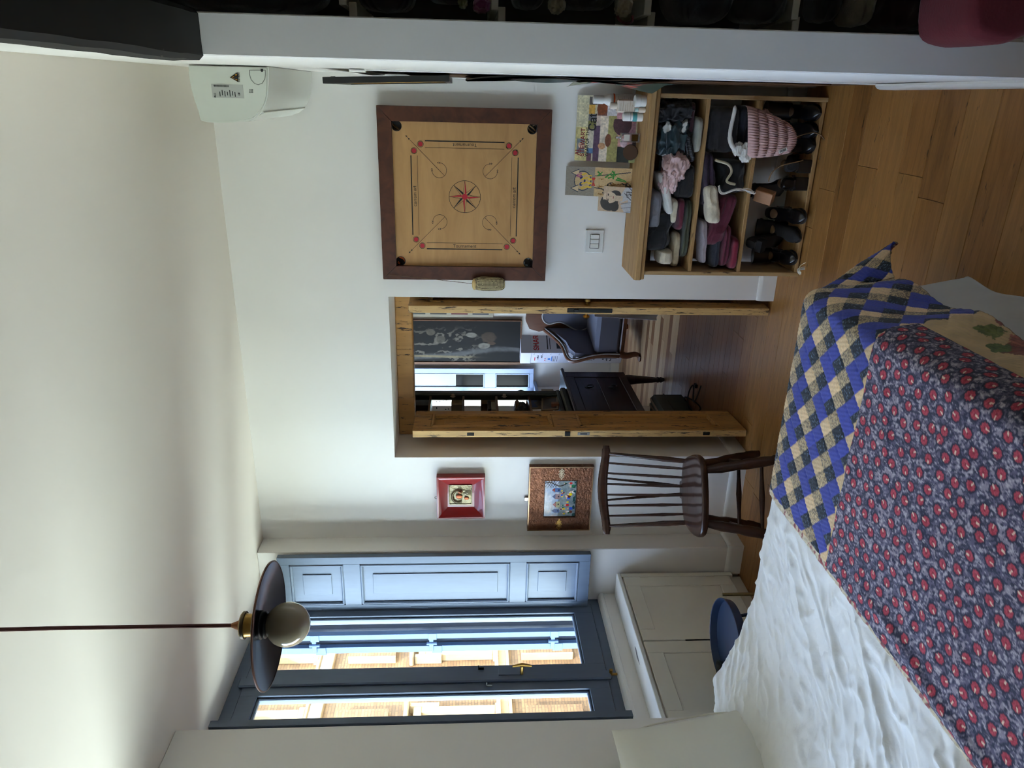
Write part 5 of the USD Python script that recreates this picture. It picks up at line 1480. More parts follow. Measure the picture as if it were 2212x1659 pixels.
def roll(x0, x1, yf, d, z0, z1, ridges=1, seed=0, tilt=0.0, amp=0.008, nx=64, ns=72, sag=0.0):
    """A folded garment: a cushion-like slab with fold ridges along its front."""
    u, s_ = np.meshgrid(np.linspace(0, 1, nx), np.linspace(0, 2 * np.pi, ns, endpoint=False), indexing='ij')
    se = lambda t_, p: np.sign(t_) * np.abs(t_) ** p
    cx, cy, cz = (x0 + x1) / 2, yf + d / 2, (z0 + z1) / 2
    end = np.clip(1 - np.abs(2 * u - 1) ** 7, 0, 1) ** 0.33
    zz_ = se(np.sin(s_), 0.55) * (z1 - z0) / 2
    gro = 1 - 0.10 * (1 - np.abs(np.sin(np.pi * ridges * (zz_ / (z1 - z0) + 0.5)))) ** 2 * (np.cos(s_) < 0)
    yy = se(np.cos(s_), 0.5) * d / 2 * gro
    X = cx + (u - 0.5) * (x1 - x0)
    P = np.stack([X * 14, yy * 14 + seed, zz_ * 14], -1)
    n1 = meshkit.fbm(P, 4, seed) - 0.5
    rg_ = (1 - np.abs(2 * meshkit.noise(P * np.array([1.0, 2.4, 3.2]) + seed, seed + 9) - 1)) ** 2 - 0.4
    Y = cy + yy * end + amp * 2.0 * n1 - amp * 0.9 * rg_ * (np.cos(s_) < 0.2)
    Z = cz + zz_ * end * (1 + 0.25 * (meshkit.noise(np.stack([u * 4, 0 * u, 0 * u + seed], -1), seed) - 0.5)) + tilt * (u - 0.5) - sag * np.sin(np.pi * u) + amp * (meshkit.fbm(P[..., ::-1] * 1.3, 3, seed + 5) - 0.5)
    V = np.stack([X, Y, Z], -1).reshape(-1, 3)
    F = []
    for i in range(nx - 1):
        j = np.arange(ns); a_ = i * ns + j; b_ = i * ns + (j + 1) % ns
        F.append(np.stack([a_, b_, b_ + ns, a_ + ns], 1))
    F = np.vstack(F)
    k = len(V); V = np.vstack([V, V[:ns].mean(0), V[-ns:].mean(0)])
    j = np.arange(ns)
    T = np.vstack([np.stack([F[:, 0], F[:, 1], F[:, 2]], 1), np.stack([F[:, 0], F[:, 2], F[:, 3]], 1), np.stack([np.full(ns, k), (j + 1) % ns, j], 1), np.stack([np.full(ns, k + 1), (nx - 1) * ns + j, (nx - 1) * ns + (j + 1) % ns], 1)])
    m = trimesh.Trimesh(V, T, process=False)
    m.fix_normals()
    return m


def heap(c, r, seed=0, amp=0.35, freq=9.0, sub=4, sharp=2.0):
    """A crumpled garment: a squashed ball with soft ridges."""
    m = trimesh.creation.icosphere(sub, 1.0)
    v = m.vertices.copy()
    P = v * np.array([1, 1, 1.2]) * freq * 0.22 + seed * 3.7
    rg = 1 - np.abs(2 * meshkit.noise(P, seed) - 1)
    rg2 = 1 - np.abs(2 * meshkit.noise(P * 2.1 + 9, seed + 1) - 1)
    k = 1 + amp * (rg ** sharp - 0.45) + 0.5 * amp * (rg2 ** sharp - 0.45)
    sq = np.sign(v) * np.abs(v) ** 0.85
    m.vertices = np.asarray(c) + sq * np.asarray(r) * k[:, None]
    return m


def zone(x0, y0, x1, y1, yp=3.55):
    """World extent (x0, x1, z0, z1) of a rectangle of the photograph on the plane y = yp."""
    a, b = at(x0, y1, y=yp), at(x1, y0, y=yp)
    return a[0], b[0], b[2], a[2]


F1, F2 = 0.5645, 0.3185          # tops of the two inner shelves, the floor board is at 0.0245
F3 = 0.0245


def garment(name, label, mat, mesh, cat_='clothes', group=None, **k):
    obj(name, mesh, mat, label=label, cat=cat_, group=group, smooth=60, **k)


CB, CN = cloth('cloth_black', (18, 17, 19)), cloth('cloth_navy', (26, 30, 42))
CBU, CBU2 = cloth('cloth_burgundy', (92, 26, 46)), cloth('cloth_crimson', (120, 24, 48))
CCR, CWH, CGR = cloth('cloth_cream', (206, 194, 168)), cloth('cloth_white', (216, 212, 204), 0.05), cloth('cloth_grey', (122, 120, 124))
CPK, CTE, CKH, COC, CLI, CPU = cloth('cloth_pink', (208, 172, 166), 0.05), None, cloth('cloth_khaki', (64, 66, 46)), cloth('cloth_ochre', (124, 86, 48)), cloth('cloth_lilac_grey', (150, 138, 142)), cloth('cloth_plum', (44, 26, 44))
# top compartment, left to right
garment('rolled_sock', 'cream rolled sock at the left end of the top compartment', CCR, roll(-0.775, -0.705, 3.515, 0.15, 0.640, 0.708, 1, 1, amp=0.004), 'sock')
garment('folded_tshirt', 'cream folded top lying under the rolled sock in the top compartment', cloth('cloth_ecru', (190, 172, 140)), roll(-0.795, -0.62, 3.54, 0.18, F1 + 0.036, F1 + 0.076, 1, 2), 'top')
garment('black_scarf', 'bunched black scarf filling the left of the top compartment', CB, roll(-0.715, -0.515, 3.53, 0.19, 0.655, 0.775, 3, 3, tilt=-0.02, amp=0.016), 'scarf')
garment('folded_jumper', 'khaki folded jumper lowest at the left of the top compartment', CKH, roll(-0.745, -0.46, 3.525, 0.20, F1 + 0.001, F1 + 0.038, 2, 4), 'jumper')
garment('folded_cardigan', 'burgundy folded cardigan between cream and khaki cloth in the top compartment', CBU, roll(-0.61, -0.455, 3.522, 0.2, F1 + 0.040, F1 + 0.074, 1, 5), 'cardigan')
garment('folded_blouse', 'pale cream folded blouse on the burgundy cardigan', cloth('cloth_ivory', (202, 192, 166)), roll(-0.575, -0.455, 3.515, 0.2, F1 + 0.076, F1 + 0.112, 1, 6, amp=0.004), 'blouse')
garment('quilted_cloth', 'grey quilted cloth rolled under the shelf top near the middle', CGR, roll(-0.60, -0.42, 3.515, 0.19, 0.722, 0.778, 1, 7), 'cloth')
garment('white_shirt', 'white cotton shirt folded long in the middle of the top compartment', CWH, roll(-0.535, -0.335, 3.51, 0.18, 0.680, 0.724, 1, 8, tilt=0.06, amp=0.005), 'shirt')
garment('black_jumper', 'dark jumper in the middle of the top compartment under the white shirt', CB, roll(-0.46, -0.30, 3.53, 0.2, F1, 0.672, 3, 9, amp=0.01), 'jumper')
zn = zone(1424, 336, 1500, 412)
garment('pink_bow', 'pale pink satin bow standing out of the middle of the top compartment', M('pink_satin', (214, 178, 172), 0.35, bump=(0.2, 40), sheen_weight=0.3), cat([heap(((zn[0] + zn[1]) / 2 - 0.03, 3.545, 0.700), (0.058, 0.05, 0.036), 3, 0.4, 8), heap(((zn[0] + zn[1]) / 2 + 0.035, 3.54, 0.674), (0.056, 0.05, 0.055), 8, 0.42, 7), heap(((zn[0] + zn[1]) / 2, 3.52, 0.69), (0.02, 0.03, 0.02), 2, 0.3, 9)]), 'bow')
m_ = heap((-0.182, 3.575, 0.688), (0.094, 0.066, 0.070), 5, 0.32, 8, 5)
v = m_.vertices
C = np.zeros((len(v), 3)); C[:] = (16, 44, 50)
pat = meshkit.noise(v * np.array([22, 30, 26.]) + 3, 9)
C[pat > 0.70] = (206, 206, 198)
obj('spotted_scarf', m_, vcol('silk_print', 0.4, bump=(0.2, 60), sheen_weight=0.3), smooth=True, col=S(C), label='teal silk scarf with big white spots, bunched in the top compartment', cat='scarf')
m_ = roll(-0.29, -0.135, 3.52, 0.2, 0.598, 0.652, 2, 12, tilt=0.05)
v = m_.vertices
C = np.where((np.random.default_rng(4).random(len(v)) > 0.72)[:, None], [96, 98, 104.], [16, 16, 18.])
obj('sequin_top', m_, vcol('sparkle_knit', 0.55, bump=(0.8, 200), dist=0.002), smooth=True, col=S(C), label='black top flecked with silver under the spotted scarf', cat='top')
garment('grey_shirt', 'pale grey folded shirt hanging over the right of the upper shelf board', cloth('cloth_pale_grey', (158, 156, 142), 0.05), roll(-0.245, -0.085, 3.502, 0.2, F1 + 0.001, F1 + 0.036, 1, 13, amp=0.003), 'shirt')
garment('dark_shawl', 'black fringed shawl heaped at the right end of the top compartment', CB, heap((-0.065, 3.58, 0.70), (0.050, 0.075, 0.085), 9, 0.3, 9), 'shawl')
garment('maroon_strip', 'dark maroon scarf lying under the black shawl', cloth('cloth_maroon', (56, 18, 28)), roll(-0.165, -0.02, 3.53, 0.18, F1 + 0.038, F1 + 0.066, 1, 15), 'scarf')
# middle compartment
garment('crimson_jumper', 'crimson folded jumper lowest at the left of the middle compartment', CBU2, roll(-0.795, -0.635, 3.500, 0.22, F2 + 0.001, F2 + 0.040, 1, 21, amp=0.004), 'jumper')
garment('burgundy_trousers', 'burgundy folded trousers on the crimson jumper in the middle compartment', CBU, roll(-0.785, -0.575, 3.512, 0.22, F2 + 0.042, F2 + 0.088, 2, 22), 'trousers')
garment('navy_trousers', 'dark navy folded trousers on the burgundy pair', CN, roll(-0.795, -0.545, 3.515, 0.22, F2 + 0.090, F2 + 0.126, 1, 23, tilt=0.01), 'trousers')
garment('wine_dress', 'wine red dress slumped from the upper shelf down to the middle board', CBU, roll(-0.68, -0.43, 3.505, 0.2, F2 + 0.060, F2 + 0.155, 2, 24, tilt=-0.06, amp=0.012), 'dress')
garment('lilac_top', 'grey-lilac rolled top with a frayed pink edge', CLI, roll(-0.770, -0.555, 3.512, 0.17, F2 + 0.158, F2 + 0.194, 1, 25, tilt=0.02), 'top')
garment('ochre_bag', 'ochre cloth bag standing at the back left of the middle compartment', COC, roll(-0.765, -0.655, 3.60, 0.14, F2 + 0.128, 0.535, 1, 26), 'bag')
garment('plum_cardigan', 'plum cardigan drooping from the upper shelf in the middle', CPU, cat([roll(-0.50, -0.235, 3.500, 0.2, 0.478, 0.540, 2, 27, tilt=0.04, amp=0.014)]), 'cardigan')
zn = zone(1522, 376, 1546, 466, 3.52)
m_ = roll(-0.565, -0.385, 3.478, 0.075, 0.452, 0.520, 1, 28, tilt=0.035, amp=0.006)
garment('cream_stocking', 'cream crumpled stocking rolled to a point, lying across the middle compartment', CCR, m_, 'stocking')
garment('black_skirt', 'black skirt hanging loosely in the middle of the middle compartment', CB, roll(-0.43, -0.275, 3.53, 0.2, F2 + 0.002, 0.470, 2, 29, amp=0.014), 'skirt')
rb_ = [at(x_, y_, y=3.505) for x_, y_ in ((1545, 345), (1560, 350), (1575, 357), (1580, 372), (1572, 385), (1588, 398))]
garment('cream_ribbon', 'cream satin ribbon looped in front of the black skirt', M('cream_satin', (190, 180, 150), 0.4), tube(spline(rb_, 26), 0.0065, 8), 'ribbon')
garment('dark_knit', 'thick dark knitted jumper at the right of the middle compartment', cloth('cloth_charcoal', (34, 30, 32), 0.3, bump=(1.0, 70)), roll(-0.245, -0.035, 3.525, 0.2, F2 + 0.070, 0.535, 4, 31, amp=0.010), 'jumper')
garment('blue_black_jacket', 'blue-black jacket folded on the dark knitted jumper', CN, roll(-0.235, -0.03, 3.535, 0.19, F2 + 0.001, F2 + 0.068, 2, 32), 'jacket')
zn = zone(1592, 226, 1606, 330, 3.5)
garment('white_collar_shirt', 'white shirt whose collar sticks out below the dark knit at the right', CWH, cat([tube(spline([at(1588, 228, y=3.50), at(1580, 270, y=3.50), at(1577, 300, y=3.495), at(1590, 325, y=3.490)], 20), [0.003] + [0.009] * 12 + [0.011] * 6 + [0.012], 10), heap(at(1612, 330, y=3.492), (0.038, 0.02, 0.026), 13, 0.4, 6), heap(at(1594, 322, y=3.498), (0.026, 0.02, 0.020), 14, 0.4, 6)]), 'shirt')
# white tasselled cord
pts = [at(x_, y_, y=3.485) for x_, y_ in ((1553, 402), (1560, 416), (1580, 412), (1603, 408), (1622, 414), (1630, 417))]
tsl = thing('tassel_cord', 'white tasselled cord hanging over the lower shelf board', 'cord', loc=pts[2])
for k in range(6):
    o_ = rng.normal(0, 0.004, (len(pts), 3)) * np.linspace(0.6, 1.4, len(pts))[:, None]
    obj('strand', tube(spline(np.array(pts) + o_, 24), 0.0024, 6), CWH, tsl)
# pink ruffled skirt hanging over the lower board
rf_ = thing('ruffled_skirt', 'dusty pink ruffled skirt hanging over the lower shelf at the right', 'skirt', loc=at(1660, 285, y=3.5))
PKM = M('dusty_pink', (196, 158, 152), 0.85, var=(0.08, 30), bump=(0.5, 70), sheen_weight=0.2)
tiers = 5
for k in range(tiers):
    f0_, f1_ = k / tiers, (k + 1.12) / tiers
    cen = lambda f_: np.array([1606 + 112 * f_ * 0.94, 284 + 10 * f_])
    hl = lambda f_: 54 * (1 - 0.42 * f_ ** 1.6) + 2
    U, T_ = np.meshgrid(np.linspace(-1, 1, 90), np.linspace(0, 1, 16), indexing='ij')
    ff = f0_ + (f1_ - f0_) * T_
    px = 1608 + 104 * ff - 14 * U * 0.5 * 0 + 16 * (U ** 2) * (0.3 - ff)
    py = 284 + 14 * ff - U * hl(ff)
    base = np.zeros(U.shape + (3,))
    for a_ in range(U.shape[0]):
        for b_ in range(U.shape[1]):
            base[a_, b_] = at(px[a_, b_], py[a_, b_], y=3.488)
    bulge = -0.055 * np.sqrt(np.clip(1 - U ** 2, 0, 1)) * (1 - 0.3 * ff) - 0.010 * T_ + 0.0024 * np.sin(U * 58 + k * 1.3 + 0.6 * np.sin(7 * U)) * (0.5 + T_) + 0.014 * np.sin(np.pi * np.clip(T_, 0, 1))* -1
    base[..., 1] += bulge + 0.012
    base[..., 2] += 0.002 * np.sin(U * 58 + k * 1.3 + 1) * T_
    v, f = grid(base[..., 0], base[..., 1], base[..., 2])
    v, f, _ = rimmed(v, f, 90, 16, -0.003)
    obj('ruffle', (v, f), PKM, rf_, smooth=True, uv=np.zeros((len(v), 2)))
tg = at(1691, 325, y=3.445)
m_ = box(-0.020, 0.020, -0.0006, 0.0006, -0.008, 0.008, 0)
obj('care_tag', mv(rot(m_, 68, [0, 1, 0]), *tg), CWH, rf_)
obj('care_print', mv(rot(cat([box(-0.014 + 0.005 * k, -0.011 + 0.005 * k, -0.0012, -0.0006, -0.005, 0.005, 0) for k in range(6)]), 68, [0, 1, 0]), *tg), M('tag_print', (70, 70, 74), 0.7), rf_, kind='stuff')
obj('back_wad', heap(at(1640, 284, y=3.56), (0.095, 0.045, 0.055), 31, 0.2, 7), PKM, rf_)

# ------------------------------------------------------------------ shoes on the bottom board
LEA = M('black_leather', (16, 15, 17), 0.22, bump=(0.15, 60), coat_weight=0.3)
SUE = M('black_suede', (24, 22, 22), 0.8, bump=(0.4, 120))
TAN = M('wood_heel', (176, 126, 84), 0.5, var=(0.12, 25))
INS = M('tan_insole', (112, 84, 56), 0.7)
STRAP = M('tan_cord', (120, 92, 58), 0.7)


def shoe(L=0.235, heel=0.055, shaft=0.0, point=0.5, w=0.038):
    """Meshes of a shoe along +x (heel at 0, toe at L): upper, sole, heel, lining."""
    N, K = 40, 22
    ss = np.linspace(0, 1, N)
    wid = w * np.interp(ss, [0, 0.06, 0.2, 0.45, 0.68, 0.85, 0.95, 1], [0.45, 0.72, 0.80, 0.76, 1.0, 0.86 - 0.1 * point, 0.55 - 0.2 * point, 0.06])
    zb = heel * (1 - sm(ss, 0.16, 0.66)) + 0.006
    zt = zb + np.interp(ss, [0, 0.06, 0.2, 0.36, 0.5, 0.62, 0.8, 0.94, 1], [0.050, 0.058, 0.050, 0.038, 0.040, 0.048, 0.040, 0.026, 0.008])
    V = []
    for i in range(N):
        for k in range(K):
            a_ = 2 * math.pi * k / K
            c_, s_ = math.cos(a_), math.sin(a_)
            h_ = (zt[i] - zb[i]) / 2
            V.append((ss[i] * L, wid[i] * np.sign(c_) * abs(c_) ** 0.8, zb[i] + h_ + h_ * np.sign(s_) * abs(s_) ** 0.7))
    F = []
    for i in range(N - 1):
        for k in range(K):
            a_, b_ = i * K + k, i * K + (k + 1) % K
            F += [[a_, b_, b_ + K], [a_, b_ + K, a_ + K]]
    for i, rv in ((0, 0), (N - 1, 1)):
        for k in range(1, K - 1):
            F.append([i * K, i * K + k + (1 - rv), i * K + k + rv] if True else None)
    up_ = trimesh.Trimesh(V, F, process=False); up_.fix_normals()
    sole = []
    op, oi = [], []
    for i in range(N):
        op.append((ss[i] * L, wid[i] * 1.03))
    o2 = np.array(op)
    SV = np.vstack([np.c_[o2[:, 0], o2[:, 1], zb + 0.003], np.c_[o2[:, 0], -o2[:, 1], zb + 0.003], np.c_[o2[:, 0], o2[:, 1], zb - 0.005], np.c_[o2[:, 0], -o2[:, 1], zb - 0.005]])
    SF = []
    for i in range(N - 1):
        for (p, q, flip) in ((0, N, 0), (2 * N, 3 * N, 1), (0, 2 * N, 1), (N, 3 * N, 0)):
            a_, b_, c_, d_ = p + i, p + i + 1, q + i + 1, q + i
            SF += [[a_, d_, c_], [a_, c_, b_]] if not flip else [[a_, c_, d_], [a_, b_, c_]]
    SF += [[0, 2 * N, 3 * N], [0, 3 * N, N], [N - 1, 2 * N - 1, 4 * N - 1], [N - 1, 4 * N - 1, 3 * N - 1]]
    so = trimesh.Trimesh(SV, SF, process=False); so.fix_normals()
    hb_ = Polygon([(-0.003, -0.030), (0.014, -0.032), (0.050, -0.028), (0.050, 0.028), (0.014, 0.032), (-0.003, 0.030)])
    he = trimesh.creation.extrude_polygon(hb_.buffer(-0.006).buffer(0.006), max(heel, 0.012), engine='earcut')
    ln_ = mv(trimesh.creation.icosphere(3, 1.0).apply_transform(np.diag([L * 0.20, w * 0.60, 0.012, 1])), L * 0.27, 0, heel * 0.9 + 0.046)
    shm = None
    if shaft:
        shm = tube([(0.045, 0, heel + 0.03), (0.045, 0, heel + 0.07), (0.042, 0, heel + 0.11), (0.040, 0, heel + shaft)], [0.038, 0.040, 0.042, 0.046], 28)
    return up_, so, he, ln_, shm


def put_shoe(name, label, x, y, z, rz, ry=0.0, rx=0.0, heel=0.055, shaft=0.0, point=0.5, L=0.235, upm=LEA, heelm=LEA, lin=INS, laces=(), lift=None):
    T = RM(math.radians(rz), [0, 0, 1]) @ RM(math.radians(ry), [0, 1, 0]) @ RM(math.radians(rx), [1, 0, 0])
    ms = shoe(L, heel, shaft, point)
    low = min(trimesh.transform_points(m.vertices, T)[:, 2].min() for m in ms if m is not None)
    t_ = thing(name, label, 'shoe', loc=(x, y, z - low + 0.0005), tilt=T, group=None)
    for n_, m_, mt in zip(('upper', 'sole', 'heel', 'insole', 'shaft'), ms, (upm, M('dark_sole', (34, 28, 24), 0.6), heelm, lin, upm)):
        if m_ is not None:
            obj(n_, m_, mt, t_, local=True, smooth=45)
    for l_ in laces:
        obj('strap', tube(spline(l_, 24), 0.0028, 6), STRAP, t_)
    return t_


px2 = lambda x_, y_, yp=3.52: at(x_, y_, y=yp)
put_shoe('ankle_boot', 'black ankle boot at the far right of the bottom compartment', -0.055, 3.735, F3, -90, heel=0.04, shaft=0.15)
put_shoe('ankle_boot', 'black ankle boot second from the right, half behind the pink skirt', -0.135, 3.735, F3, -90, heel=0.04, shaft=0.15)
put_shoe('heeled_shoe', 'glossy black shoe with a tan wooden heel under the pink skirt', -0.215, 3.738, F3, -86, ry=0, heel=0.075, heelm=TAN, point=0.2, laces=[[px2(1712, 297, 3.47), px2(1745, 288, 3.48), px2(1770, 290, 3.49), px2(1782, 305, 3.485), px2(1776, 335, 3.49), px2(1768, 345, 3.495)]])
put_shoe('suede_shoe', 'black suede shoe showing its heel below the care tag', -0.295, 3.52, F3, 88, heel=0.06, point=0.4, upm=SUE)
put_shoe('court_shoe', 'black court shoe in the middle of the bottom board with a tan cord', -0.375, 3.525, F3, 95, heel=0.06, laces=[[px2(1660, 392, 3.49), px2(1680, 362, 3.48), px2(1710, 352, 3.475), px2(1735, 346, 3.47)]])
put_shoe('wooden_heel_shoe', 'glossy black shoe tipped over, its block wooden heel facing out', -0.455, 3.53, F3 + 0.02, 70, ry=38, heel=0.085, heelm=TAN, point=0.6)
put_shoe('pump', 'plain black pump left of the tipped wooden-heeled shoe', -0.535, 3.70, F3, -88, heel=0.06, point=0.2)
put_shoe('strap_shoe', 'black shoe with a buckled ankle strap and brown lining', -0.605, 3.72, F3, -96, heel=0.05, shaft=0.085, point=0.3, upm=SUE)
put_shoe('sandal', 'black sandal leaning sole outwards near the left end of the bottom board', -0.685, 3.54, F3, 80, ry=48, heel=0.03, point=0.1, upm=SUE, heelm=SUE, lin=M('brown_insole', (60, 44, 28), 0.7))
put_shoe('black_boot', 'polished black boot farthest left on the bottom board', -0.755, 3.725, F3, -84, heel=0.035, shaft=0.12, point=0.1)

# ------------------------------------------------------------------ pictures and papers on the right wall
bp_ = thing('black_framed_picture', 'black framed picture with gold inner edge, seen edge on beside the air conditioner', 'picture', loc=(XR, 3.25, 1.96))
T = RM(math.radians(-2.2), [0, 1, 0], (XR - 0.018, 3.25, 1.72))
def tl_(m):
    m = m.copy(); m.apply_transform(T); return m
fz0, fz1, fy0, fy1 = 1.722, 2.195, 3.0, 3.60
xo_, xi_ = XR - 0.036, XR - 0.013
for b_ in ((fy0, fy0 + 0.022, fz0, fz1), (fy1 - 0.022, fy1, fz0, fz1), (fy0 + 0.0215, fy1 - 0.0215, fz0, fz0 + 0.022), (fy0 + 0.0215, fy1 - 0.0215, fz1 - 0.022, fz1)):
    obj('frame_side', tl_(box(xo_, xi_, *b_, 0.0015)), M('black_frame', (24, 25, 24), 0.4), bp_)
GOLD = M('gold_slip', (196, 150, 62), 0.35, metal=0.9, bump=(0.5, 80))
for b_ in ((fy0 + 0.021, fy0 + 0.036, fz0 + 0.02, fz1 - 0.02), (fy1 - 0.036, fy1 - 0.021, fz0 + 0.02, fz1 - 0.02), (fy0 + 0.03, fy1 - 0.03, fz0 + 0.021, fz0 + 0.036), (fy0 + 0.03, fy1 - 0.03, fz1 - 0.036, fz1 - 0.021)):
    obj('gold_slip', tl_(box(xo_ + 0.005, xi_ - 0.002, *b_, 0.001)), GOLD, bp_)
obj('picture_sheet', tl_(box(xo_ + 0.010, xi_ - 0.002, fy0 + 0.03, fy1 - 0.03, fz0 + 0.03, fz1 - 0.03, 0)), M('print_cream', (212, 200, 172), 0.6, var=(0.25, 14)), bp_)
obj('hanging_ring', tl_(mv(rot(trimesh.creation.torus(0.008, 0.0016, 14, 6), 90, [0, 1, 0]), XR - 0.012, 3.06, fz1 - 0.03)), DARKIRON, bp_)

po = thing('curled_poster', 'dark green curled posters with red lettering pinned on the brown door', 'poster', loc=(XR - 0.02, 3.3, 1.25))
for k, (y0, y1, z0, z1, off, rgb) in enumerate(((2.99, 3.50, 0.98, 1.66, 0.010, (20, 24, 24)), (3.05, 3.46, 1.10, 1.655, 0.016, (34, 58, 60)), (3.04, 3.44, 0.84, 1.22, 0.018, (44, 62, 50)))):
    U, T_ = np.meshgrid(np.linspace(0, 1, 24), np.linspace(0, 1, 40), indexing='ij')
    X_ = XR - off - 0.006 * np.sin(T_ * 7 + k * 2 + U * 3) - 0.024 * (1 - T_) ** 3 * (k == 2) * (0.3 + U) - 0.010 * T_ ** 6 - 0.004 * np.sin(U * 6 + k)
    v, f = grid(X_, y0 + U * (y1 - y0), z0 + T_ * (z1 - z0))
    v, f, _ = rimmed(v, f, 24, 40, 0.0006)
    if k == 2:
        C = np.tile(np.array(rgb, float), (len(v), 1))
        uu, tt2 = (v[:, 1] - y0) / (y1 - y0), (v[:, 2] - z0) / (z1 - z0)
        stp = (tt2 > 0.18) & (tt2 < 0.74) & (np.sin(uu * 26 + tt2 * 4) > 0.0) & (np.abs((tt2 * 5) % 1 - 0.5) < 0.30)
        C[stp] = (206, 92, 84)
        C[(tt2 > 0.78)] = (150, 150, 128)
        obj('sheet', (v, f), vcol('poster_paper', 0.55, bump=None), po, smooth=True, col=S(C), label='green sheet with red lettering')
    else:
        obj('sheet', (v, f), M(f'poster_dark_{k}', rgb, 0.4), po, smooth=True, uv=np.zeros((len(v), 2)))

# ------------------------------------------------------------------ wardrobe shelves behind the wall end
WSH = M('wardrobe_white', (214, 208, 192), 0.6)
wu = thing('wardrobe_unit', 'open wardrobe shelving in the dark recess behind the wall end', 'wardrobe', loc=(0.7, 2.65, 0))
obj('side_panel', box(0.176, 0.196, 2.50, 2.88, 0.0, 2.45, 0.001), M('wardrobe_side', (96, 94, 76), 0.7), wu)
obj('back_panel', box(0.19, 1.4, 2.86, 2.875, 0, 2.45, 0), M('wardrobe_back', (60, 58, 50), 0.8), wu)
zs_ = [at(x_, 20, y=2.42)[2] for x_ in (735, 1060, 1388, 1706)]
for z in zs_:
    obj('shelf_board', box(0.222, 1.4, 2.40, 2.86, z - 0.022, z, 0.002), WSH, wu)
    obj('shelf_bracket', box(0.196, 0.235, 2.44, 2.86, z - 0.045, z - 0.022, 0.002), WSH, wu)


def pile(name, label, rgb, pxr, x1=0.62, seed=1, ridges=3, catn='clothes', xs_=0.205, yf=2.34):
    z1, z0 = at(pxr[0], 20, y=2.42)[2], at(pxr[1], 20, y=2.42)[2]
    nm_ = 'wardrobe_cloth_' + '_'.join(str(c_) for c_ in rgb)
    obj(name, roll(xs_, x1, yf, 0.38 if xs_ > 0.238 else 2.485 - yf, z0 + 0.001, z1, ridges, seed, amp=0.012), cloth(nm_, rgb, 0.15), smooth=60, label=label, cat=catn)


pile('hanging_coat', 'black coat hanging at the top of the wardrobe next to the beam', (17, 17, 19), (330, 722), seed=41, ridges=1, catn='coat', xs_=0.188, yf=2.30)
pile('black_jumper_pile', 'black folded jumpers on the highest wardrobe shelf board', (20, 20, 24), (772, 905), seed=42, ridges=4)
pile('dark_trousers', 'dark trousers under the black jumpers in the wardrobe', (26, 24, 28), (920, 1028), seed=43, ridges=3, xs_=0.232)
pile('dark_jeans', 'dark jeans folded below the second wardrobe shelf', (16, 18, 24), (1096, 1180), seed=44, ridges=2, xs_=0.225)
pile('black_sweater', 'black sweater between two beige socks in the wardrobe', (15, 15, 17), (1190, 1330), seed=45, ridges=2, xs_=0.228)
pile('navy_bundle', 'navy bundle bulging out on the third wardrobe shelf', (17, 20, 30), (1425, 1560), seed=46, ridges=3, xs_=0.196, yf=2.26)
pile('black_bundle', 'black bundle on the third wardrobe shelf below the navy one', (15, 15, 16), (1565, 1690), seed=47, ridges=2, xs_=0.206)
pile('dark_green_jacket', 'dark jacket folded below the fourth wardrobe shelf', (16, 20, 22), (1744, 1800), seed=48, ridges=2, xs_=0.215)
pile('beige_blanket', 'beige blanket folded low in the wardrobe', (120, 112, 94), (1806, 1862), seed=49, ridges=2, xs_=0.205, yf=2.30)
pile('maroon_bundle', 'dark maroon bundle below the beige blanket', (40, 16, 22), (1868, 2000), seed=50, ridges=2, xs_=0.196, yf=2.28)
pile('box_file', 'pale box at the foot of the wardrobe beside the red cloth', (150, 140, 116), (2008, 2075), seed=51, ridges=1, xs_=0.21, catn='box')
for nm_, lb, rgb, pxs, r_ in (('beige_sock', 'rolled beige sock poking out of the wardrobe near the poster', (150, 140, 116), (1203, 8), (0.024, 0.04, 0.022)), ('beige_sock', 'rolled beige sock with a dark red tie, lower of the two in the wardrobe', (150, 138, 116), (1346, 14), (0.024, 0.04, 0.022)),
                              ('magenta_scarf', 'magenta scarf end hanging above the second wardrobe board', (104, 34, 78), (1040, 12), (0.018, 0.04, 0.024)), ('olive_sock', 'pale olive sock above the magenta scarf', (120, 122, 84), (1000, 0), (0.02, 0.03, 0.014))):
    p_ = at(*pxs, y=2.36)
    obj(nm_, heap(p_, r_, int(pxs[0]) % 17, 0.3, 7, 3), cloth('wc_' + nm_, rgb, 0.15), smooth=60, label=lb, cat='scarf' if 'scarf' in nm_ else 'sock')
p_ = at(1352, 40, y=2.33)
obj('red_tie', tube(spline([p_ + [0.006, 0, 0.025], p_ + [-0.012, -0.004, 0.002], p_ + [-0.010, -0.004, -0.014], p_ + [0.008, 0, -0.018]], 20), 0.004, 8), cloth('tie_red', (84, 20, 30)), label='dark red tie looped below the beige sock in the wardrobe', cat='tie')

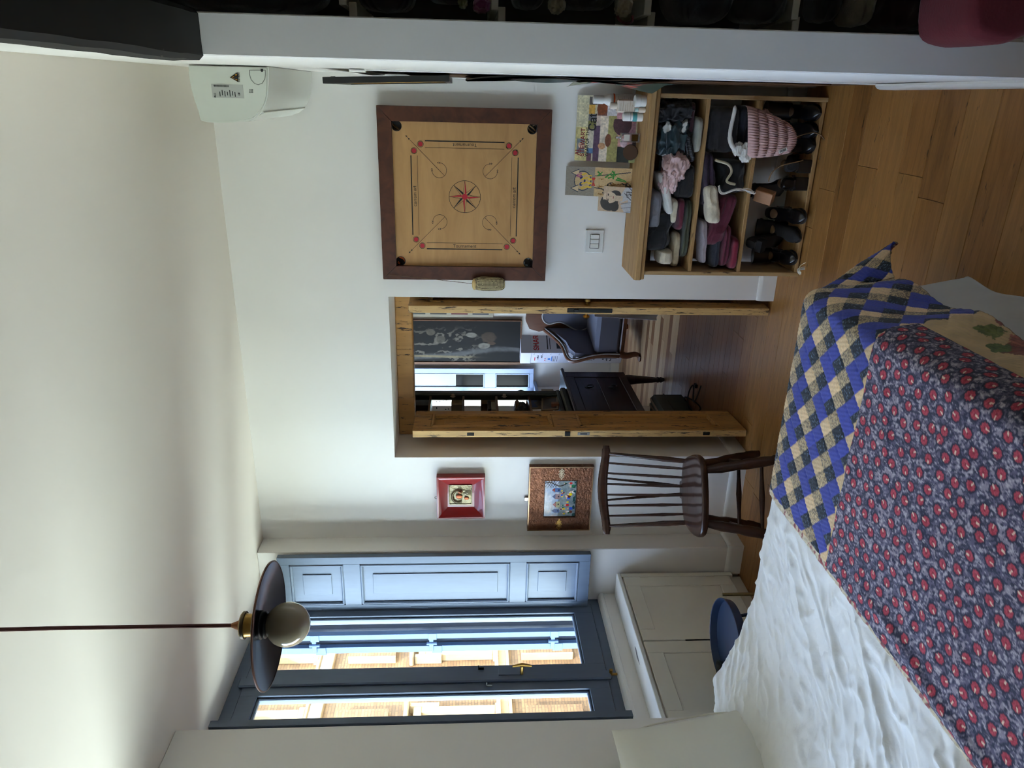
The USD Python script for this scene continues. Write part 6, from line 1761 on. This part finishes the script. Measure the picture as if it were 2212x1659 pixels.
# basket with red cloth in front of the wall end
bk = thing('wicker_basket', 'dark wicker basket with metal fittings under the red cloth', 'basket', loc=(0.34, 1.93, 0))
WIC = wood('dark_wicker', (44, 32, 20), (84, 64, 38), stretch=(20, 20, 60), scale=2, rough=0.6, bump=0.8)
obj('body', box(0.152, 0.60, 1.86, 2.03, 0.0, 0.318, 0.02), WIC, bk)
obj('rim', box(0.149, 0.605, 1.855, 2.032, 0.300, 0.326, 0.008), WIC, bk)
for z in (0.30, 0.20):
    obj('metal_clip', tube(spline([(0.150, 1.85, z + 0.03), (0.141, 1.87, z + 0.01), (0.141, 1.90, z - 0.02), (0.150, 1.93, z - 0.03)], 14), 0.003, 6), STEEL, bk)
rp_ = spline([(0.60, 0.50), (0.35, 0.51), (0.20, 0.502), (0.150, 0.482), (0.1345, 0.44), (0.1325, 0.40), (0.140, 0.372), (0.156, 0.335), (0.176, 0.285), (0.21, 0.24), (0.36, 0.22), (0.58, 0.23), (0.615, 0.35), (0.60, 0.50)], 90)[:-1]
cen_ = rp_.mean(0)
V, F, n_ = [], [], len(rp_)
secs = [(1.795, 0.0, 1), (1.796, 0.5, 1), (1.800, 0.90, 1), (1.812, 0.97, 1), (1.835, 1.0, 1), (1.93, 1.0, 1), (2.02, 0.99, 1), (2.035, 0.95, 1), (2.038, 0.0, 1)]
for y_, k_, _ in secs:
    q_ = cen_ + (rp_ - cen_) * k_
    nz_ = meshkit.fbm(np.c_[q_ * 14, np.full(n_, y_ * 14)], 3, 5) - 0.5
    V.append(np.c_[q_[:, 0], np.full(n_, y_) + 0.010 * nz_ * (0 < k_ < 1), q_[:, 1] + 0.008 * nz_])
for i in range(len(secs) - 1):
    j = np.arange(n_); a_ = i * n_ + j; b_ = i * n_ + (j + 1) % n_
    F.append(np.stack([a_, b_, b_ + n_, a_ + n_], 1))
F = np.vstack(F)
m_ = trimesh.Trimesh(np.vstack(V), np.vstack([F[:, [0, 1, 2]], F[:, [0, 2, 3]]]), process=False)
m_.merge_vertices(); m_.update_faces(m_.nondegenerate_faces()); m_.fix_normals()
obj('red_blanket', m_, cloth('red_wool', (84, 6, 18), 0.1, 0.05), smooth=60, label='deep red wool blanket thrown over the basket in front of the wardrobe', cat='blanket')

# ------------------------------------------------------------------ the room beyond the double door
PW = M('pale_window_paint', (150, 164, 188), 0.4, bump=(0.08, 20))
WF = -3.05
w3 = thing('window_2', kind='structure', loc=(WF, 6.7, 0.93))
for b_ in ((6.02, 6.07, 0.93, 2.86), (7.35, 7.41, 0.93, 2.86), (6.66, 6.73, 0.93, 2.86)):
    obj('stile', box(WF - 0.03, WF + 0.02, *b_), PW, w3)
for b_ in ((6.03, 7.40, 0.93, 1.0), (6.03, 7.40, 1.68, 1.72), (6.03, 7.40, 2.80, 2.86)):
    obj('rail', box(WF - 0.028, WF + 0.018, *b_), PW, w3)
for ya, yb in ((6.06, 6.67), (6.72, 7.36)):
    for za, zb in ((0.99, 1.69), (1.71, 2.81)):
        obj('glass_pane', box(WF - 0.004, WF - 0.001, ya, yb, za, zb, 0), GLASS, w3)
obj('window_board', box(WF - 0.01, -2.93, 6.0, 7.42, 0.90, 0.935, 0.004), PW, w3)

lf3 = thing('open_casement', 'pale blue glazed window leaf swung open against the far wall beyond the double door', 'window leaf', loc=(-2.9, 7.36, 1.6))
YL = 7.345
xr, xl = at(1000, 795, y=YL)[0], WF + 0.03
zb_ = at(1153, 800, y=YL)[2]
bars = sorted(at(x_, 830, y=YL)[2] for x_ in (1143, 1068, 1052))
st3 = 0.055
def lbox(x0, x1, z0, z1, t0=-0.018, t1=0.018, c=0.003):
    return box(x0, x1, YL + t0, YL + t1, z0, z1, c)
obj('stile', lbox(xr - st3, xr, zb_, 2.76), PW, lf3)
obj('stile', lbox(xl, xl + 0.045, zb_, 2.76), PW, lf3)
for z0, z1 in ((zb_, bars[0]), (bars[1] - 0.01, bars[2] + 0.03), (2.70, 2.76)):
    obj('rail', lbox(xl + 0.044, xr - st3 + 0.001, z0, z1, -0.0176, 0.0176), PW, lf3)
for z0, z1 in ((bars[0], bars[1] - 0.01), (bars[2] + 0.03, 2.70)):
    m_ = [lbox(xl + 0.045, xl + 0.057, z0, z1, -0.023, -0.01), lbox(xr - st3 - 0.012, xr - st3, z0, z1, -0.023, -0.01), lbox(xl + 0.045, xr - st3, z0, z0 + 0.012, -0.023, -0.01), lbox(xl + 0.045, xr - st3, z1 - 0.012, z1, -0.023, -0.01)]
    obj('glazing_bead', cat(m_), PW, lf3)
    obj('glass_pane', lbox(xl + 0.05, xr - st3 - 0.005, z0 + 0.004, z1 - 0.004, -0.003, 0.002, 0), M('dark_reflecting_pane', (18, 15, 13), 0.25, specular_ior_level=0.1), lf3)
obj('curtain', lbox(xl + 0.06, xr - st3 - 0.006, at(985, 830, y=YL)[2], 2.69, -0.0085, -0.0065, 0), M('pane_blind', (170, 180, 196), 0.7), lf3, label='pale blind behind the upper pane')

# big dark figure painting (a generic stand-in)
pt_ = thing('large_painting', 'large dark monochrome painting of reclining figures in a thin brown frame', 'painting', loc=(-2.45, 7.42, 1.7))
YP = 7.385
xa, xb, za_ = at(1000, 787, y=YP)[0], at(1000, 691, y=YP)[0], at(1126, 740, y=YP)[2]
zb2 = 2.62
obj('canvas', box(xa + 0.012, xb - 0.006, YP, YP + 0.03, za_ + 0.012, zb2, 0), M('canvas_edge', (70, 60, 48), 0.8), pt_)
BFR = wood('thin_brown_frame', (96, 62, 38), (128, 86, 54), stretch=(9, 9, 1.2), rough=0.5)
for b_ in ((xa, xa + 0.030, za_, zb2), (xb - 0.010, xb, za_, zb2), (xa + 0.029, xb - 0.009, za_, za_ + 0.012)):
    obj('frame_side', box(b_[0], b_[1], YP - 0.012, YP + 0.03, b_[2], b_[3], 0.002), BFR, pt_)


def figures(a, b):
    n, n2 = fbm2(a * 1.0, b * 2.4, 6, 51), fbm2(a, b * 2.4, 18, 52)
    C = np.zeros(a.shape + (3,)); C[:] = (24, 22, 21)
    w = sm(np.sin((a * 4 + 2.2 * n) * 6 + b * 14) * 0.5 + n2, 0.75, 0.95) * sm(b, 0.18, 0.4) * sm(0.95 - a, 0, 0.3)
    C = soft(C, w, (150, 142, 126))
    fold = sm(0.10 - np.abs(a - 0.20 - 0.10 * np.sin(b * 5 + 1.2) - 0.05 * n), 0, 0.08)
    C = soft(C, fold, (124, 124, 124))
    C = soft(C, sm(0.05 - np.abs(a - 0.34 - 0.12 * np.sin(b * 4 + 0.4)), 0, 0.03) * 0.9, (20, 19, 19))
    C = soft(C, sm(0.035 - np.abs(a - 0.10 - 0.06 * b), 0, 0.02) * sm(b, 0.2, 0.5), (190, 172, 132))
    for (x_, z_, rx, rz, col) in ((0.66, 0.34, 0.06, 0.035, (186, 180, 166)), (0.60, 0.22, 0.12, 0.05, (104, 84, 64)), (0.46, 0.20, 0.035, 0.03, (120, 92, 66)), (0.40, 0.25, 0.07, 0.04, (176, 170, 156)), (0.55, 0.55, 0.09, 0.03, (120, 112, 98)), (0.72, 0.62, 0.07, 0.03, (140, 130, 112))):
        C = soft(C, sm(1.15 - np.hypot((a - x_) / rx, (b - z_) / rz) - 0.4 * (n2 - 0.5), 0, 0.2), col)
    C = soft(C, sm(0.2 - b, 0, 0.1) * sm(a, 0.4, 0.6), (22, 20, 19))
    return np.clip(C * (0.45 + 0.2 * n2[..., None]), 0, 255)


printed('painted_surface', (xa + 0.028, YP - 0.002, za_ + 0.012), (1, 0, 0), (0, 0, 1), xb - xa - 0.038, zb2 - za_ - 0.012, 130, 220, figures, vcol('oil_paint', 0.85, bump=(0.2, 60)), pt_)

# a narrow framed set of prints to its right
rk = thing('framed_prints', 'narrow pale frame of small prints to the right of the dark painting', 'picture', loc=(-2.1, 7.40, 1.8))
x0 = xb + 0.03
obj('frame', box(x0, x0 + 0.36, 7.38, 7.415, 1.38, 2.30, 0.003), M('frame_pale', (150, 142, 124), 0.6), rk)
for i, col in enumerate(((60, 66, 64), (66, 58, 52), (96, 44, 44), (70, 72, 76))):
    obj('print', box(x0 + 0.03, x0 + 0.33, 7.376, 7.381, 1.43 + 0.22 * (3 - i), 1.60 + 0.22 * (3 - i), 0), M(f'small_print_{i}', col, 0.5), rk)

# television carton
CART = M('carton_white', (196, 196, 206), 0.75, bump=(0.05, 60))
cp = at(1347, 762, z=0.0)
tv = thing('tv_carton', 'tall white television carton printed with small icons, standing by the far wall', 'box', loc=(cp[0], cp[1] - 0.02, 0), rz=-33)
HB, DBX, LBX = 1.08, 0.175, 0.62
obj('carton', box(-DBX, 0, 0, LBX, 0.006, HB, 0.003) if False else box(-DBX, 0, 0, 0.30, 0.006, HB, 0.003), CART, tv, local=True)
obj('lid', box(-DBX - 0.004, 0.004, -0.004, 0.304, HB - 0.10, HB + 0.012, 0.003), CART, tv, local=True)
PRT, PRR, PRB = M('carton_print', (60, 62, 70), 0.8), M('carton_red', (190, 44, 50), 0.8), M('carton_blue', (40, 110, 190), 0.8)
E0 = -0.0008
side = []
for k in range(11):
    side.append(mv(rot(trimesh.creation.annulus(0.006, 0.0085, 0.0006, 12) if False else box(-0.008, 0.008, -0.0004, 0.0004, -0.002, 0.002, 0), 30, [0, 1, 0]), -0.02, E0, 0.07 + 0.088 * k))
for k, (z, n_) in enumerate(((0.90, 3), (0.86, 2), (0.30, 3), (0.16, 4), (0.12, 4), (0.20, 3))):
    for q_ in range(n_):
        side.append(box(-0.06 - 0.025 * q_, -0.045 - 0.025 * q_, E0 - 0.0004, E0 + 0.0004, z, z + 0.012 + 0.006 * ((q_ + k) % 2), 0))
side += [box(-0.145, -0.05, E0 - 0.0004, E0 + 0.0004, z, z + 0.004, 0) for z in (0.72, 0.735, 0.75, 0.70)]
side.append(box(-0.13, -0.07, E0 - 0.0004, E0 + 0.0004, 0.375, 0.379, 0)); side.append(box(-0.13, -0.07, E0 - 0.0004, E0 + 0.0004, 0.325, 0.329, 0)); side.append(box(-0.13, -0.127, E0 - 0.0004, E0 + 0.0004, 0.325, 0.378, 0)); side.append(box(-0.073, -0.07, E0 - 0.0004, E0 + 0.0004, 0.325, 0.378, 0))
obj('small_icons', cat(side), PRT, tv, local=True, kind='stuff')
obj('red_print', cat([box(-0.13, -0.075, E0 - 0.0004, E0 + 0.0004, 0.935, 0.943, 0), box(-0.105, -0.085, E0 - 0.0004, E0 + 0.0004, 0.825, 0.833, 0), box(-0.14, -0.12, E0 - 0.0004, E0 + 0.0004, 0.825, 0.833, 0)]), PRR, tv, local=True, kind='stuff')
obj('blue_print', cat([box(-0.115, -0.090, E0 - 0.0004, E0 + 0.0004, 0.775, 0.80, 0), box(-0.14, -0.06, E0 - 0.0004, E0 + 0.0004, 0.757, 0.764, 0)]), PRB, tv, local=True, kind='stuff')
obj('green_print', cat([box(-0.085, -0.045, E0 - 0.0004, E0 + 0.0004, 0.225, 0.245, 0)]), M('carton_green', (60, 140, 80), 0.8), tv, local=True)
obj('hand_hole', mv(rot(prism(LineString([(-0.035, 0), (0.035, 0)]).buffer(0.016), -0.001, 0.001), 0, [0, 1, 0]), -0.09, 0.0, 0.52), M('hand_hole_dark', (70, 70, 76), 0.9), tv, local=True)
obj('maker_name', text('SHARP', 0.055, (0.001, 0.03, 0.90), (0, 1, 0), (0, 0, 1), 0.0008, True), PRR, tv, local=True, smooth=False)
obj('front_print', cat([box(0.0002, 0.001, 0.05, 0.24, 0.80, 0.812, 0), box(0.0002, 0.001, 0.05, 0.20, 0.775, 0.783, 0), box(0.0002, 0.001, 0.06, 0.14, 0.66, 0.71, 0), box(0.0002, 0.001, 0.05, 0.18, 0.30, 0.38, 0), box(0.0002, 0.001, 0.06, 0.13, 0.10, 0.14, 0)]), PRT, tv, local=True, kind='stuff')

# armchair
UPH = M('grey_blue_upholstery', (104, 106, 120), 0.8, bump=(0.3, 90), sheen_weight=0.2)
WAL = wood('walnut_veneer', (78, 46, 28), (116, 72, 46), stretch=(4, 4, 1.4), rough=0.35, bump=0.05)
PIP = M('silver_braid', (172, 168, 166), 0.5, bump=(0.6, 200))
ar = thing('armchair', 'old armchair with wavy walnut frame and grey upholstery in the far room', 'armchair', loc=(-1.92, 6.78, 0), rz=-8)
top_ = [(-0.40, 0.43)] + [(-0.40, 0.62), (-0.37, 0.74), (-0.38, 0.84), (-0.40, 0.92), (-0.37, 1.02), (-0.28, 1.06), (-0.16, 1.05), (0, 1.10), (0.16, 1.05), (0.28, 1.06), (0.37, 1.02), (0.40, 0.92), (0.38, 0.84), (0.37, 0.74), (0.40, 0.62), (0.40, 0.43)]
bp2 = Polygon(top_)
obj('back_frame', prism(bp2.buffer(-0.02).buffer(0.02), 0.30, 0.36), WAL, ar, local=True, smooth=50)
ib = Polygon(spline([(-0.33, 0.43), (-0.33, 0.60), (-0.27, 0.74), (-0.29, 0.84), (-0.20, 0.90), (-0.10, 0.87), (0, 0.92), (0.10, 0.87), (0.20, 0.90), (0.29, 0.84), (0.27, 0.74), (0.33, 0.60), (0.33, 0.43)], 60))
obj('back_cushion', prism(ib, 0.255, 0.32), UPH, ar, local=True, smooth=60)
obj('back_braid', tube(np.c_[np.array(ib.exterior.coords)[:60, 0], np.full(60, 0.255), np.array(ib.exterior.coords)[:60, 1]], 0.008, 8), PIP, ar, local=True)
obj('seat', box(-0.36, 0.36, -0.30, 0.32, 0.20, 0.44, 0.035), UPH, ar, local=True)
obj('seat_rail', box(-0.365, 0.365, -0.305, 0.33, 0.16, 0.205, 0.010), WAL, ar, local=True)
for sx in (-1, 1):
    pth_ = spline([(sx * 0.38, 0.31, 0.86), (sx * 0.40, 0.18, 0.78), (sx * 0.43, 0.0, 0.70), (sx * 0.45, -0.16, 0.68), (sx * 0.44, -0.26, 0.64), (sx * 0.40, -0.29, 0.54), (sx * 0.37, -0.295, 0.43), (sx * 0.36, -0.30, 0.20)], 40)
    obj('arm_rail', tube(pth_, 0.024, 12), WAL, ar, local=True)
    obj('arm_braid', tube(pth_ + [-sx * 0.022, -0.016, 0], 0.007, 8), PIP, ar, local=True)
    ap = Polygon([(0.30, 0.84), (0.18, 0.76), (0.0, 0.68), (-0.16, 0.66), (-0.25, 0.62), (-0.28, 0.52), (-0.285, 0.42), (-0.285, 0.22), (0.30, 0.22)])
    obj('arm_panel', prism(ap, sx * 0.355, sx * 0.40, 'yz'), UPH, ar, local=True)
    obj('leg', tube(spline([(sx * 0.34, -0.28, 0.19), (sx * 0.36, -0.30, 0.12), (sx * 0.35, -0.29, 0.05), (sx * 0.37, -0.32, 0.0)], 12), np.linspace(0.036, 0.022, 12), 12), WAL, ar, local=True)
    obj('foot', box(sx * 0.37 - 0.03, sx * 0.37 + 0.03, -0.36, -0.29, 0, 0.022, 0.008), WAL, ar, local=True)
    obj('leg', tube(spline([(sx * 0.34, 0.30, 0.19), (sx * 0.35, 0.33, 0.0)] if False else [(sx * 0.34, 0.30, 0.19), (sx * 0.345, 0.31, 0.1), (sx * 0.35, 0.33, 0.0)], 10), 0.026, 10), WAL, ar, local=True)

# white cloth hanging at the right of the doorway view
pc, pd = at(1292, 684, y=5.95), at(1420, 688, y=5.95)
U, T_ = np.meshgrid(np.linspace(0, 1, 40), np.linspace(0, 1, 30), indexing='ij')
v, f = grid(pc[0] - 0.02 * (1 - T_) * 0 - 0.03 * T_ + 0.30 * U, 5.95 + 0.02 * np.sin(U * 22), pc[2] * (1 - T_) + 0.03 + 0 * U)
v, f, _ = rimmed(v, f, 40, 30, 0.003)
obj('white_throw', (v, f), M('throw_white', (206, 208, 216), 0.85, bump=(0.3, 40)), smooth=True, uv=np.zeros((len(v), 2)), label='white cloth hanging just behind the right door leaf in the far room', cat='cloth')

# dark chest on turned legs and the green hutch that stands on it
CHW = wood('plum_black_chest', (34, 20, 26), (56, 36, 44), stretch=(9, 1.1, 9), rough=0.2, bump=0.25)
cx0, cx1 = -2.66, -2.17
cy0, cy1 = 4.30, 5.70
cz0, cz1 = 0.335, 0.845
chs = thing('chest', 'glossy plum-black chest with ring pulls on turned legs in the far room', 'chest', loc=(-2.4, 5.0, 0))
obj('body', box(cx0, cx1 - 0.02, cy0, cy1, cz0, cz1, 0.003), CHW, chs)
obj('top', box(cx0 - 0.012, cx1 + 0.025, cy0 - 0.02, cy1 + 0.025, cz1, cz1 + 0.026, 0.006), CHW, chs)
for b_ in ((cy0, cy0 + 0.11, cz0, cz1), (cy1 - 0.11, cy1, cz0, cz1), (cy0 + 0.109, cy1 - 0.109, cz1 - 0.07, cz1), (cy0 + 0.109, cy1 - 0.109, cz0, cz0 + 0.06)):
    obj('front_rail', box(cx1 - 0.021, cx1, *b_, 0.003), CHW, chs)
dm = (cz0 + cz1) / 2
for z0, z1 in ((cz0 + 0.062, dm - 0.001), (dm + 0.001, cz1 - 0.072)):
    dr = part('drawer', chs)
    obj('drawer_front', box(cx1 - 0.021, cx1 - 0.006, cy0 + 0.113, cy1 - 0.113, z0, z1, 0.002), CHW, dr)
    for yy in (cy0 + 0.36, cy1 - 0.33):
        zz_ = (z0 + z1) / 2
        obj('ring_pull', cat([mv(rot(lathe([(0, 0.004), (0.022, 0.003), (0.026, 0), (0, 0)], 24), 90, [0, 1, 0]), cx1 - 0.006, yy, zz_ + 0.01), mv(rot(trimesh.creation.torus(0.024, 0.004, 24, 8), 80, [0, 1, 0]), cx1 + 0.004, yy, zz_ - 0.010)]), M('black_iron_pull', (16, 14, 14), 0.4, metal=0.5), dr)
for (lx_, ly_) in ((cx1 - 0.045, cy1 - 0.06), (cx1 - 0.045, cy0 + 0.06), (cx0 + 0.045, cy1 - 0.06), (cx0 + 0.045, cy0 + 0.06)):
    obj('leg', lathe([(0, cz0 + 0.01), (0.034, cz0 + 0.01), (0.042, cz0 - 0.01), (0.044, cz0 - 0.04), (0.036, cz0 - 0.10), (0.026, 0.10), (0.020, 0.07), (0.027, 0.055), (0.020, 0.042), (0.026, 0.030), (0.018, 0.014), (0.012, 0.0), (0, 0)], 10, (lx_, ly_, 0)), CHW, chs)

GRN = M('dark_green_paint', (44, 52, 36), 0.45, var=(0.15, 10), bump=(0.15, 20))
hz0 = cz1 + 0.026
hu = thing('green_hutch', 'dark green open-backed shelf hutch standing on the plum-black chest', 'bookcase', loc=(-2.42, 4.9, hz0))
hy1 = 5.33
obj('base_moulding', box(-2.62, -2.165, 4.34, hy1 + 0.02, hz0, hz0 + 0.05, 0.012), GRN, hu)
obj('base_moulding', box(-2.60, -2.18, 4.36, hy1 + 0.005, hz0 + 0.05, hz0 + 0.085, 0.010), GRN, hu)
for xx in (-2.225, -2.60):
    obj('post', box(xx, xx + 0.045, hy1 - 0.11, hy1 - 0.02, hz0 + 0.08, 2.40, 0.006), GRN, hu)
    obj('post', box(xx, xx + 0.045, 4.36, 4.42, hz0 + 0.08, 2.40, 0.006), GRN, hu)
obj('post_bead', box(-2.186, -2.178, hy1 - 0.085, hy1 - 0.045, hz0 + 0.09, 2.39, 0.003), GRN, hu)
obj('cornice', box(-2.63, -2.15, 4.32, hy1 + 0.03, 2.40, 2.46, 0.015), GRN, hu)
SHW = wood('hutch_shelf_wood', (92, 64, 38), (128, 92, 56), stretch=(9, 1.1, 9), rough=0.5)
hs = [at(x_, 880, x=-2.20)[2] for x_ in (925, 998.5, 1071.5, 1144)]
for z in hs:
    obj('shelf_board', box(-2.59, -2.19, 4.41, hy1 - 0.03, z - 0.017, z, 0.002), SHW, hu)
for z in (hs[0] - 0.18, hs[2] - 0.07):
    obj('fairy_clip', cat([box(-2.20, -2.17, hy1 - 0.125, hy1 - 0.105, z - 0.012, z + 0.012, 0.004), tube([(-2.185, hy1 - 0.128, z - 0.02), (-2.185, hy1 - 0.128, z + 0.02)], 0.004, 8)]), M('clip_cream', (176, 166, 140), 0.5), hu)


def on_shelf(px, py, x=-2.30):
    return at(px, py, x=x)


# things on the hutch shelves, top shelf first (z of the board they stand on)
def block(name, label, cat_, x, ya, yb, z, h, d, mat, extra=None):
    t_ = thing(name, label, cat_, loc=(x, (ya + yb) / 2, z))
    obj('body', box(x - d / 2, x + d / 2, ya, yb, z + 0.0005, z + h, 0.003), mat, t_)
    if extra:
        extra(t_, x, ya, yb, z, h, d)
    return t_


CARD, DKB, REDB, CRB = M('carton_brown', (120, 88, 58), 0.8), M('dark_wood_box', (48, 32, 26), 0.5), M('red_brown_box', (92, 44, 36), 0.6), M('cream_box', (170, 158, 132), 0.7)
yq = lambda py, px=1000: at(px, py, x=-2.30)[1]
block('dark_case', 'dark tall case left of the red-brown box on the top hutch shelf', 'box', -2.32, yq(886), yq(866), hs[0], 0.15, 0.12, DKB)


def frame_of(t_, x, ya, yb, z, h, d):
    obj('pane', box(x + d / 2, x + d / 2 + 0.002, ya + 0.02, yb - 0.02, z + 0.025, z + h - 0.025, 0), M('small_pane', (150, 140, 110), 0.4), t_)


block('small_framed_box', 'small dark frame with a pale pane on the second hutch shelf', 'frame', -2.28, yq(874), yq(859), hs[1], 0.085, 0.05, DKB, frame_of)
t_ = thing('wire_antenna', 'thin dark wire leaning out above the small dark frame on the hutch', 'wire', loc=(-2.28, yq(868), hs[1] + 0.09))
obj('wire', tube([(-2.28, yq(868), hs[1] + 0.087), (-2.28, yq(873), hs[1] + 0.215)], 0.0022, 6), BLACK, t_)
obj('stub', mv(trimesh.creation.icosphere(2, 0.005), -2.28, yq(868), hs[1] + 0.088), BLACK, t_)
block('cream_tin', 'cream tin beside the plant on the second hutch shelf', 'tin', -2.26, yq(893), yq(878), hs[1], 0.085, 0.07, CRB, frame_of)
pl3 = thing('small_plant', 'small pale leafy plant in a pot on the second hutch shelf', 'plant', loc=(-2.36, yq(899), hs[1]))
obj('pot', lathe([(0, 0), (0.032, 0), (0.042, 0.055), (0.045, 0.055), (0.045, 0.065), (0.036, 0.065), (0, 0.06)], 20, (-2.36, yq(899), hs[1])), M('pot_grey', (110, 104, 96), 0.7), pl3)
lv = []
for k in range(70):
    c_ = np.array([-2.36, yq(899), hs[1] + 0.13]) + rng.normal(0, 1, 3) * [0.05, 0.07, 0.035]
    l_ = trimesh.creation.icosphere(1, 1.0).apply_transform(np.diag([0.009, 0.003, 0.006, 1]))
    l_ = rot(l_, rng.uniform(0, 360), rng.normal(0, 1, 3)); lv.append(mv(l_, *c_))
obj('leaves', cat(lv), M('leaf_grey_green', (96, 110, 104), 0.6), pl3, kind='stuff')
obj('stem', cat([tube([(-2.36, yq(899), hs[1] + 0.06), (-2.36 + rng.uniform(-0.05, 0.05), yq(899) + rng.uniform(-0.07, 0.07), hs[1] + 0.14)], 0.0018, 5) for k in range(9)]), M('stem_brown', (84, 78, 60), 0.7), pl3, kind='stuff')
block('lying_book', 'pale book lying flat lowest on the third hutch shelf', 'book', -2.30, yq(905), yq(888), hs[2], 0.032, 0.16, CRB)
block('dark_book', 'dark book lying on the pale book on the third hutch shelf', 'book', -2.30, yq(903), yq(884), hs[2] + 0.033, 0.026, 0.15, DKB)
block('brown_carton', 'small brown carton standing on the books on the third hutch shelf', 'carton', -2.28, yq(886), yq(877), hs[2], 0.11, 0.07, CARD)
t_ = thing('black_ball', 'matt black ball at the right end of the fourth hutch shelf', 'ball', loc=(-2.24, yq(868, 1130), hs[3] + 0.041))
obj('sphere', mv(trimesh.creation.icosphere(4, 0.041), -2.24, yq(868, 1130), hs[3] + 0.0415), M('ball_black', (14, 14, 15), 0.6), t_, smooth=True)
obj('base_ring', lathe([(0.014, 0.006), (0.020, 0.0), (0.024, 0.0), (0.018, 0.007), (0.014, 0.006)], 20, (-2.24, yq(868, 1130), hs[3])), BLACK, t_)
cam_ = thing('camera_case', 'lumpy black and tan case on the fourth hutch shelf near the door leaf', 'case', loc=(-2.28, yq(898, 1120), hs[3]))
obj('case_body', heap((-2.28, yq(900, 1120), hs[3] + 0.055), (0.07, 0.13, 0.052), 61, 0.2, 6), M('case_black', (24, 22, 22), 0.6), cam_, smooth=60)
obj('case_flap', heap((-2.25, yq(893, 1120), hs[3] + 0.088), (0.05, 0.07, 0.022), 62, 0.2, 6), M('case_tan', (112, 84, 46), 0.6), cam_, smooth=60)
zb0 = hz0 + 0.087


def leaning_frame(name, label, ya, yb, h, x, tilt, fr_rgb, art):
    t_ = thing(name, label, 'picture', loc=(x, (ya + yb) / 2, zb0 + 0.001), tilt=RM(math.radians(tilt), [1, 0, 0]) @ RM(math.radians(-7), [0, 1, 0]))
    w_ = yb - ya
    m_ = [box(-0.012, 0, -w_ / 2, -w_ / 2 + 0.014, 0, h, 0.002), box(-0.012, 0, w_ / 2 - 0.014, w_ / 2, 0, h, 0.002), box(-0.0115, 0, -w_ / 2 + 0.013, w_ / 2 - 0.013, 0, 0.014, 0.002), box(-0.0115, 0, -w_ / 2 + 0.013, w_ / 2 - 0.013, h - 0.014, h, 0.002)]
    for q_ in m_:
        obj('frame_side', q_, M(name + '_frame', fr_rgb, 0.5), t_, local=True)
    U, T_ = np.meshgrid(np.linspace(0, 1, 60), np.linspace(0, 1, 70), indexing='ij')
    v, f = grid(np.full(U.shape, -0.004), -w_ / 2 + 0.012 + U * (w_ - 0.024), 0.012 + T_ * (h - 0.024))
    obj('picture_sheet', (v, f), LPM, t_, local=True, smooth=False, col=S(art(U, T_).reshape(-1, 3)))


def blue_art(a, b):
    n = fbm2(a, b, 10, 77)
    C = np.zeros(a.shape + (3,)); C[:] = (40, 62, 110)
    C = soft(C, sm(0.62 - b, 0, 0.05), (132, 124, 108))
    for x_, w_, h_ in ((0.2, 0.06, 0.68), (0.34, 0.05, 0.74), (0.5, 0.07, 0.66), (0.66, 0.05, 0.78), (0.8, 0.06, 0.7)):
        paint(C, (np.abs(a - x_) < w_) & (b < h_) & (b > 0.3), (96, 92, 92))
    return np.clip(C * (0.8 + 0.4 * n[..., None]), 0, 255)


leaning_frame('blue_framed_print', 'leaning framed print with deep blue sky on the base of the hutch', yq(900, 1170), yq(866, 1170), 0.235, -2.22, -9, (150, 134, 104), blue_art)
leaning_frame('brown_framed_print', 'second leaning frame with a blank brown print in front of the blue one', yq(912, 1190), yq(884, 1190), 0.13, -2.19, -6, (140, 120, 90), lambda a, b: np.tile(np.array([66, 54, 48.]), a.shape + (1,)) * (0.8 + 0.4 * fbm2(a, b, 9, 5)[..., None]))
block('orange_tin', 'small orange-brown tin at the front of the hutch base', 'tin', -2.20, yq(905, 1200), yq(900, 1200), zb0, 0.06, 0.05, M('tin_orange', (150, 96, 60), 0.4))
block('pale_folder', 'pale folder standing at the right end of the hutch base', 'folder', -2.30, yq(868, 1190), yq(860, 1190), zb0, 0.10, 0.16, CRB)

# suitcase on the floor beside the chest
sp_ = at(1484, 882, z=0.0)
su = thing('suitcase', 'small dark green suitcase with two pale straps on the floor by the chest', 'suitcase', loc=(-2.2, 5.0, 0))
SUG = M('suitcase_green', (40, 48, 46), 0.5, bump=(0.3, 60))
sx0, sx1, sy0, sy1, sh_ = -2.52, -2.10, 4.62, 5.06, 0.26
obj('shell', box(sx0, sx1, sy0, sy1, 0.012, sh_, 0.02), SUG, su)
obj('lid_seam', box(sx0 - 0.001, sx1 + 0.001, sy0 - 0.001, sy1 + 0.001, sh_ * 0.62, sh_ * 0.645, 0), BLACK, su)
for xx in (-2.20, -2.155):
    obj('strap', box(xx, xx + 0.022, sy0 - 0.003, sy1 + 0.003, 0.010, sh_ + 0.003, 0.002), M('strap_pale', (140, 122, 104), 0.6), su)
for sx_ in (sx0 + 0.04, sx1 - 0.04):
    for sy_ in (sy0 + 0.04, sy1 - 0.04):
        obj('foot', mv(trimesh.creation.cylinder(0.012, 0.013, sections=12), sx_, sy_, 0.0066), BLACK, su)
cbl = thing('black_cable', 'tangled black cable lying in front of the suitcase', 'cable', loc=(-2.0, 4.85, 0))
lp3 = [(-2.085 + 0.02 * k + 0.05 * math.sin(k * 1.7), 4.74 + 0.11 * math.cos(k * 1.3), 0.012 + 0.05 * (0.5 + 0.5 * math.sin(k * 2.1))) for k in range(9)]
obj('cable', tube(spline(lp3, 120), 0.005, 8), BLACK, cbl)
obj('plug', mv(box(-0.014, 0.014, -0.02, 0.02, 0, 0.02, 0.004), -1.93, 4.80, 0.001), BLACK, cbl)
